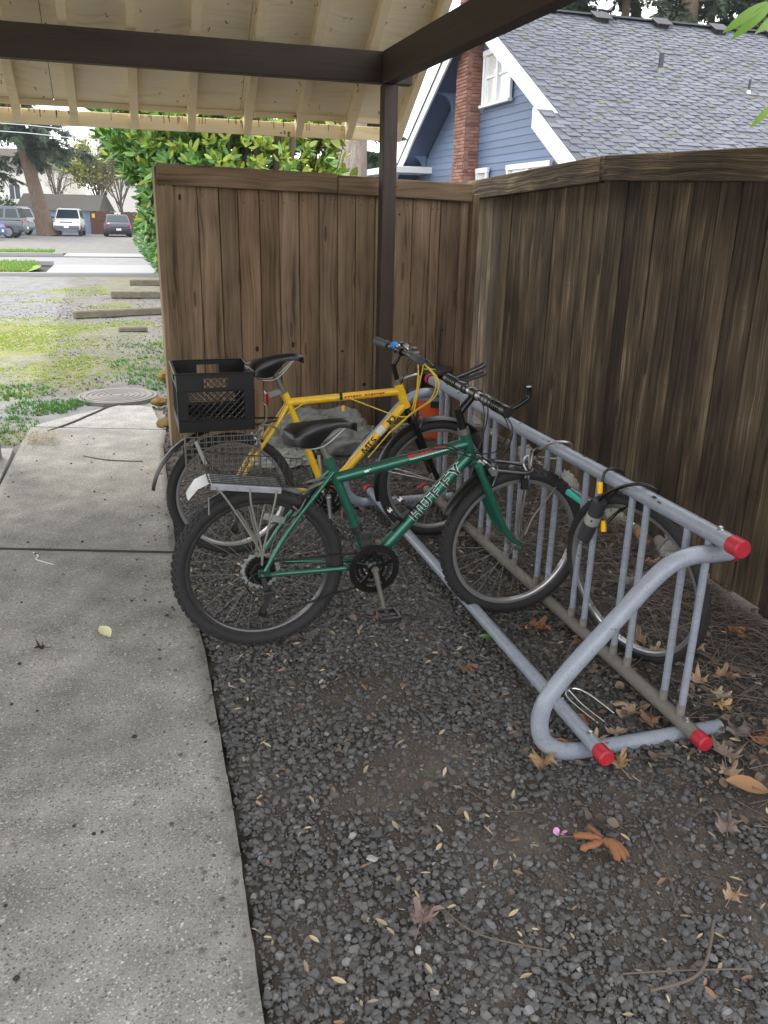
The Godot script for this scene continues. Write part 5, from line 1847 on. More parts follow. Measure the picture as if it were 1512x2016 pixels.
	var st := [[-1.92, -7.35, 0.17, 0.16, "mossy orange stone on top of the small pile beside the fence end"], [-1.82, -7.1, 0.15, 0.02, "mossy brown stone low in the small pile beside the fence end"], [-1.99, -7.15, 0.09, 0.0, "small mossy stone at the front of the pile beside the fence end"], [-1.72, -6.35, 0.09, 0.0, "green mossy lump at the foot of the fence post beside the path"]]
	for k in 4:
		var q: Array = st[k]
		m = stone_mb(70 + k, 4)
		var o := obj("mossy_stone", m, M.moss_rock, null, Transform3D(Basis(Vector3.UP, k * 1.3).scaled(Vector3(q[2], q[2] * 0.62, q[2] * 0.8) * 0.85), Vector3(q[0], q[3] + q[2] * 0.35, q[1])))
		tag(o, q[4], "stone", "mossy stones by the fence")
	# iron cover
	t = thing("manhole_cover", "round pale utility cover with concentric rings beyond the end of the path", "manhole cover", Vector3(-2.455, -0.012, -7.5))
	m = MB.new()
	var pf := [Vector2(0.0, 0.022)]
	for k in 5:
		var r := 0.06 + k * 0.05
		pf.append(Vector2(r - 0.012, 0.022)); pf.append(Vector2(r - 0.008, 0.015)); pf.append(Vector2(r + 0.008, 0.015)); pf.append(Vector2(r + 0.012, 0.022))
	pf.append(Vector2(0.31, 0.022)); pf.append(Vector2(0.315, 0.018)); pf.append(Vector2(0.315, -0.03))
	pf.reverse()
	m.lathe(pf, 48)
	mat("cover", Color8(122, 120, 116), 0.85)
	obj("lid", m, M.cover, t)
	m = MB.new()
	m.lathe([Vector2(0.322, -0.03), Vector2(0.35, -0.03), Vector2(0.35, 0.018), Vector2(0.322, 0.018), Vector2(0.322, -0.03)], 48)
	obj("rim", m, M.cover, t)
	# timber wheel stops in the lot
	var logs := [["squared grey timber wheel stop lying skewed, nearest of the row beside the hedge", Vector3(-4.95, 0, -13.35), Vector3(-3.52, 0, -14.40), 0.125],
		["squared grey timber wheel stop, second of the row, partly behind the fence end", Vector3(-5.45, 0, -16.8), Vector3(-3.6, 0, -17.25), 0.14],
		["squared grey timber wheel stop, farthest of the row beside the hedge", Vector3(-6.0, 0, -19.9), Vector3(-4.2, 0, -20.4), 0.14],
		["short broken timber block in the dirt before the nearest wheel stop", Vector3(-3.80, 0, -11.9), Vector3(-3.42, 0, -12.02), 0.08]]
	for q in logs:
		m = MB.new()
		var mid: Vector3 = (q[1] + q[2]) / 2
		m.bar(q[1] - mid + Vector3(0, q[3] / 2, 0), q[2] - mid + Vector3(0, q[3] / 2, 0), q[3] * 1.15, q[3], 0.02)
		tag(obj("wheel_stop", m, M.grey_timber, null, Transform3D(Basis(), mid + Vector3(0, -0.02, 0))), q[0], "timber", "timber wheel stops")
	# weathered stub of post at the left edge
	t = thing("timber_post", "weathered timber post foot at the left edge beside the path", "post", Vector3(-2.60, 0, -5.35), 0.3)
	m = MB.new()
	m.box(Vector3(-0.03, 0.6, 0), Vector3(0.12, 1.2, 0.12), 0.01)
	obj("post", m, M.grey_timber, t)
	# needles of dry grass at its foot
	var tuft := MB.new()
	for k in 60:
		var a := rf(0, TAU)
		var r := rf(0.02, 0.2)
		var b := Vector3(cos(a) * r, 0, sin(a) * r)
		tuft.tube([b, b + Vector3(rf(-0.06, 0.06), rf(0.02, 0.09), rf(-0.06, 0.06)), b + Vector3(rf(-0.14, 0.14), rf(0.0, 0.08), rf(-0.14, 0.14))], 0.0016, 3, false)
	mat("straw", Color8(186, 172, 140), 0.9)
	tag(struct(obj("dry_grass", tuft, M.straw, null, Transform3D(Basis(), Vector3(-2.52, 0, -5.75))), "stuff"), "tuft of dry straw coloured grass by the timber post", "grass")

func stone_mb(sd: int, sub: int) -> MB:
	# an angular stone: a cube sphere pushed in by a few random planes
	var r := RandomNumberGenerator.new()
	r.seed = sd
	var pls := []
	for k in 9:
		pls.append([Vector3(r.randf_range(-1, 1), r.randf_range(-1, 1), r.randf_range(-1, 1)).normalized(), r.randf_range(0.52, 0.82)])
	var m := MB.new()
	var push := func(p: Vector3) -> Vector3:
		var q := p.normalized()
		for s in pls:
			var d: float = q.dot(s[0])
			if d > s[1]: q *= s[1] / d
		return q
	for f in 6:
		var n := Vector3.ZERO
		n[f / 2] = 1.0 if f % 2 == 0 else -1.0
		var a := Vector3(n.y, n.z, n.x)
		var b := n.cross(a)
		for x in sub:
			for y in sub:
				var ps := []
				for q in [[x, y], [x + 1, y], [x + 1, y + 1], [x, y + 1]]:
					ps.append(push.call(n + a * (q[0] * 2.0 / sub - 1.0) + b * (q[1] * 2.0 / sub - 1.0)))
				m.poly([ps[0], ps[1], ps[2]], Vector3.ZERO)
				m.poly([ps[0], ps[2], ps[3]], Vector3.ZERO)
	return m

# ---------------------------------------------------------------- stones, leaves and needles on the ground
func maple(sd: int) -> ArrayMesh:
	var r := RandomNumberGenerator.new()
	r.seed = sd
	var lob := [0.0, 0.78, -0.78, 1.75, -1.75]
	var len := [1.0, 0.92, 0.9, 0.62, 0.6]
	var pts := []
	var n := 56
	var fold := r.randf_range(0.5, 1.7)
	var cup := r.randf_range(-0.15, 0.5)
	for k in n:
		var a := TAU * k / n - PI
		var rad := 0.36
		for q in 5:
			var d := absf(wrapf(a - lob[q], -PI, PI))
			rad = maxf(rad, len[q] * (0.40 + 0.60 * maxf(0.0, 1.0 - d / 0.42)))
		if absf(a) > 2.75: rad *= 0.45
		rad *= 0.90 + 0.16 * (k % 3) / 2.0
		pts.append(Vector2(sin(a), cos(a)) * rad * 0.55)
	var hgt := func(p: Vector2) -> float:
		return absf(p.x) * fold * 0.4 + cup * p.length_squared() + 0.10 * sin(p.x * 15.0 + sd) * p.length() * 2.0 + 0.09 * sin(p.y * 13.0 + sd * 2.0) * p.length() * 2.0
	var m := MB.new()
	for k in n:
		var a: Vector2 = pts[k]
		var b: Vector2 = pts[(k + 1) % n]
		var P := func(p: Vector2) -> Vector3: return Vector3(p.x, hgt.call(p), -p.y)
		var t1: Vector3 = P.call(a * 0.5); var t2: Vector3 = P.call(b * 0.5)
		var c0: Vector3 = P.call(Vector2.ZERO)
		m.poly([c0, t1, t2], Vector3(0, -5, 0))
		m.poly([t1, P.call(a), P.call(b), t2], Vector3(0, -5, 0))
	m.tube(smooth([Vector3(0, 0, 0), Vector3(0.02, 0.03, 0.2), Vector3(0.08, 0.02, 0.55)], 3), 0.012, 4)
	return m.mesh()

func oval_leaf(w: float, fold: float, bend: float) -> MB:   # one unit long along -Z
	var m := MB.new()
	var rows := []
	for j in 6:
		var f := j / 5.0
		var ww := w * sin(PI * clampf(f * 0.96 + 0.02, 0, 1)) ** 0.8
		var y := bend * f * f
		rows.append([Vector3(-ww, y + ww * fold, -f), Vector3(0, y, -f), Vector3(ww, y + ww * fold, -f)])
	m.grid(rows)
	return m

func on_gravel(x: float, z: float) -> bool:
	return x > path_right(z) + 0.012 and x < fence_x(z) - 0.03 and z > -7.4

func litter() -> void:
	var nz := noise(2, 0.35, 3)
	# crushed stone
	var kinds := 5
	var sets := []
	var cs := []
	for k in kinds:
		sets.append([]); cs.append([])
	var place := func(cnt: int, za: float, zb: float, s0: float, s1: float, skip: float) -> void:
		for j in cnt:
			var z := rf(za, zb)
			var x := rf(path_right(z), minf(fence_x(z), 2.0))
			if not on_gravel(x, z): continue
			if rng.randf() < bare(x, z) * skip: continue
			# fewer stones behind the rack, where needles lie
			var rk := x - (0.97 + (z + 2.27) * 0.29)
			if rk > 0.05 and rng.randf() < 0.62: continue
			if rk > -0.3 and rng.randf() < 0.25: continue
			var s := lerpf(s0, s1, pow(rng.randf(), 2.2))
			var b := Basis.from_euler(Vector3(rf(-0.5, 0.5), rf(0, TAU), rf(-0.5, 0.5))) * Basis.from_scale(Vector3(s * rf(0.7, 1.25), s * rf(0.4, 0.75), s * rf(0.6, 1.0)))
			var q := rng.randi() % kinds
			sets[q].append(Transform3D(b, Vector3(x, -0.010 + s * rf(0.05, 0.34) + nz.get_noise_2d(x * 3, z * 3) * 0.012, z)))
			var g := rf(0.064, 0.122)
			var u := rng.randf()
			if u < 0.006: g = rf(0.24, 0.36)
			elif u < 0.06: g = rf(0.14, 0.2)
			var tint := rf(-0.03, 0.05)
			cs[q].append(Color(g * (1.0 + tint), g, g * (1.0 - tint) * 1.005))
	place.call(30000, -2.7, -0.95, 0.005, 0.0175, 0.75)
	place.call(26000, -2.7, -0.95, 0.0025, 0.006, 0.0)
	place.call(36000, -4.6, -2.7, 0.0055, 0.0150, 0.8)
	place.call(18000, -7.3, -4.6, 0.007, 0.016, 0.9)
	for k in kinds:
		scatter("gravel_stones", stone_mb(100 + k, 2).mesh(), M.stone, sets[k], cs[k])
	# pale stones lying about the lot outside
	var xs := []
	var cc := []
	for j in 16000:
		var pn := 5.5 + pow(rng.randf(), 1.6) * 14.0
		var xg := rf(-4.6, 2.4) - (pn - 6) * 0.10
		var p := gp(xg, pn)
		if p.x > path_left(p.z) - 0.1 and p.z > -7.1 and p.x < -1.6: continue
		if p.x > -1.75 and p.z > -7.0: continue
		if rng.randf() < moss(p) * 0.9: continue
		var s := rf(0.006, 0.02)
		xs.append(Transform3D(Basis.from_euler(Vector3(rf(-0.5, 0.5), rf(0, TAU), rf(-0.5, 0.5))) * Basis.from_scale(Vector3(s, s * 0.6, s * 0.8)), Vector3(p.x, -0.018, p.z)))
		var g := rf(0.14, 0.44)
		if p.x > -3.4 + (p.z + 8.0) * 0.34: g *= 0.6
		cc.append(Color(g, g, g * 1.02))
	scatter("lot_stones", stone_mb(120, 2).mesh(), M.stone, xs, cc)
	# moss and weeds: short blades in the moss patches, leafier tufts at the edges
	var bl := MB.new()
	for k in 5:
		var a := TAU * k / 5.0
		var d := Vector3(cos(a), 0, sin(a))
		var s := Vector3(-d.z, 0, d.x)
		bl.poly([d * 0.1 - s * 0.16, d * 0.1 + s * 0.16, d * 0.55 + Vector3(0, 0.75 + 0.2 * (k % 2), 0)], Vector3(0, -9, 0))
	xs = []; cc = []
	for j in 90000:
		var pn := 6.0 + pow(rng.randf(), 1.3) * 17.0
		var p := gp(rf(-5.5, 1.4) - (pn - 6) * 0.12, pn)
		if rng.randf() > moss(p) - 0.12: continue
		var s := rf(0.010, 0.030)
		xs.append(Transform3D(Basis(Vector3.UP, rf(0, TAU)).scaled(Vector3(s * 1.3, s, s * 1.3)), Vector3(p.x, -0.025, p.z)))
		cc.append(Color(rf(0.24, 0.44), rf(0.36, 0.50), rf(0.04, 0.08)))
	scatter("moss", bl.mesh(), M.leaf_green, xs, cc)
	xs = []; cc = []
	for q in [[-3.05, -6.3, 0.34, 260], [-2.95, -7.0, 0.3, 220], [-3.5, -7.6, 0.4, 200], [-2.85, -7.0, 0.14, 60], [-2.3, -8.6, 0.5, 260], [-2.6, -9.3, 0.5, 200], [-2.1, -8.1, 0.25, 100], [-3.0, -10.5, 0.5, 120], [-2.7, -7.25, 0.12, 60], [-2.75, -5.95, 0.22, 120]]:
		for j in q[3]:
			var a := rf(0, TAU)
			var r: float = q[2] * sqrt(rng.randf())
			var s := rf(0.02, 0.05)
			xs.append(Transform3D(Basis.from_euler(Vector3(rf(-0.3, 0.3), rf(0, TAU), rf(-0.3, 0.3))).scaled(Vector3(s, s * rf(0.7, 1.3), s)), Vector3(q[0] + cos(a) * r, -0.02, q[1] + sin(a) * r)))
			cc.append(Color(rf(0.06, 0.16), rf(0.18, 0.34), rf(0.03, 0.08)))
	scatter("weeds", bl.mesh(), M.leaf_green, xs, cc)
	# pine needles behind and under the rack
	var nd := MB.new()
	nd.tube([Vector3(-0.5, 0, 0), Vector3(0, 0.03, 0.06), Vector3(0.5, 0, 0)], 0.008, 3, false)
	xs = []; cc = []
	for j in 4000:
		var z := rf(-6.6, -1.7)
		var f := pow(rng.randf(), 0.8)
		var x := fence_x(z) - f * rf(0.05, 1.05)
		if not on_gravel(x, z): continue
		if x < 0.97 + (z + 2.27) * 0.29 - 0.1 and rng.randf() < 0.75: continue
		var s := rf(0.07, 0.20)
		xs.append(Transform3D(Basis.from_euler(Vector3(0, rf(0, TAU), rf(-0.16, 0.16))) * Basis.from_scale(Vector3(s, s * rf(0.5, 1.5), s)), Vector3(x, rf(0.003, 0.028), z)))
		var g := rf(0.6, 1.1)
		cc.append(Color(0.22 * g, 0.18 * g, 0.145 * g))
	scatter("pine_needles", nd.mesh(), M.leaf_dry, xs, cc)
	# dark leaf crumbs behind the rack
	var cr := oval_leaf(0.4, 0.5, 0.2).mesh()
	xs = []; cc = []
	for j in 2600:
		var z := rf(-6.4, -1.8)
		var x := rf(path_right(z) + 0.3, fence_x(z))
		if not on_gravel(x, z): continue
		if x < 0.8 + (z + 2.27) * 0.29 and rng.randf() < 0.8: continue
		var s := rf(0.012, 0.04)
		xs.append(Transform3D(Basis.from_euler(Vector3(rf(-0.5, 0.5), rf(0, TAU), rf(-0.5, 0.5))).scaled(Vector3(s, s, s)), Vector3(x, rf(0.006, 0.02), z)))
		var g := rf(0.4, 1.4)
		cc.append(Color(0.15 * g, 0.11 * g, 0.085 * g))
	scatter("leaf_crumbs", cr, M.leaf_dry, xs, cc)
	# slender pale leaves and seeds
	var sl := oval_leaf(0.16, 0.5, 0.14).mesh()
	xs = []; cc = []
	for j in 620:
		var z := lerpf(-0.95, -5.0, pow(rng.randf(), 1.6))
		var x := rf(path_right(z), fence_x(z))
		if not on_gravel(x, z): continue
		var s := rf(0.016, 0.036)
		xs.append(Transform3D(Basis.from_euler(Vector3(rf(-0.25, 0.25), rf(0, TAU), rf(-0.5, 0.5))).scaled(Vector3(s, s, s)), Vector3(x, rf(0.010, 0.018), z)))
		var g := rf(0.6, 1.1)
		cc.append(Color(0.46 * g, 0.37 * g, 0.23 * g) if rng.randf() < 0.75 else Color(0.26 * g, 0.15 * g, 0.09 * g))
	scatter("slender_leaves", sl, M.leaf_dry, xs, cc)
	# bits of grit on the path
	xs = []; cc = []
	for j in 90:
		var z := rf(-6.1, -1.3)
		var x := lerpf(path_left(z), path_right(z), rng.randf())
		var s := rf(0.003, 0.010)
		xs.append(Transform3D(Basis(Vector3.UP, rf(0, TAU)).scaled(Vector3(s, s * 0.6, s)), Vector3(x, 0.012, z)))
		cc.append(Color(0.03, 0.028, 0.028) if rng.randf() < 0.6 else Color(0.2, 0.17, 0.14))
	for j in 150:
		var z := rf(-4.6, -1.2)
		var x := path_right(z) - 0.004 - 0.22 * pow(rng.randf(), 3.0)
		var s := rf(0.003, 0.009)
		xs.append(Transform3D(Basis.from_euler(Vector3(rf(-0.4, 0.4), rf(0, TAU), 0)).scaled(Vector3(s, s * 0.6, s)), Vector3(x, 0.012, z)))
		var g := rf(0.07, 0.15)
		cc.append(Color(g, g * 0.98, g * 0.95))
	scatter("path_grit", stone_mb(130, 2).mesh(), M.stone, xs, cc)
	# the fallen leaves one can tell apart
	var tan := Color(0.40, 0.26, 0.14)
	var brown := Color(0.21, 0.115, 0.065)
	var rust := Color(0.27, 0.12, 0.06)
	var grey := Color(0.26, 0.20, 0.17)
	var pale := Color(0.50, 0.42, 0.28)
	var shapes := []
	for k in 7: shapes.append(maple(200 + k))
	var LV := [[0.633, -3.065, 0.13, rust, "curled rust brown maple leaf on the dirt between the rack's two ground bars"],
		[1.175, -2.505, 0.085, Color(0.55, 0.36, 0.16), "golden tan maple leaf lying flat right of the rack's nearest uprights"],
		[1.195, -2.58, 0.10, pale, "pale cream maple leaf just behind the golden tan one"],
		[1.083, -2.214, 0.14, grey, "greyish maple leaf just beyond the end of the rack's foot tube"],
		[1.060, -2.120, 0.10, Color(0.40, 0.29, 0.2), "small tan maple leaf in front of the greyish leaf by the rack's foot"],
		[0.505, -2.165, 0.13, tan, "torn tan maple leaf beside the bent corner of the rack's end frame"],
		[0.735, -2.150, 0.11, tan, "tan maple leaf propped against the rack's foot tube by the red cap"],
		[0.800, -2.940, 0.10, brown, "dark brown crumpled maple leaf on the gravel under the rack's middle"],
		[0.860, -2.455, 0.12, Color(0.36, 0.26, 0.18), "crumpled beige maple leaf between the ground bars near the red caps"],
		[0.905, -2.390, 0.09, brown, "small brown maple leaf near the middle bar's red end cap"],
		[1.160, -2.66, 0.11, Color(0.46, 0.33, 0.2), "beige maple leaf lying behind the near uprights, beside the pale one"],
		[1.430, -3.06, 0.11, rust, "reddish brown maple leaf on the pine needles near the right fence"],
		[1.110, -2.82, 0.12, Color(0.42, 0.25, 0.15), "brown maple leaf under the leaning wheel's tyre, half curled"],
		[0.690, -2.39, 0.09, brown, "brown maple leaf tucked beside the chrome wire hoop"],
		[0.113, -1.54, 0.10, Color(0.22, 0.15, 0.135), "dull purple brown dead leaf on the gravel in the foreground"],
		[0.963, -1.878, 0.10, grey * 0.8, "dark grey dead leaf pressed into the dirt at the right foreground"],
		[1.200, -2.340, 0.11, Color(0.2, 0.16, 0.16), "bluish grey dead leaf right of the rack's foot tube"],
		[1.250, -2.280, 0.13, rust, "rust coloured maple leaf at the right edge beyond the bluish grey leaf"],
		[0.320, -2.72, 0.09, brown, "brown dead leaf beside the front ground bar, left of its middle"],
		[1.297, -3.94, 0.14, Color(0.42, 0.22, 0.10), "large upright orange brown leaf seen through the leaning wheel's spokes"],
		[1.30, -3.75, 0.12, Color(0.42, 0.24, 0.17), "pinkish brown maple leaf among the needles, seen through the leaning wheel"],
		[1.065, -2.88, 0.09, pale, "small cream maple leaf at the bottom of the leaning wheel"],
		[0.60, -2.245, 0.09, Color(0.28, 0.13, 0.08), "dark red brown leaf inside the rack's bent end frame"],
		[0.68, -2.28, 0.10, Color(0.5, 0.36, 0.22), "tan leaf lying across the ground bar's inner side near its red cap"],
		[0.77, -2.33, 0.09, Color(0.38, 0.28, 0.2), "beige torn leaf a hand's width behind the front red cap"],
		[1.02, -2.95, 0.12, Color(0.3, 0.2, 0.13), "brown crumpled leaf behind the middle ground bar, left of the leaning wheel"],
		[1.24, -2.92, 0.11, Color(0.45, 0.32, 0.22), "light brown maple leaf right of the leaning wheel's foot"],
		[1.26, -2.70, 0.10, Color(0.34, 0.22, 0.15), "brown maple leaf on the dirt between the uprights and the fence"],
		[1.38, -3.30, 0.10, Color(0.46, 0.36, 0.26), "pale curled leaf at the foot of the weathered fence"],
		[0.88, -1.63, 0.07, Color(0.36, 0.24, 0.15), "small tan leaf scrap in the right foreground gravel"]]
	for k in LV.size():
		var q: Array = LV[k]
		var lm := vcol(StandardMaterial3D.new())
		lm.albedo_color = ((q[3] as Color) * 0.85).linear_to_srgb()
		lm.vertex_color_use_as_albedo = false
		lm.roughness = 0.75
		var up := 1.1 if k == 19 else rf(-0.15, 0.15)
		var o := obj("fallen_leaf", shapes[k % 7], lm, null, Transform3D(Basis.from_euler(Vector3(up, rf(0, TAU), rf(-0.15, 0.15))).scaled(Vector3.ONE * q[2] * 1.12), Vector3(q[0], 0.014 + (0.05 if k == 19 else 0.0), q[1])))
		tag(o, q[4], "leaf", "fallen leaves")
	# the big curled leaf in the foreground: three folded fingers and a fan
	var t := thing("fallen_leaf", "big curled orange brown dead leaf, like a claw, in the right foreground gravel", "leaf", Vector3(0.605, 0.012, -1.812), 0.0, "fallen leaves")
	t.scale = Vector3.ONE * 0.72
	mat("orange_leaf", Color8(136, 92, 62), 0.88)
	var b := MB.new()
	for q in [[Vector3(0, 0.016, 0), Vector3(-0.05, 0.028, -0.012), Vector3(-0.105, 0.012, -0.030), 0.017], [Vector3(0, 0.016, 0.0), Vector3(-0.045, 0.024, 0.028), Vector3(-0.095, 0.008, 0.040), 0.015], [Vector3(0.0, 0.016, -0.006), Vector3(-0.024, 0.026, -0.045), Vector3(-0.040, 0.020, -0.075), 0.010], [Vector3(0, 0.018, 0), Vector3(0.032, 0.030, 0.028), Vector3(0.058, 0.010, 0.090), 0.018], [Vector3(0, 0.018, 0), Vector3(0.024, 0.028, 0.034), Vector3(0.034, 0.008, 0.098), 0.018], [Vector3(0, 0.018, 0), Vector3(0.042, 0.026, 0.020), Vector3(0.078, 0.008, 0.074), 0.014]]:
		var line := smooth([q[0], q[1], q[2]], 5)
		var rd := []
		for k in line.size(): rd.append(q[3] * (0.45 + 0.55 * sin(PI * clampf(k / float(line.size()) * 0.85 + 0.1, 0, 1))) * (0.12 if k == line.size() - 1 else 1.0))
		b.tube(line, rd, 7)
	for k in b.v.size():
		var p := b.v[k]
		b.v[k] = Vector3(p.x, p.y * 0.8 + 0.004 * sin(p.x * 190.0 + p.z * 140.0), p.z + 0.003 * sin(p.x * 240.0))
	obj("blade", b, M.orange_leaf, t)
	b = MB.new()
	b.tube(smooth([Vector3(-0.10, 0.006, -0.026), Vector3(-0.13, 0.006, -0.028), Vector3(-0.16, 0.004, -0.024)], 3), 0.0018, 5)
	obj("stalk", b, M.twig, t)
	var ol := oval_leaf(0.26, 0.35, 0.10)
	mat("tan_leaf", Color8(156, 120, 86), 0.8)
	tag(obj("fallen_leaf", ol, M.tan_leaf, null, Transform3D(Basis.from_euler(Vector3(0.1, 1.45, 0.15)).scaled(Vector3.ONE * 0.13), Vector3(1.15, 0.016, -2.04))), "smooth tan oval leaf at the right edge of the foreground gravel", "leaf", "fallen leaves")
	mat("yellow_leaf", Color8(214, 214, 168), 0.6)
	tag(obj("fallen_leaf", oval_leaf(0.28, 0.4, 0.1), M.yellow_leaf, null, Transform3D(Basis.from_euler(Vector3(0.05, 0.75, 0.1)).scaled(Vector3.ONE * 0.085), Vector3(-1.06, 0.014, -2.90))), "pale yellow green leaf lying alone on the concrete path", "leaf", "fallen leaves")
	mat("green_leaf", Color8(92, 122, 58), 0.5)
	tag(obj("fallen_leaf", oval_leaf(0.2, 0.5, 0.1), M.green_leaf, null, Transform3D(Basis.from_euler(Vector3(0.1, 1.5, 0.1)).scaled(Vector3.ONE * 0.10), Vector3(0.48, 0.014, -2.93))), "fresh green leaf beside the front ground bar of the rack", "leaf", "fallen leaves")
	mat("dark_leaf", Color8(66, 52, 42), 0.8)
	tag(obj("fallen_leaf", shapes[3], M.dark_leaf, null, Transform3D(Basis.from_euler(Vector3(0.1, 2.0, 0.1)).scaled(Vector3(0.06, 0.1, 0.05)), Vector3(-1.285, 0.013, -2.80))), "crumpled dark leaf scrap on the concrete path near the left edge", "leaf", "fallen leaves")
	# pink petals
	mat("petal", Color8(206, 150, 196), 0.6)
	b = MB.new()
	for k in 4:
		b.xf = Transform3D(Basis.from_euler(Vector3(0.4, k * 1.6, 0.3)), Vector3(0.004 * k - 0.006, 0.004, 0))
		b.grid([[Vector3(-0.006, 0, 0), Vector3(0.006, 0, 0)], [Vector3(-0.009, 0.004, -0.010), Vector3(0.009, 0.004, -0.010)], [Vector3(-0.004, 0.003, -0.018), Vector3(0.004, 0.003, -0.018)]])
	tag(obj("flower_petals", b, M.petal, null, Transform3D(Basis(), Vector3(0.493, 0.014, -1.838))), "small pink blossom on the gravel left of the claw shaped leaf", "petals")
	# grey feather, loose stones, twigs
	var TW := [[Vector3(0.40, 0.014, -1.46), Vector3(0.24, 0.016, -1.50), Vector3(0.16, 0.014, -1.58), "thin curved brown twig in the bottom foreground gravel", 0.0022],
		[Vector3(0.60, 0.014, -1.36), Vector3(0.72, 0.026, -1.40), Vector3(0.80, 0.03, -1.54), "forked grey twig at the bottom right corner", 0.0038],
		[Vector3(0.55, 0.016, -1.40), Vector3(0.68, 0.018, -1.41), Vector3(0.83, 0.016, -1.42), "straight pale stem lying across the bottom right gravel", 0.0022],
		[Vector3(0.74, 0.016, -1.86), Vector3(0.745, 0.018, -1.72), Vector3(0.735, 0.014, -1.60), "thin upright pale stem right of the claw shaped leaf", 0.0016],
		[Vector3(0.26, 0.014, -2.02), Vector3(0.36, 0.016, -1.93), Vector3(0.46, 0.014, -1.95), "long dry grass stalk left of the pink blossom", 0.0014],
		[Vector3(-1.62, 0.012, -5.35), Vector3(-1.85, 0.014, -5.36), Vector3(-2.05, 0.012, -5.45), "slim dark twig lying across the sunlit end of the path", 0.004]]
	for q in TW:
		b = MB.new()
		var o: Vector3 = q[1]
		b.tube(smooth([q[0] - o, Vector3.ZERO, q[2] - o], 6), q[4], 6)
		tag(obj("twig", b, M.twig, null, Transform3D(Basis(), o)), q[3], "twig", "twigs on the ground")
	# dark and white smears on the path
	mat("white_chalk", Color8(214, 222, 232), 0.7)
	b = MB.new()
	b.tube(smooth([Vector3(-1.70, 0, -3.74), Vector3(-1.66, 0, -3.70), Vector3(-1.655, 0, -3.66), Vector3(-1.61, 0, -3.63), Vector3(-1.55, 0, -3.60)], 4), 0.004, 5)
	tag(obj("string", b, M.white_chalk, null, Transform3D(Basis.from_scale(Vector3(1, 0.4, 1)), Vector3(0, 0.012, 0))), "bit of white string on the path near the joint", "string")

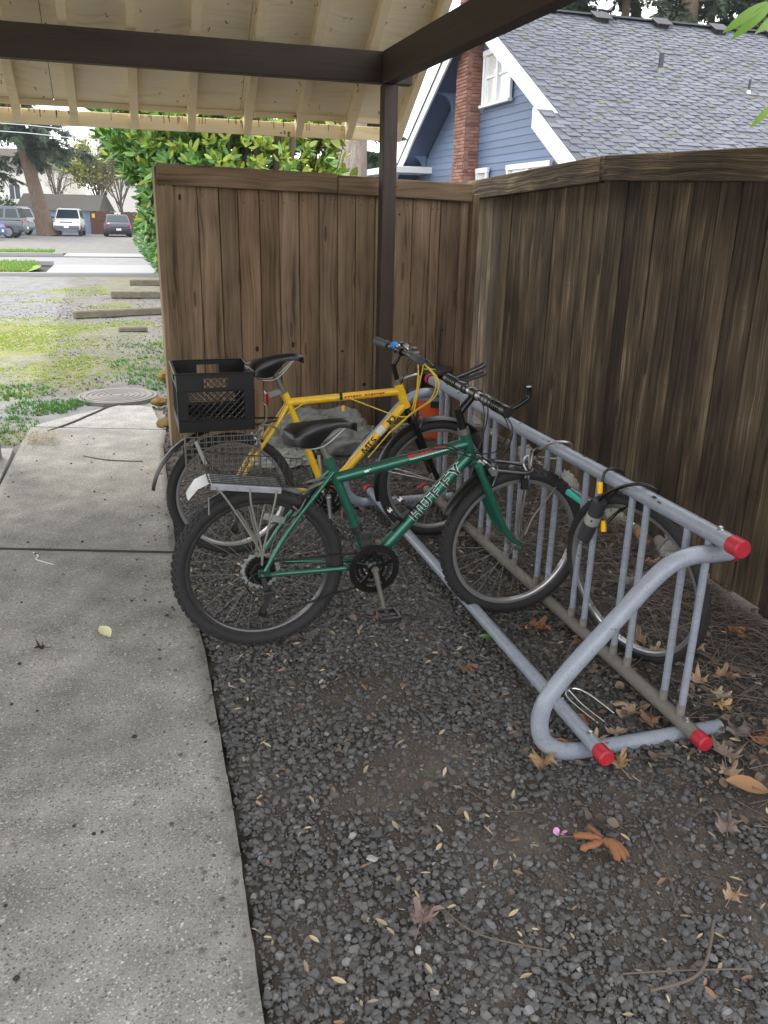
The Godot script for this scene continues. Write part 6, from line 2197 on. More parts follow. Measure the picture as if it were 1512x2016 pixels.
# ---------------------------------------------------------------- the blue house
func house() -> void:
	mat("blue_siding", Color8(106, 122, 151), 0.6)
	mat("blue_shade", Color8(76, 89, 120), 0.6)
	mat("white_trim", Color8(238, 240, 242), 0.5)
	mat("mortar", Color8(150, 120, 108), 0.95)
	mat("curtain", Color8(236, 236, 230), 0.8)
	mat("pane", Color(0.9, 0.92, 0.95, 0.06), 0.08).transparency = BaseMaterial3D.TRANSPARENCY_ALPHA
	mat("felt", Color8(92, 94, 100), 0.95)
	var t := thing("blue_house", "blue clapboard house with brick chimney, white trim and grey shingle roof beyond the fence", "house", Vector3(1.565, 0, -20), TURN)
	var AY := 5.837
	var s := 0.585
	var sl := 0.64
	var LX := 10.5
	var m := MB.new()
	# walls: a closed gabled block
	var g := PackedVector2Array([Vector2(-5.6, -0.1), Vector2(5.9, -0.1), Vector2(5.9, AY - s * 5.9 - 0.12), Vector2(0, AY - 0.12), Vector2(-5.6, AY - sl * 5.6 - 0.12)])
	m.xf = Transform3D(Basis(Vector3(0, 0, 1), Vector3(0, 1, 0), Vector3(-1, 0, 0)), Vector3(0.63 + (LX - 0.63) / 2, 0, 0))
	m.prism(g, LX - 0.63)
	obj("wall", m, M.blue_siding, t)
	# lapped boards of the gable wall
	var y := 1.55
	var shades := []
	for k in 3:
		var c := Color8(106, 122, 151) * (0.96 + 0.04 * k)
		c.a = 1
		shades.append(mat("siding%d" % k, c, 0.55))
	while y < AY - 0.25:
		var h := 0.152
		var ztop := (AY - 0.16 - y - h) / s
		var zlow := -(AY - 0.16 - y - h) / sl
		var zr := minf(ztop, 5.85)
		var zl := maxf(zlow, -5.55)
		if zr > zl + 0.1:
			m = MB.new()
			m.hull8([Vector3(0.618, y, zl), Vector3(0.600, y, zl), Vector3(0.600, y, zr), Vector3(0.618, y, zr)], [Vector3(0.628, y + h + 0.015, zl), Vector3(0.616, y + h + 0.015, zl), Vector3(0.616, y + h + 0.015, zr), Vector3(0.628, y + h + 0.015, zr)])
			obj("siding_board", m, shades[rng.randi() % 3], t)
		y += h
	# decking of the roof: two slopes, overhanging the gable
	var slab := func(pl: PackedVector2Array, x0: float, x1: float, mt: Material, nm: String) -> Node3D:
		var b := MB.new()
		b.xf = Transform3D(Basis(Vector3(0, 0, 1), Vector3(0, 1, 0), Vector3(-1, 0, 0)), Vector3((x0 + x1) / 2, 0, 0))
		b.prism(pl, x1 - x0)
		return obj(nm, b, mt, t)
	var z1 := 6.35
	var roof: Node3D = slab.call(PackedVector2Array([Vector2(0, AY - 0.10), Vector2(z1, AY - s * z1 - 0.10), Vector2(z1, AY - s * z1), Vector2(0, AY)]), 0.02, LX + 0.4, M.felt, "roof")
	var roof2: Node3D = slab.call(PackedVector2Array([Vector2(0, AY), Vector2(-6.1, AY - sl * 6.1), Vector2(-6.1, AY - sl * 6.1 - 0.10), Vector2(0, AY - 0.10)]), 0.02, LX + 0.4, M.felt, "roof")
	slab.call(PackedVector2Array([Vector2(4.14, AY - s * 4.14 - 0.10), Vector2(z1, AY - s * z1 - 0.10), Vector2(z1, AY - s * z1 - 0.002), Vector2(4.14, AY - s * 4.14 - 0.002)]), -0.34, 0.018, M.felt, "roof_extension")
	# soffits under the rake, and the white barge boards
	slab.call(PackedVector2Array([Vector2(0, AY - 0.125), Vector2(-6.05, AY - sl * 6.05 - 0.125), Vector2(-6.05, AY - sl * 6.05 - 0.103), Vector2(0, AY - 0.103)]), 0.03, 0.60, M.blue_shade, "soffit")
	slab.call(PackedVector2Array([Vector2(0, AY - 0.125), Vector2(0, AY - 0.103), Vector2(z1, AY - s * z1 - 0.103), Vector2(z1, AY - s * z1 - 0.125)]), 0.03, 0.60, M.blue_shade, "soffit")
	slab.call(PackedVector2Array([Vector2(0.0, AY + 0.015), Vector2(0.0, AY - 0.30), Vector2(4.05, AY - s * 4.05 - 0.30), Vector2(4.26, AY - s * 4.26 + 0.015)]), -0.03, 0.017, M.white_trim, "barge_board")
	slab.call(PackedVector2Array([Vector2(4.10, AY - s * 4.10 + 0.0), Vector2(4.10, AY - s * 4.10 - 0.32), Vector2(6.3, AY - s * 6.3 - 0.32), Vector2(6.4, AY - s * 6.4)]), -0.39, -0.343, M.white_trim, "barge_board")
	slab.call(PackedVector2Array([Vector2(-0.01, AY + 0.015), Vector2(-6.15, AY - sl * 6.15 + 0.015), Vector2(-6.15, AY - sl * 6.15 - 0.20), Vector2(-0.01, AY - 0.30)]), -0.03, 0.017, M.white_trim, "barge_board")
	slab.call(PackedVector2Array([Vector2(-0.2, AY + 0.045 - sl * 0.2), Vector2(-6.15, AY - sl * 6.15 + 0.045), Vector2(-6.15, AY - sl * 6.15 + 0.018), Vector2(-0.2, AY + 0.018 - sl * 0.2)]), -0.06, 0.4, M.felt, "roof_edge")
	m = MB.new()
	m.bar(Vector3(-0.03, AY + 0.02, 0.0), Vector3(LX + 0.4, AY + 0.02, 0), 0.30, 0.03)
	obj("ridge_cap", m, M.felt, roof)
	# shingles: the 300 nearest are pieces, the others are joined
	var ang := atan(s)
	var tone := []
	for k in 6: tone.append(mat("shingle%d" % k, Color8(95 + k * 3, 98 + k * 3, 107 + k * 3), 0.9))
	var sh := MB.new()
	sh.hull8([Vector3(-0.155, 0.0, 0.075), Vector3(0.155, 0.0, 0.075), Vector3(0.155, 0.0, -0.10), Vector3(-0.155, 0.0, -0.10)], [Vector3(-0.154, 0.014, 0.075), Vector3(0.154, 0.014, 0.075), Vector3(0.154, 0.003, -0.10), Vector3(-0.154, 0.003, -0.10)])
	var shm := sh.mesh()
	var all := []
	var rows := int(z1 / cos(ang) / 0.137)
	for r in rows:
		var d := 0.08 + r * 0.137
		var zz := d * cos(ang)
		var xs := (-0.34 if zz > 4.25 else 0.02) + (0.10 * (r % 3))
		while xs < LX + 0.3:
			if rng.randf() > 0.04:
				all.append(Transform3D(Basis(Vector3.RIGHT, ang) * Basis(Vector3.UP, rf(-0.01, 0.01)) * Basis.from_scale(Vector3(rf(0.55, 1.0), rf(0.8, 1.7), 1)), Vector3(xs + 0.155 + rf(-0.03, 0.03), AY - d * sin(ang) + 0.001, zz)))
			xs += 0.312
	var basis_t := Transform3D(Basis(Vector3.UP, TURN), Vector3(1.565, 0, -20))
	all.sort_custom(func(a: Transform3D, b: Transform3D) -> bool: return (basis_t * a.origin).distance_squared_to(CAM + Vector3(0, 6, 0)) < (basis_t * b.origin).distance_squared_to(CAM + Vector3(0, 6, 0)))
	var rest := []
	var rc := []
	var n := 0
	for x in all:
		var world: Vector3 = basis_t * (x as Transform3D).origin
		if n < 300 and world.y > 2.75 and x.origin.x < 8.0:
			obj("shingle", shm, tone[rng.randi() % 6], roof, x)
			n += 1
		else:
			rest.append(x)
			var q := rng.randi() % 6
			rc.append(Color8(95 + q * 3, 98 + q * 3, 107 + q * 3).srgb_to_linear())
	var stm := vcol(mat("shingle_rest", Color.WHITE, 0.9))
	scatter("shingles", shm, stm, rest, rc, roof)
	# moss in the shingle joints
	mat("roof_moss", Color8(104, 104, 56), 0.95)
	var mo := []
	for k in 520:
		var d := rf(0.4, 7.0)
		mo.append(Transform3D(Basis(Vector3.RIGHT, ang).scaled(Vector3(rf(0.4, 1.6), 1, 0.5)), Vector3(rf(0.1, 8.0), AY - d * sin(ang) + 0.014, d * cos(ang))))
	var mb := MB.new()
	mb.box(Vector3.ZERO, Vector3(0.09, 0.012, 0.03), 0.004)
	scatter("roof_moss", mb.mesh(), M.roof_moss, mo, [], roof)
	# vents and pipes on the roof
	mat("vent_metal", Color8(70, 70, 74), 0.5, 0.4)
	for k in 5:
		var z := 0.14
		var b := MB.new()
		b.xf = Transform3D(Basis(Vector3.RIGHT, ang), Vector3(2.99 + 1.52 * k, AY - s * z, z))
		b.box(Vector3(0, 0.05, 0.05), Vector3(0.30, 0.10, 0.26), 0.01)
		b.box(Vector3(0, 0.115, 0.06), Vector3(0.40, 0.025, 0.36), 0.006)
		obj("roof_vent", b, M.vent_metal, roof)
	for q in [[3.20, 2.38, 0.052, 0.34], [4.87, 3.02, 0.026, 0.26]]:
		var b := MB.new()
		var base := Vector3(q[0], AY - s * q[1], q[1])
		b.tube([base, base + Vector3(0, q[3], 0)], q[2], 12)
		var po := obj("vent_pipe", b, M.vent_metal, roof)
		b = MB.new()
		b.tube([base + Vector3(0, -0.03, 0), base + Vector3(0, 0.07, 0)], [q[2] * 1.9, q[2] * 1.25], 12)
		obj("flashing", b, M.galvanised if q[2] > 0.03 else M.white_trim, roof)
	# chimney of separate bricks
	var ch := Node3D.new()
	ch.name = "chimney"
	t.add_child(ch)
	m = MB.new()
	m.box(Vector3(0.435, 3.2, -0.875), Vector3(0.33, 6.4, 0.63))
	m.hull8([Vector3(0.27, 0.0, -1.60), Vector3(0.6, 0.0, -1.60), Vector3(0.6, 0.0, -0.57), Vector3(0.27, 0.0, -0.57)], [Vector3(0.28, 2.9, -1.16), Vector3(0.59, 2.9, -1.16), Vector3(0.59, 2.9, -0.58), Vector3(0.28, 2.9, -0.58)])
	obj("mortar", m, M.mortar, ch)
	var bricks := []
	for k in 5: bricks.append(mat("brick%d" % k, [Color8(138, 96, 82), Color8(152, 106, 90), Color8(124, 86, 76), Color8(160, 120, 106), Color8(148, 110, 98)][k], 0.9))
	var half := MB.new()
	half.box(Vector3.ZERO, Vector3(0.105, 0.062, 0.105), 0.004)
	var full := MB.new()
	full.box(Vector3.ZERO, Vector3(0.105, 0.062, 0.205), 0.004)
	var hm := half.mesh()
	var fm := full.mesh()
	var yy := 2.05
	var course := 0
	while yy < 6.4:
		var flare := maxf(0.0, (2.9 - yy) * 0.30)
		# outer face: three bricks long, staggered
		var zz := -1.205 - flare
		var first := course % 2 == 1
		while zz < -0.56:
			var L := 0.105 if first else 0.205
			if zz + L > -0.535: L = 0.105
			if zz + L > -0.50: break
			obj("brick", fm if L > 0.15 else hm, bricks[rng.randi() % 5], ch, Transform3D(Basis(), Vector3(0.30 + rf(-0.002, 0.002), yy, zz + L / 2)))
			zz += L + 0.012
			first = false
		# the face towards the camera
		var xx := 0.36
		var firstx := course % 2 == 0
		while xx < 0.58:
			var L := 0.105 if firstx else 0.205
			if xx + L > 0.60: L = 0.105
			obj("brick", fm if L > 0.15 else hm, bricks[rng.randi() % 5], ch, Transform3D(Basis(Vector3.UP, PI / 2), Vector3(xx + L / 2, yy, -0.592 + rf(-0.002, 0.002))))
			xx += L + 0.012
			firstx = false
		yy += 0.074
		course += 1
	# windows
	house_window(t, 0.556, -0.32, 1.15, 3.92, 5.02, 2)
	house_window(t, 0.556, 1.22, 3.15, 1.35, 2.66, 2)
	house_window(t, 0.556, -0.42, 0.20, 1.45, 2.66, 1)
	# brackets under the left rake: a beam and a curved brace
	for q in [[-2.07, 4.44], [-4.06, 3.20]]:
		var br := MB.new()
		br.xf = Transform3D(Basis(), Vector3(0, q[1], q[0]))
		br.box(Vector3(0.31, 0.0, 0), Vector3(0.58, 0.10, 0.10), 0.01)
		br.box(Vector3(0.565, -0.24, 0), Vector3(0.07, 0.40, 0.10), 0.01)
		var arc := []
		for k in 9:
			var a := lerpf(0.0, PI / 2, k / 8.0)
			arc.append(Vector3(0.53 - 0.34 + 0.34 * cos(a) - 0.03, -0.40 + 0.34 * sin(a), 0))
		var pl := PackedVector2Array()
		for p in arc: pl.append(Vector2(p.x, p.y))
		pl.append(Vector2(0.16, -0.048)); pl.append(Vector2(0.532, -0.048)); pl.append(Vector2(0.532, -0.40))
		br.prism(pl, 0.085)
		obj("bracket", br, M.blue_siding, t)
	# porch at the far end: post, rail and roof edge
	m = MB.new()
	m.box(Vector3(-0.2, 1.3, -4.9), Vector3(0.26, 2.6, 0.26), 0.02)
	m.box(Vector3(-0.2, 2.66, -4.9), Vector3(0.34, 0.10, 0.34), 0.02)
	obj("porch_post", m, M.white_trim, t)
	m = MB.new()
	m.box(Vector3(0.1, 2.78, -5.1), Vector3(1.2, 0.16, 3.0), 0.01)
	obj("porch_beam", m, M.white_trim, t)

func house_window(t: Node3D, x: float, za: float, zb: float, y0: float, y1: float, sashes: int) -> void:
	var w := Node3D.new()
	w.name = "window"
	t.add_child(w, true)
	var m := MB.new()
	var f := 0.085
	m.box(Vector3(x - 0.02, (y0 + y1) / 2, za + f / 2), Vector3(0.06, y1 - y0, f), 0.006)
	m.box(Vector3(x - 0.02, (y0 + y1) / 2, zb - f / 2), Vector3(0.06, y1 - y0, f), 0.006)
	m.box(Vector3(x - 0.023, y1 - f / 2 + 0.01, (za + zb) / 2), Vector3(0.07, f + 0.02, zb - za + 0.04), 0.006)
	if sashes == 2: m.box(Vector3(x - 0.018, (y0 + y1) / 2, (za + zb) / 2), Vector3(0.055, y1 - y0 - 0.1, 0.10), 0.006)
	obj("frame", m, M.white_trim, w)
	m = MB.new()
	m.box(Vector3(x - 0.04, y0 + 0.02, (za + zb) / 2), Vector3(0.11, 0.06, zb - za + 0.06), 0.006)
	obj("sill", m, M.white_trim, w)
	for k in sashes:
		var a := za + f + (zb - za - 2 * f) * k / sashes + 0.01
		var b := za + f + (zb - za - 2 * f) * (k + 1) / sashes - 0.01
		m = MB.new()
		m.box(Vector3(x, (y0 + y1) / 2 + 0.03, (a + b) / 2), Vector3(0.035, 0.05, b - a), 0.004)
		for e in [a + 0.022, b - 0.022]: m.box(Vector3(x + 0.001, (y0 + y1) / 2, e), Vector3(0.033, y1 - y0 - 0.12, 0.044), 0.004)
		obj("sash", m, M.white_trim, w)
		m = MB.new()
		m.box(Vector3(x + 0.010, (y0 + y1) / 2, (a + b) / 2), Vector3(0.004, y1 - y0 - 0.12, b - a - 0.02))
		obj("pane", m, M.pane, w)
		m = MB.new()
		var rows := []
		for j in 2:
			var row := []
			for q in 15:
				row.append(Vector3(x + 0.016 + 0.004 * sin(q * 1.9), y0 + 0.06 + (y1 - y0 - 0.12) * j, lerpf(b, a, q / 14.0)))
			rows.append(row)
		m.grid(rows)
		obj("curtain", m, M.curtain, w)

# ---------------------------------------------------------------- the street and the lot across it
func far_lot() -> void:
	mat("asphalt_pale", Color8(150, 150, 152), 0.9)
	speck("far_asphalt", 41, [Color8(112, 112, 114), Color8(134, 134, 136), Color8(150, 150, 152)], 512, 4.0, [[3000, 3, Color8(90, 90, 92)]], 0.9, 0.4)
	speck("far_lot", 43, [Color8(84, 82, 80), Color8(112, 110, 108), Color8(130, 128, 124)], 512, 5.0, [[3000, 4, Color8(150, 148, 144)]], 0.95, 0.4)
	var strip := func(nm: String, x0: float, x1: float, p0: float, p1: float, y: float, mt: Material) -> MeshInstance3D:
		var m := MB.new()
		m.quad(gp(x0, p0, y), gp(x1, p0, y), gp(x1, p1, y), gp(x0, p1, y))
		return obj(nm, m, mt)
	struct(strip.call("street", -60.0, 40.0, 29.6, 35.0, -0.07, M.far_asphalt))
	struct(strip.call("driveway", -1.9, 2.6, 24.0, 29.58, -0.045, M.asphalt_pale))
	struct(strip.call("driveway", -1.9, 2.6, 35.05, 38.0, -0.045, M.asphalt_pale))
	struct(strip.call("parking_lot", -40.0, 14.0, 38.0, 80.0, -0.06, M.far_lot))
	var kerb := func(x0: float, x1: float, p: float) -> void:
		var m := MB.new()
		m.bar(gp(x0, p, 0.0), gp(x1, p, 0.0), 0.15, 0.16, 0.02)
		struct(obj("kerb", m, M.asphalt_pale))
	kerb.call(-40.0, -1.9, 29.5)
	kerb.call(-40.0, -1.9, 35.15)
	kerb.call(-40.0, 2.4, 23.85)
	# grass verges
	mat("lawn", Color8(112, 148, 48), 0.95)
	for q in [[-40.0, -2.1, 24.1, 29.3], [-40.0, -2.2, 35.3, 37.8], [1.4, 2.6, 17.0, 24.0]]:
		var m := MB.new()
		var rows := []
		for j in 7:
			var row := []
			for k in 25:
				var x := lerpf(q[0], q[1], k / 24.0)
				var e := minf(1.0, minf(j, 6 - j) / 1.5)
				row.append(gp(x - (0.8 * pow(absf(j / 3.0 - 1), 3) if k > 20 and q[0] < 0 else 0.0), lerpf(q[2], q[3], j / 6.0), -0.05 + e * 0.09))
			rows.append(row)
		m.grid(rows)
		struct(obj("verge", m, M.lawn))
	var bl := MB.new()
	for k in 4:
		var d := Vector3(cos(TAU * k / 4.0), 0, sin(TAU * k / 4.0))
		bl.poly([d * 0.1 - Vector3(-d.z, 0, d.x) * 0.12, d * 0.1 + Vector3(-d.z, 0, d.x) * 0.12, d * 0.5 + Vector3(0, 0.9, 0)], Vector3(0, -9, 0))
	var xs := []
	var cc := []
	for j in 9000:
		var far := j % 3 == 0
		var p := gp(rf(-16, -2.3), rf(35.4, 37.8) if far else rf(24.2, 29.2), 0.03)
		var s := rf(0.06, 0.16)
		xs.append(Transform3D(Basis(Vector3.UP, rf(0, TAU)).scaled(Vector3(s, s, s)), p))
		cc.append(Color(rf(0.14, 0.24), rf(0.24, 0.36), rf(0.03, 0.06)))
	scatter("grass", bl.mesh(), M.leaf_green, xs, cc)
	# garage with a blue wall
	mat("garage_blue", Color8(150, 174, 206), 0.7)
	mat("garage_roof", Color8(84, 81, 74), 0.95)
	mat("far_white", Color8(236, 234, 228), 0.8)
	mat("far_glass", Color8(40, 52, 60), 0.15)
	mat("far_fence", Color8(98, 66, 54), 0.9)
	var t := thing("garage", "low blue garage with a long grey brown roof behind the leaning fir trunk", "garage", Vector3(-25.2, 0, -67.5), 0.06)
	var m := MB.new()
	m.box(Vector3(0, 0.75, -2.0), Vector3(5.6, 1.9, 4.0))
	obj("wall", m, M.garage_blue, t)
	m = MB.new()
	m.hull8([Vector3(-3.3, 1.62, 0.5), Vector3(3.0, 1.62, 0.5), Vector3(3.0, 1.62, -4.5), Vector3(-3.3, 1.62, -4.5)], [Vector3(-3.2, 2.8, -1.6), Vector3(2.9, 2.8, -1.6), Vector3(2.9, 2.8, -2.4), Vector3(-3.2, 2.8, -2.4)])
	obj("roof", m, M.garage_roof, t)
	for k in 4:
		m = MB.new()
		m.box(Vector3(0.1 + k * 0.0, 0.22 + k * 0.36, 0.02), Vector3(3.6, 0.34, 0.05), 0.01)
		obj("door_panel", m, M.garage_blue, t)
	# brown fence with signs
	t = thing("plank_fence", "far brown plank fence at the end of the parking lot with small signs", "fence", Vector3(-22.9, 0, -67.2), 0.03)
	for k in 26:
		m = MB.new()
		m.box(Vector3(0.085 + k * 0.17, 0.78, 0), Vector3(0.162, 1.62 + 0.03 * (k % 3), 0.03))
		obj("board", m, M.far_fence, t)
	m = MB.new()
	m.box(Vector3(2.2, 1.45, -0.04), Vector3(4.4, 0.1, 0.05))
	obj("rail", m, M.far_fence, t)
	mat("sign_yellow", Color8(240, 200, 60), 0.6)
	var sg := thing("sign", "white rectangular notice on the far brown fence", "sign", Vector3(-20.75, 1.25, -67.1))
	m = MB.new(); m.box(Vector3.ZERO, Vector3(0.48, 0.62, 0.03), 0.01); obj("board", m, M.far_white, sg)
	m = MB.new()
	m.box(Vector3(0, 0.15, 0.017), Vector3(0.10, 0.12, 0.003))
	for k in 3: m.box(Vector3(0, -0.03 - k * 0.08, 0.017), Vector3(0.34, 0.03, 0.003))
	obj("print", m, M.far_glass, sg)
	for q in [[-22.6, "small yellow sign on the far fence beside the white vehicle"], [-19.2, "small yellow sign on the far fence right of the dark hatchback"]]:
		m = MB.new(); m.box(Vector3.ZERO, Vector3(0.22, 0.30, 0.03), 0.01)
		tag(obj("sign", m, M.sign_yellow, null, Transform3D(Basis(), Vector3(q[0], 1.28, -67.1))), q[1], "sign")
	# pale apartment houses behind
	apartment("apartment_building", "tall white apartment house with small dark windows behind the far fence", Vector3(-23.5, 0, -86), 9.0, 11.0, 0.1, [[-1.6, 4.6], [0.9, 4.6], [-1.6, 7.4], [0.9, 7.4], [2.2, 2.2], [-3.4, 7.4], [3.2, 4.6]])
	apartment("apartment_building", "white house with a wide window at the left edge behind the parked cars", Vector3(-36.0, 0, -84), 9.0, 5.2, 0.0, [[0.5, 3.2], [2.4, 3.2], [-2.5, 3.2]])
	# cars
	car("parked_car", "white and grey off-road vehicle parked facing the street in front of the garage", "car", gp(-2.95, 66.2), TURN - 0.05 - PI / 2, 1, Color8(226, 228, 230), Color8(92, 96, 100), "cars in the far parking lot")
	car("parked_car", "dark blue hatchback seen from behind beside the hedge at the far fence", "car", gp(0.25, 65.4), TURN + PI / 2 + 0.05, 2, Color8(34, 40, 62), Color8(30, 34, 48), "cars in the far parking lot")
	car("parked_car", "grey off-road vehicle parked sideways left of the fir trunk", "car", Vector3(-24.7, 0, -53.9), PI + 0.16, 1, Color8(84, 92, 98), Color8(84, 92, 98), "cars in the far parking lot")
	car("parked_car", "blue car at the left edge, nearest in the far parking lot", "car", Vector3(-24.1, 0, -49.6), PI + 0.10, 2, Color8(64, 84, 150), Color8(64, 84, 150), "cars in the far parking lot")
	car("parked_car", "silver vehicle half hidden behind the grey one near the trunk", "car", Vector3(-27.0, 0, -61.5), PI - 0.5, 1, Color8(196, 200, 206), Color8(196, 200, 206), "cars in the far parking lot")
	# wires across
	mat("wire", Color8(210, 214, 220), 0.5)
	for q in [[5.10, -45.0, "lower of the two overhead wires crossing in front of the fir"], [5.50, -45.6, "upper of the two overhead wires crossing in front of the fir"]]:
		m = MB.new()
		m.tube(smooth([Vector3(-40, q[0] + 0.9, q[1]) - Vector3(-15, q[0], q[1]), Vector3(-20, q[0] + 0.17, q[1]) - Vector3(-15, q[0], q[1]), Vector3(-13, q[0] - 0.12, q[1]) - Vector3(-15, q[0], q[1]), Vector3(5, q[0] + 0.6, q[1]) - Vector3(-15, q[0], q[1])], 6), 0.018, 5)
		tag(obj("overhead_wire", m, M.wire, null, Transform3D(Basis(), Vector3(-15, q[0], q[1]))), q[2], "wire", "overhead wires")

func apartment(called: String, label: String, at: Vector3, w: float, h: float, turn: float, wins: Array) -> void:
	var t := thing(called, label, "building", at, turn)
	var m := MB.new()
	m.box(Vector3(0, h / 2, -4), Vector3(w, h, 8))
	obj("wall", m, M.far_white, t)
	m = MB.new()
	m.hull8([Vector3(-w / 2 - 0.4, h, 0.4), Vector3(w / 2 + 0.4, h, 0.4), Vector3(w / 2 + 0.4, h, -8.4), Vector3(-w / 2 - 0.4, h, -8.4)], [Vector3(-w / 2, h + 2, -3.5), Vector3(w / 2, h + 2, -3.5), Vector3(w / 2, h + 2, -4.5), Vector3(-w / 2, h + 2, -4.5)])
	obj("roof", m, M.garage_roof, t)
	for q in wins:
		m = MB.new()
		m.box(Vector3(q[0], q[1], 0.02), Vector3(1.15, 1.5, 0.08), 0.01)
		var o := obj("window", m, M.far_white, t)
		for s in [-1, 1]:
			m = MB.new()
			m.box(Vector3(q[0] + s * 0.26, q[1], 0.06), Vector3(0.44, 1.28, 0.02))
			obj("pane", m, M.far_glass, o)

func car(called: String, label: String, cat: String, at: Vector3, turn: float, kind: int, c1: Color, c2: Color, group: String) -> void:
	# the car points along its own +X
	var t := thing(called, label, cat, at + Vector3(0, -0.055, 0), turn, group)
	var paint := mat("car_paint_%d" % taken[called], c1, 0.25)
	paint.clearcoat_enabled = true
	var low := mat("car_lower_%d" % taken[called], c2, 0.4)
	var tall := kind == 1
	var L := 4.55 if tall else 4.1
	var W := 0.9 if tall else 0.87
	var belt := 1.12 if tall else 0.96
	var roof := 1.78 if tall else 1.46
	var hood := 1.08 if tall else 0.92
	# body: rings along the length
	var st := []
	var n := 24
	var m := MB.new()
	var ring := func(x: float, w: float, y0: float, y1: float) -> Array:
		var out := []
		for k in n + 1:
			var a := TAU * k / n
			var cx := cos(a)
			var sy := sin(a)
			out.append(Vector3(x, (y0 + y1) / 2 + signf(sy) * pow(absf(sy), 0.45) * (y1 - y0) / 2, -signf(cx) * pow(absf(cx), 0.45) * w))
		return out
	var rows := []
	var y0 := 0.34 if tall else 0.24
	for q in [[L * 0.5, 0.72, y0 + 0.12, hood - 0.22], [L * 0.49, 0.90, y0 + 0.03, hood - 0.12], [L * 0.45, 0.98, y0, hood - 0.05], [L * 0.30, 1.0, y0, hood], [L * 0.18, 1.0, y0, belt], [-L * 0.40, 1.0, y0, belt], [-L * 0.47, 0.98, y0, belt - 0.02], [-L * 0.49, 0.93, y0 + 0.04, belt - 0.10], [-L * 0.5, 0.80, y0 + 0.12, belt - 0.25]]:
		rows.append(ring.call(q[0], W * q[1], q[2], q[3]))
	m.grid(rows)
	for e in [0, rows.size() - 1]:
		m.poly(rows[e].slice(0, n), Vector3(0, 0.8, 0))
	obj("body", m, paint, t)
	# cabin
	var x0 := -L * (0.475 if tall else 0.46)
	var x1 := L * 0.20
	var x2 := -L * (0.43 if tall else 0.30)
	var x3 := L * (0.05 if tall else 0.02)
	var wt := W * 0.78
	var wb := W * 0.95
	m = MB.new()
	var bt := [Vector3(x0, belt - 0.06, -wb), Vector3(x1, belt - 0.06, -wb), Vector3(x1, belt - 0.06, wb), Vector3(x0, belt - 0.06, wb)]
	var tp := [Vector3(x2, roof - 0.03, -wt), Vector3(x3, roof - 0.03, -wt), Vector3(x3, roof - 0.03, wt), Vector3(x2, roof - 0.03, wt)]
	m.hull8(bt, tp)
	m.hull8(tp, [Vector3(x2 + 0.10, roof + 0.02, -wt + 0.10), Vector3(x3 - 0.12, roof + 0.02, -wt + 0.10), Vector3(x3 - 0.12, roof + 0.02, wt - 0.10), Vector3(x2 + 0.10, roof + 0.02, wt - 0.10)])
	var cab := obj("cabin", m, paint, t)
	var glass: Material = M.far_glass
	var pane := func(nm: String, a: Vector3, b: Vector3, c: Vector3, d: Vector3, inset: float) -> void:
		var ce := (a + b + c + d) / 4
		var nn := (b - a).cross(d - a).normalized()
		if nn.dot(ce - Vector3(0, 1.2, 0)) < 0: nn = -nn
		var ps := []
		for p in [a, b, c, d]: ps.append(p.lerp(ce, inset) + nn * 0.012)
		var back := []
		for p in ps: back.append(p - nn * 0.02)
		var g := MB.new()
		g.hull8(back, ps)
		obj(nm, g, glass, cab)
	pane.call("windscreen", bt[1].lerp(tp[1], 0.08), bt[2].lerp(tp[2], 0.08), tp[2], tp[1], 0.09)
	pane.call("rear_window", bt[0].lerp(tp[0], 0.12), bt[3].lerp(tp[3], 0.12), tp[3], tp[0], 0.10)
	for s in [0, 1]:
		var b0: Vector3 = bt[3 if s else 0]; var b1: Vector3 = bt[2 if s else 1]
		var t0: Vector3 = tp[3 if s else 0]; var t1: Vector3 = tp[2 if s else 1]
		for q in [[0.03, 0.30], [0.33, 0.62], [0.65, 0.93]]:
			pane.call("side_window", b0.lerp(b1, q[0]).lerp(t0.lerp(t1, q[0]), 0.16), b0.lerp(b1, q[1]).lerp(t0.lerp(t1, q[1]), 0.16), b0.lerp(b1, q[1]).lerp(t0.lerp(t1, q[1]), 0.94), b0.lerp(b1, q[0]).lerp(t0.lerp(t1, q[0]), 0.94), 0.05)
	# bumpers, sills
	m = MB.new()
	m.box(Vector3(L * 0.5 - 0.04, y0 + 0.22, 0), Vector3(0.16, 0.26, W * 1.84), 0.05)
	obj("bumper", m, low, t)
	m = MB.new()
	m.box(Vector3(-L * 0.5 + 0.04, y0 + 0.22, 0), Vector3(0.16, 0.26, W * 1.84), 0.05)
	obj("bumper", m, low, t)
	m = MB.new()
	m.box(Vector3(0, y0 + 0.10, 0), Vector3(L * 0.86, 0.24, W * 2.01), 0.03)
	obj("sill", m, low, t)
	# lamps, grille, plates, mirrors, wheels
	for s in [-1, 1]:
		m = MB.new(); m.box(Vector3(L * 0.475, hood - 0.20, s * W * 0.74), Vector3(0.10, 0.16, 0.30), 0.03); obj("headlight", m, M.chrome, t)
		m = MB.new(); m.box(Vector3(-L * 0.488, belt - 0.24, s * W * 0.80), Vector3(0.08, 0.26 if tall else 0.18, 0.20), 0.02); obj("tail_light", m, M.red_reflector, t)
		m = MB.new(); m.box(Vector3(L * 0.13, belt + 0.08, s * (W + 0.10)), Vector3(0.10, 0.14, 0.20), 0.03); obj("mirror", m, low, t)
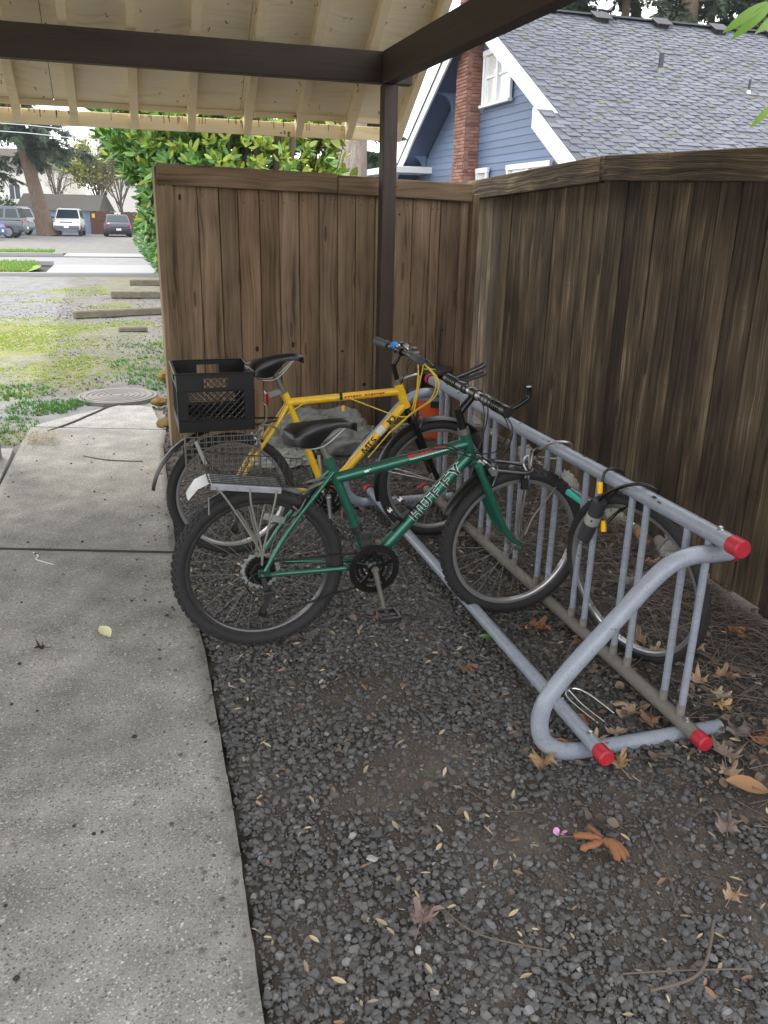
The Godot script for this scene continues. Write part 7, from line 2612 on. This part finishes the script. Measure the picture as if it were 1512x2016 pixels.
		for x in [-L * 0.30, L * 0.315]:
			var r := 0.36 if tall else 0.31
			m = MB.new()
			m.xf = Transform3D(ZAX, Vector3(x, r, s * (W - 0.09)))
			m.lathe([Vector2(r - 0.12, -0.11), Vector2(r - 0.02, -0.11), Vector2(r, -0.08), Vector2(r, 0.08), Vector2(r - 0.02, 0.115), Vector2(r - 0.12, 0.115)], 24)
			var w := obj("wheel", m, M.rubber, t)
			m = MB.new()
			m.xf = Transform3D(ZAX, Vector3(x, r, s * (W - 0.09)))
			m.lathe([Vector2(0, -0.105), Vector2(r - 0.12, -0.10), Vector2(r - 0.115, -0.07), Vector2(r - 0.115, 0.07), Vector2(r - 0.12, 0.10), Vector2(0.0, 0.105)], 20)
			obj("rim", m, M.alloy, w)
	m = MB.new(); m.box(Vector3(L * 0.492, hood - 0.22, 0), Vector3(0.06, 0.17, W * 0.9), 0.02); obj("grille", m, M.black_plastic, t)
	for e in [1, -1]:
		m = MB.new(); m.box(Vector3(e * (L * 0.5 + 0.045), y0 + 0.26, 0), Vector3(0.02, 0.13, 0.32)); obj("number_plate", m, M.far_white, t)
	if tall:
		for s in [-1, 1]:
			m = MB.new(); m.bar(Vector3(x2 + 0.15, roof + 0.06, s * wt * 0.88), Vector3(x3 - 0.1, roof + 0.06, s * wt * 0.88), 0.04, 0.04, 0.01); obj("roof_rail", m, low, t)

# ---------------------------------------------------------------- trees
func spray_mesh(sd: int) -> ArrayMesh:   # a drooping fan of fir twigs, one unit long along +X
	var r := RandomNumberGenerator.new()
	r.seed = sd
	var m := MB.new()
	for k in 26:
		var f := r.randf_range(0.0, 0.95)
		var side := -1.0 if k % 2 else 1.0
		var a := Vector3(f, -0.22 * f * f, 0)
		var l := (0.42 - 0.30 * f) * r.randf_range(0.6, 1.1)
		var b := a + Vector3(l * 0.75, -l * r.randf_range(0.15, 0.7), side * l * 0.85)
		var w := Vector3(-side * 0.045, 0, 0.04)
		m.poly([a, a.lerp(b, 0.5) + w, b], Vector3(0, -9, 0))
		m.poly([a, b, a.lerp(b, 0.5) - w], Vector3(0, -9, 0))
	m.poly([Vector3.ZERO, Vector3(0.5, -0.05, 0.02), Vector3(1.0, -0.24, 0), Vector3(0.5, -0.07, -0.02)], Vector3(0, -9, 0))
	return m.mesh()

func fir(called: String, label: String, at: Vector3, height: float, r: float, lean: Vector3, low: float, count: int, reach: float, bark: Material, size: float, group := "") -> void:
	var t := thing(called, label, "tree", at, 0.0, group)
	var m := MB.new()
	var ps := []
	var rd := []
	for k in 15:
		var f := k / 14.0
		ps.append(Vector3(lean.x * f, height * f - 0.1, lean.z * f) + Vector3(sin(f * 9) * 0.04, 0, cos(f * 7) * 0.04))
		rd.append(r * (1.0 - 0.8 * f) * (1.0 + 0.45 * exp(-f * 26)))
	m.tube(ps, rd, 18)
	obj("trunk", m, bark, t)
	var sp := spray_mesh(300)
	var xs := []
	var cc := []
	var lb := MB.new()
	var n := int(count / 26.0)
	for k in n:
		var f := pow(rng.randf(), 0.85)
		var y := lerpf(low, height, f)
		var a := rf(0, TAU)
		var len := reach * (1.0 - 0.8 * f) * rf(0.5, 1.1)
		var o := Vector3(lean.x * y / height, y, lean.z * y / height)
		var d := Vector3(cos(a), rf(-0.25, 0.1), sin(a)).normalized()
		var e := o + d * len + Vector3(0, -0.12 * len * len / maxf(reach, 1), 0)
		var mid := o.lerp(e, 0.5) + Vector3(0, 0.10 * len, 0)
		lb.tube([o, mid, e], [r * 0.10, r * 0.06, 0.01], 4, false)
		for j in 26:
			var g := pow(rng.randf(), 0.7)
			var p := o.lerp(mid, g * 2) if g < 0.5 else mid.lerp(e, g * 2 - 1)
			var aa := a + rf(-1.2, 1.2)
			var s := size * rf(0.6, 1.2)
			xs.append(Transform3D(Basis(Vector3.UP, -aa) * Basis(Vector3(0, 0, 1), rf(-0.9, 0.15)) * Basis(Vector3.RIGHT, rf(-0.6, 0.6)) * Basis.from_scale(Vector3(s, s, s)), p))
			var q := rf(0.55, 1.3)
			cc.append(Color(0.045 * q, 0.075 * q, 0.038 * q))
	obj("branches", lb, bark, t)
	scatter("crown", sp, M.fir_leaf, xs, cc, t)

func leafy(called: String, label: String, at: Vector3, height: float, spread: float, leaves: int, col: Color, size: float, cat := "tree", group := "") -> void:
	# a bare-branched tree or bush with a haze of small leaves
	var t := thing(called, label, cat, at, 0.0, group)
	var m := MB.new()
	var tips := []
	m.tube([Vector3(0, -0.1, 0), Vector3(0.05, height * 0.25, 0), Vector3(0, height * 0.45, 0.05)], [height * 0.02, height * 0.014, height * 0.011], 8)
	for k in 14:
		var a := rf(0, TAU)
		var y := height * rf(0.12, 0.45)
		var e := Vector3(cos(a) * spread * rf(0.3, 1.0), height * rf(0.55, 1.0), sin(a) * spread * rf(0.3, 1.0))
		var b := Vector3(0, y, 0)
		var mid := b.lerp(e, 0.5) + Vector3(0, height * 0.06, 0)
		m.tube(smooth([b, mid, e], 4), [height * 0.008, height * 0.0075, height * 0.007, height * 0.0065, height * 0.006, height * 0.005, height * 0.004, height * 0.003, height * 0.002], 5, false)
		tips.append([mid, e])
		for j in 4:
			var s := b.lerp(e, rf(0.4, 0.9))
			var e2 := s + Vector3(rf(-1, 1) * spread * 0.4, height * rf(0.05, 0.25), rf(-1, 1) * spread * 0.4)
			m.tube([s, e2], [height * 0.003, height * 0.001], 4, false)
			tips.append([s, e2])
	obj("branches", m, M.twig, t)
	if leaves == 0: return
	var lf := oval_leaf(0.3, 0.3, 0.1).mesh()
	var xs := []
	var cc := []
	for k in leaves:
		var q: Array = tips[rng.randi() % tips.size()]
		var p: Vector3 = q[0].lerp(q[1], rng.randf()) + Vector3(rf(-1, 1), rf(-0.7, 0.7), rf(-1, 1)) * spread * 0.14
		var s := size * rf(0.6, 1.3)
		xs.append(Transform3D(Basis.from_euler(Vector3(rf(-1.2, 1.2), rf(0, TAU), rf(-1, 1))).scaled(Vector3(s, s, s)), p))
		var g := rf(0.6, 1.3)
		cc.append(Color(col.r * g, col.g * g, col.b * g))
	scatter("crown", lf, M.leaf_green, xs, cc, t)

func trees() -> void:
	fir("fir_tree", "big leaning fir with a bare brown trunk in front of the blue garage", Vector3(-23.6, 0, -60.4), 19.0, 0.52, Vector3(-3.6, 0, 0.0), 4.6, 4200, 5.2, M.bark, 1.0)
	fir("fir_tree", "dark fir standing behind and right of the leaning trunk", Vector3(-20.2, 0, -74), 22.0, 0.5, Vector3(0.3, 0, 0), 5.6, 3600, 3.6, M.bark, 1.1)
	fir("fir_tree", "fir at the left edge with low dark boughs over the parked cars", Vector3(-31.5, 0, -66), 20.0, 0.5, Vector3(0, 0, 0), 2.8, 3000, 4.6, M.bark, 1.1)
	fir("pine_tree", "thick pale barked pine trunk rising just left of the shelter post behind the fence", Vector3(-0.98, 0, -20.4), 22.0, 0.40, Vector3(0.2, 0, 0), 9.0, 500, 3.5, M.pale_bark, 1.0)
	fir("fir_tree", "dark fir behind the pale pine trunk, its boughs showing on both sides", Vector3(-1.3, 0, -31), 16.0, 0.35, Vector3(0, 0, 0), 1.2, 3000, 2.6, M.bark, 0.8)
	leafy("bare_tree", "bare branched tree with thin pale limbs right of the blue garage", Vector3(-21.3, 0, -70), 6.2, 2.6, 260, Color(0.34, 0.32, 0.12), 0.14)
	leafy("budding_tree", "yellow green budding tree behind the garage roof", Vector3(-25.0, 0, -76), 7.2, 3.4, 5200, Color(0.40, 0.42, 0.10), 0.26)
	leafy("budding_tree", "pale yellow budding tree before the tall white apartment house", Vector3(-20.2, 0, -78), 7.6, 2.6, 1500, Color(0.48, 0.42, 0.14), 0.24)
	leafy("bush", "grey green bush right of the white apartment house's wall", Vector3(-19.0, 0, -72), 3.4, 1.5, 1800, Color(0.26, 0.32, 0.17), 0.22, "bush")
	leafy("bush", "dark green clipped bush at the left edge behind the parked cars", Vector3(-30.0, 0, -68), 2.4, 2.2, 2600, Color(0.08, 0.13, 0.05), 0.2, "bush")
	leafy("bare_tree", "bare thin tree left of the leaning fir trunk", Vector3(-28.2, 0, -75), 6.5, 2.2, 300, Color(0.30, 0.30, 0.16), 0.16)
	# pines behind the blue house
	var B := [[6.5, -36, 0.20, "thin pine at the left end of the house roof ridge", 700], [8.9, -37, 0.24, "slim pine behind the second roof vent", 700], [10.9, -35.5, 0.50, "thick pine trunk standing behind the ridge between the second and third vents", 700], [12.6, -38, 0.22, "thin pine behind the third roof vent", 800], [14.6, -37, 0.3, "pine at the right edge behind the house", 800], [7.7, -41, 0.3, "pine set back behind the house roof's left half", 900]]
	for q in B:
		fir("pine_tree", q[3], Vector3(q[0], 0, q[1]), 21.0, q[2], Vector3(0.2, 0, 0), 8.2, int(q[4] * 1.5), 3.3, M.bark, 0.85, "pines behind the blue house")

# ---------------------------------------------------------------- laurel and the twig at the upper right
func shrubs() -> void:
	# big laurel behind the fence
	var t := thing("laurel_shrub", "big glossy green laurel growing over the left end of the board fence", "shrub", Vector3(-1.95, 0, -9.4))
	var m := MB.new()
	var tips := []
	for k in 46:
		var a := rf(0, TAU)
		var e := Vector3(cos(a) * rf(0.4, 1.0) + 0.1, rf(1.3, 3.3), sin(a) * rf(0.3, 0.9))
		var b := Vector3(cos(a) * 0.22, 0, sin(a) * 0.22)
		var mid := b.lerp(e, 0.5) + Vector3(-0.1 * cos(a), 0.25, 0)
		m.tube(smooth([b, mid, e], 5), [0.030, 0.029, 0.028, 0.026, 0.024, 0.022, 0.02, 0.018, 0.016, 0.012, 0.008], 6, false)
		tips.append(e)
	# sawn-off stems seen above the fence
	for q in [[0.1, 2.55, 0.35], [0.35, 2.5, 0.5], [0.62, 2.62, 0.42], [0.85, 2.45, 0.5], [0.48, 2.75, 0.2], [1.0, 2.35, 0.6]]:
		m.tube([Vector3(q[0] * 0.6, 0.3, q[2] * 0.4), Vector3(q[0] * 0.9, 1.6, q[2]), Vector3(q[0], q[1], q[2])], [0.045, 0.036, 0.028], 8)
	obj("branches", m, M.twig, t)
	var lf := oval_leaf(0.20, 0.35, -0.10).mesh()
	var xs := []
	var cc := []
	var cl := []
	for k in 2300:
		var a := rf(0, TAU)
		var el := asin(rf(-0.75, 1.0))
		var r := pow(rng.randf(), 0.35)
		var p := Vector3(cos(a) * cos(el) * r, 2.05 + sin(el) * 1.55 * r, sin(a) * cos(el) * 1.2 * r)
		p.x = p.x * (1.45 if p.x > 0 else 0.90) + 0.10
		p.x += (0.15 * sin(p.y * 4.0 + 1.0)) - (0.12 if p.y > 1.9 else 0.0) + 0.55 * clampf(1.5 - p.y, 0.0, 1.0)
		if p.y < 0.15: continue
		# lighter to the right, where the crown was cut back
		if p.x > 0.6 and rng.randf() < 0.35: continue
		cl.append(p)
	for p in cl:
		var out: Vector3 = (p - Vector3(0.1, 1.7, 0)).normalized()
		var tip := Basis.looking_at(out.lerp(Vector3(0, 0.4, 0), 0.25).normalized(), Vector3(0.01, 1, 0.02).normalized())
		for j in 8:
			var b := tip * Basis(Vector3(0, 0, 1), TAU * j / 8.0 + rf(-0.3, 0.3)) * Basis(Vector3.RIGHT, rf(0.5, 1.35))
			var s := rf(0.075, 0.13)
			xs.append(Transform3D(b * Basis.from_scale(Vector3(s, s, s)), p + Vector3(rf(-0.03, 0.03), rf(-0.03, 0.03), rf(-0.03, 0.03))))
			var g := rf(0.7, 1.3)
			var yl := 1.0 if (p.x > 0.3 and rng.randf() < 0.55) or rng.randf() < 0.10 else 0.0
			cc.append(Color(lerpf(0.14, 0.38, yl) * g, lerpf(0.30, 0.46, yl) * g, lerpf(0.075, 0.08, yl) * g))
	laurel_leaves(t, lf, xs, cc, 300)
	# the hedge that goes on along the drive
	t = thing("laurel_hedge", "tall laurel hedge running along the drive towards the far parking lot", "hedge", gp(2.1, 13.0), TURN)
	xs = []; cc = []
	for k in 15000:
		var z := -pow(rng.randf(), 1.3) * 42.0
		var a := rf(-0.2, PI + 0.2)
		var r := pow(rng.randf(), 0.2)
		var w := 0.9 + 0.15 * sin(z * 1.7)
		var h := 2.3 + 0.3 * sin(z * 0.9)
		var p := Vector3(cos(a) * w * r, maxf(0.05, sin(a) * h * r), z)
		var out := Vector3(cos(a), sin(a) * 0.6 + 0.3, rf(-0.6, 0.6)).normalized()
		var b := Basis.looking_at(out, Vector3(0.02, 1, 0.03).normalized()) * Basis(Vector3(0, 0, 1), rf(0, TAU)) * Basis(Vector3.RIGHT, rf(0.3, 1.2))
		var s := rf(0.11, 0.2)
		xs.append(Transform3D(b * Basis.from_scale(Vector3(s, s, s)), p))
		var g := rf(0.6, 1.3)
		cc.append(Color(0.09 * g, 0.21 * g, 0.06 * g))
	m = MB.new()
	for k in 40:
		var z := -k * 1.0 - rf(0, 0.6)
		m.tube([Vector3(0, 0, z), Vector3(rf(-0.4, 0.4), 1.0, z + rf(-0.3, 0.3)), Vector3(rf(-0.7, 0.7), 2.0, z + rf(-0.5, 0.5))], [0.04, 0.03, 0.015], 5, false)
	obj("stems", m, M.twig, t)
	scatter("leaves", lf, M.leaf_green, xs, cc, t)
	# low foliage beyond the shelter fence, right of the laurel
	leafy("shrub", "yellow green leafy shrub behind the middle of the board fence", Vector3(-0.95, 0, -9.8), 2.65, 0.75, 900, Color(0.26, 0.30, 0.06), 0.13, "shrub")
	# a leafy shoot reaching in at the upper right
	t = thing("leafy_branch", "bright green slender leaves of a shoot reaching in at the upper right corner", "branch", Vector3(2.0, 2.5, -4.6))
	m = MB.new()
	m.tube(smooth([Vector3(0.6, -2.5, -0.4), Vector3(0.25, -0.6, -0.1), Vector3(0.0, 0.02, 0.05), Vector3(-0.22, 0.08, 0.12)], 5), 0.006, 6)
	obj("stem", m, M.green_stem, t)
	var shoot := vcol(mat("shoot", Color.WHITE, 0.5))
	shoot.backlight_enabled = true
	shoot.backlight = Color(0.5, 0.6, 0.15)
	var sl := oval_leaf(0.11, 0.25, -0.25)
	sl.c.fill(Color(0.20, 0.36, 0.06))
	var sm := sl.mesh()
	for q in [[Vector3(-0.26, 0.07, 0.12), Vector3(-0.20, -0.13, 0.05), 0.22], [Vector3(-0.22, 0.08, 0.12), Vector3(-0.19, -0.17, 0.05), 0.24], [Vector3(-0.14, 0.06, 0.10), Vector3(-0.14, -0.10, 0.1), 0.22], [Vector3(-0.20, 0.10, 0.1), Vector3(0.2, 0.12, 0.05), 0.2], [Vector3(-0.12, -0.34, 0.06), Vector3(-0.12, -0.13, 0.05), 0.16], [Vector3(-0.05, 0.03, 0.06), Vector3(0.1, -0.2, 0.1), 0.2]]:
		var d: Vector3 = (q[1] as Vector3).normalized()
		obj("leaf", sm, M.shoot, t, Transform3D(Basis.looking_at(d, Vector3(0.3, 0.4, 1.0).normalized()) * Basis.from_scale(Vector3.ONE * q[2]), q[0]))

func laurel_leaves(t: Node3D, lf: Mesh, xs: Array, cc: Array, most: int) -> void:
	# the leaves that show largest are pieces, the others are joined
	var order := range(xs.size())
	var score := []
	for k in xs.size():
		var w: Vector3 = t.position + (xs[k] as Transform3D).origin
		var hidden := w.x > -2.35 and w.y < 2.15 + (w.z + 9) * -0.05
		score.append(w.distance_to(CAM) + (100.0 if hidden else 0.0))
	order.sort_custom(func(a: int, b: int) -> bool: return score[a] < score[b])
	var mats := []
	for k in 6:
		var m := StandardMaterial3D.new()
		var g := 0.7 + k * 0.11
		m.albedo_color = lin(0.14 * g, 0.30 * g, 0.075 * g) if k < 5 else lin(0.38, 0.46, 0.08)
		m.roughness = 0.32
		m.backlight_enabled = true
		m.backlight = Color(0.35, 0.45, 0.12)
		mats.append(m)
	var rx := []
	var rc := []
	for n in order.size():
		var k: int = order[n]
		if n < most: obj("leaf", lf, mats[5] if (cc[k] as Color).r > 0.13 else mats[rng.randi() % 5], t, xs[k])
		else: rx.append(xs[k]); rc.append(cc[k])
	scatter("leaves", lf, M.leaf_green, rx, rc, t)
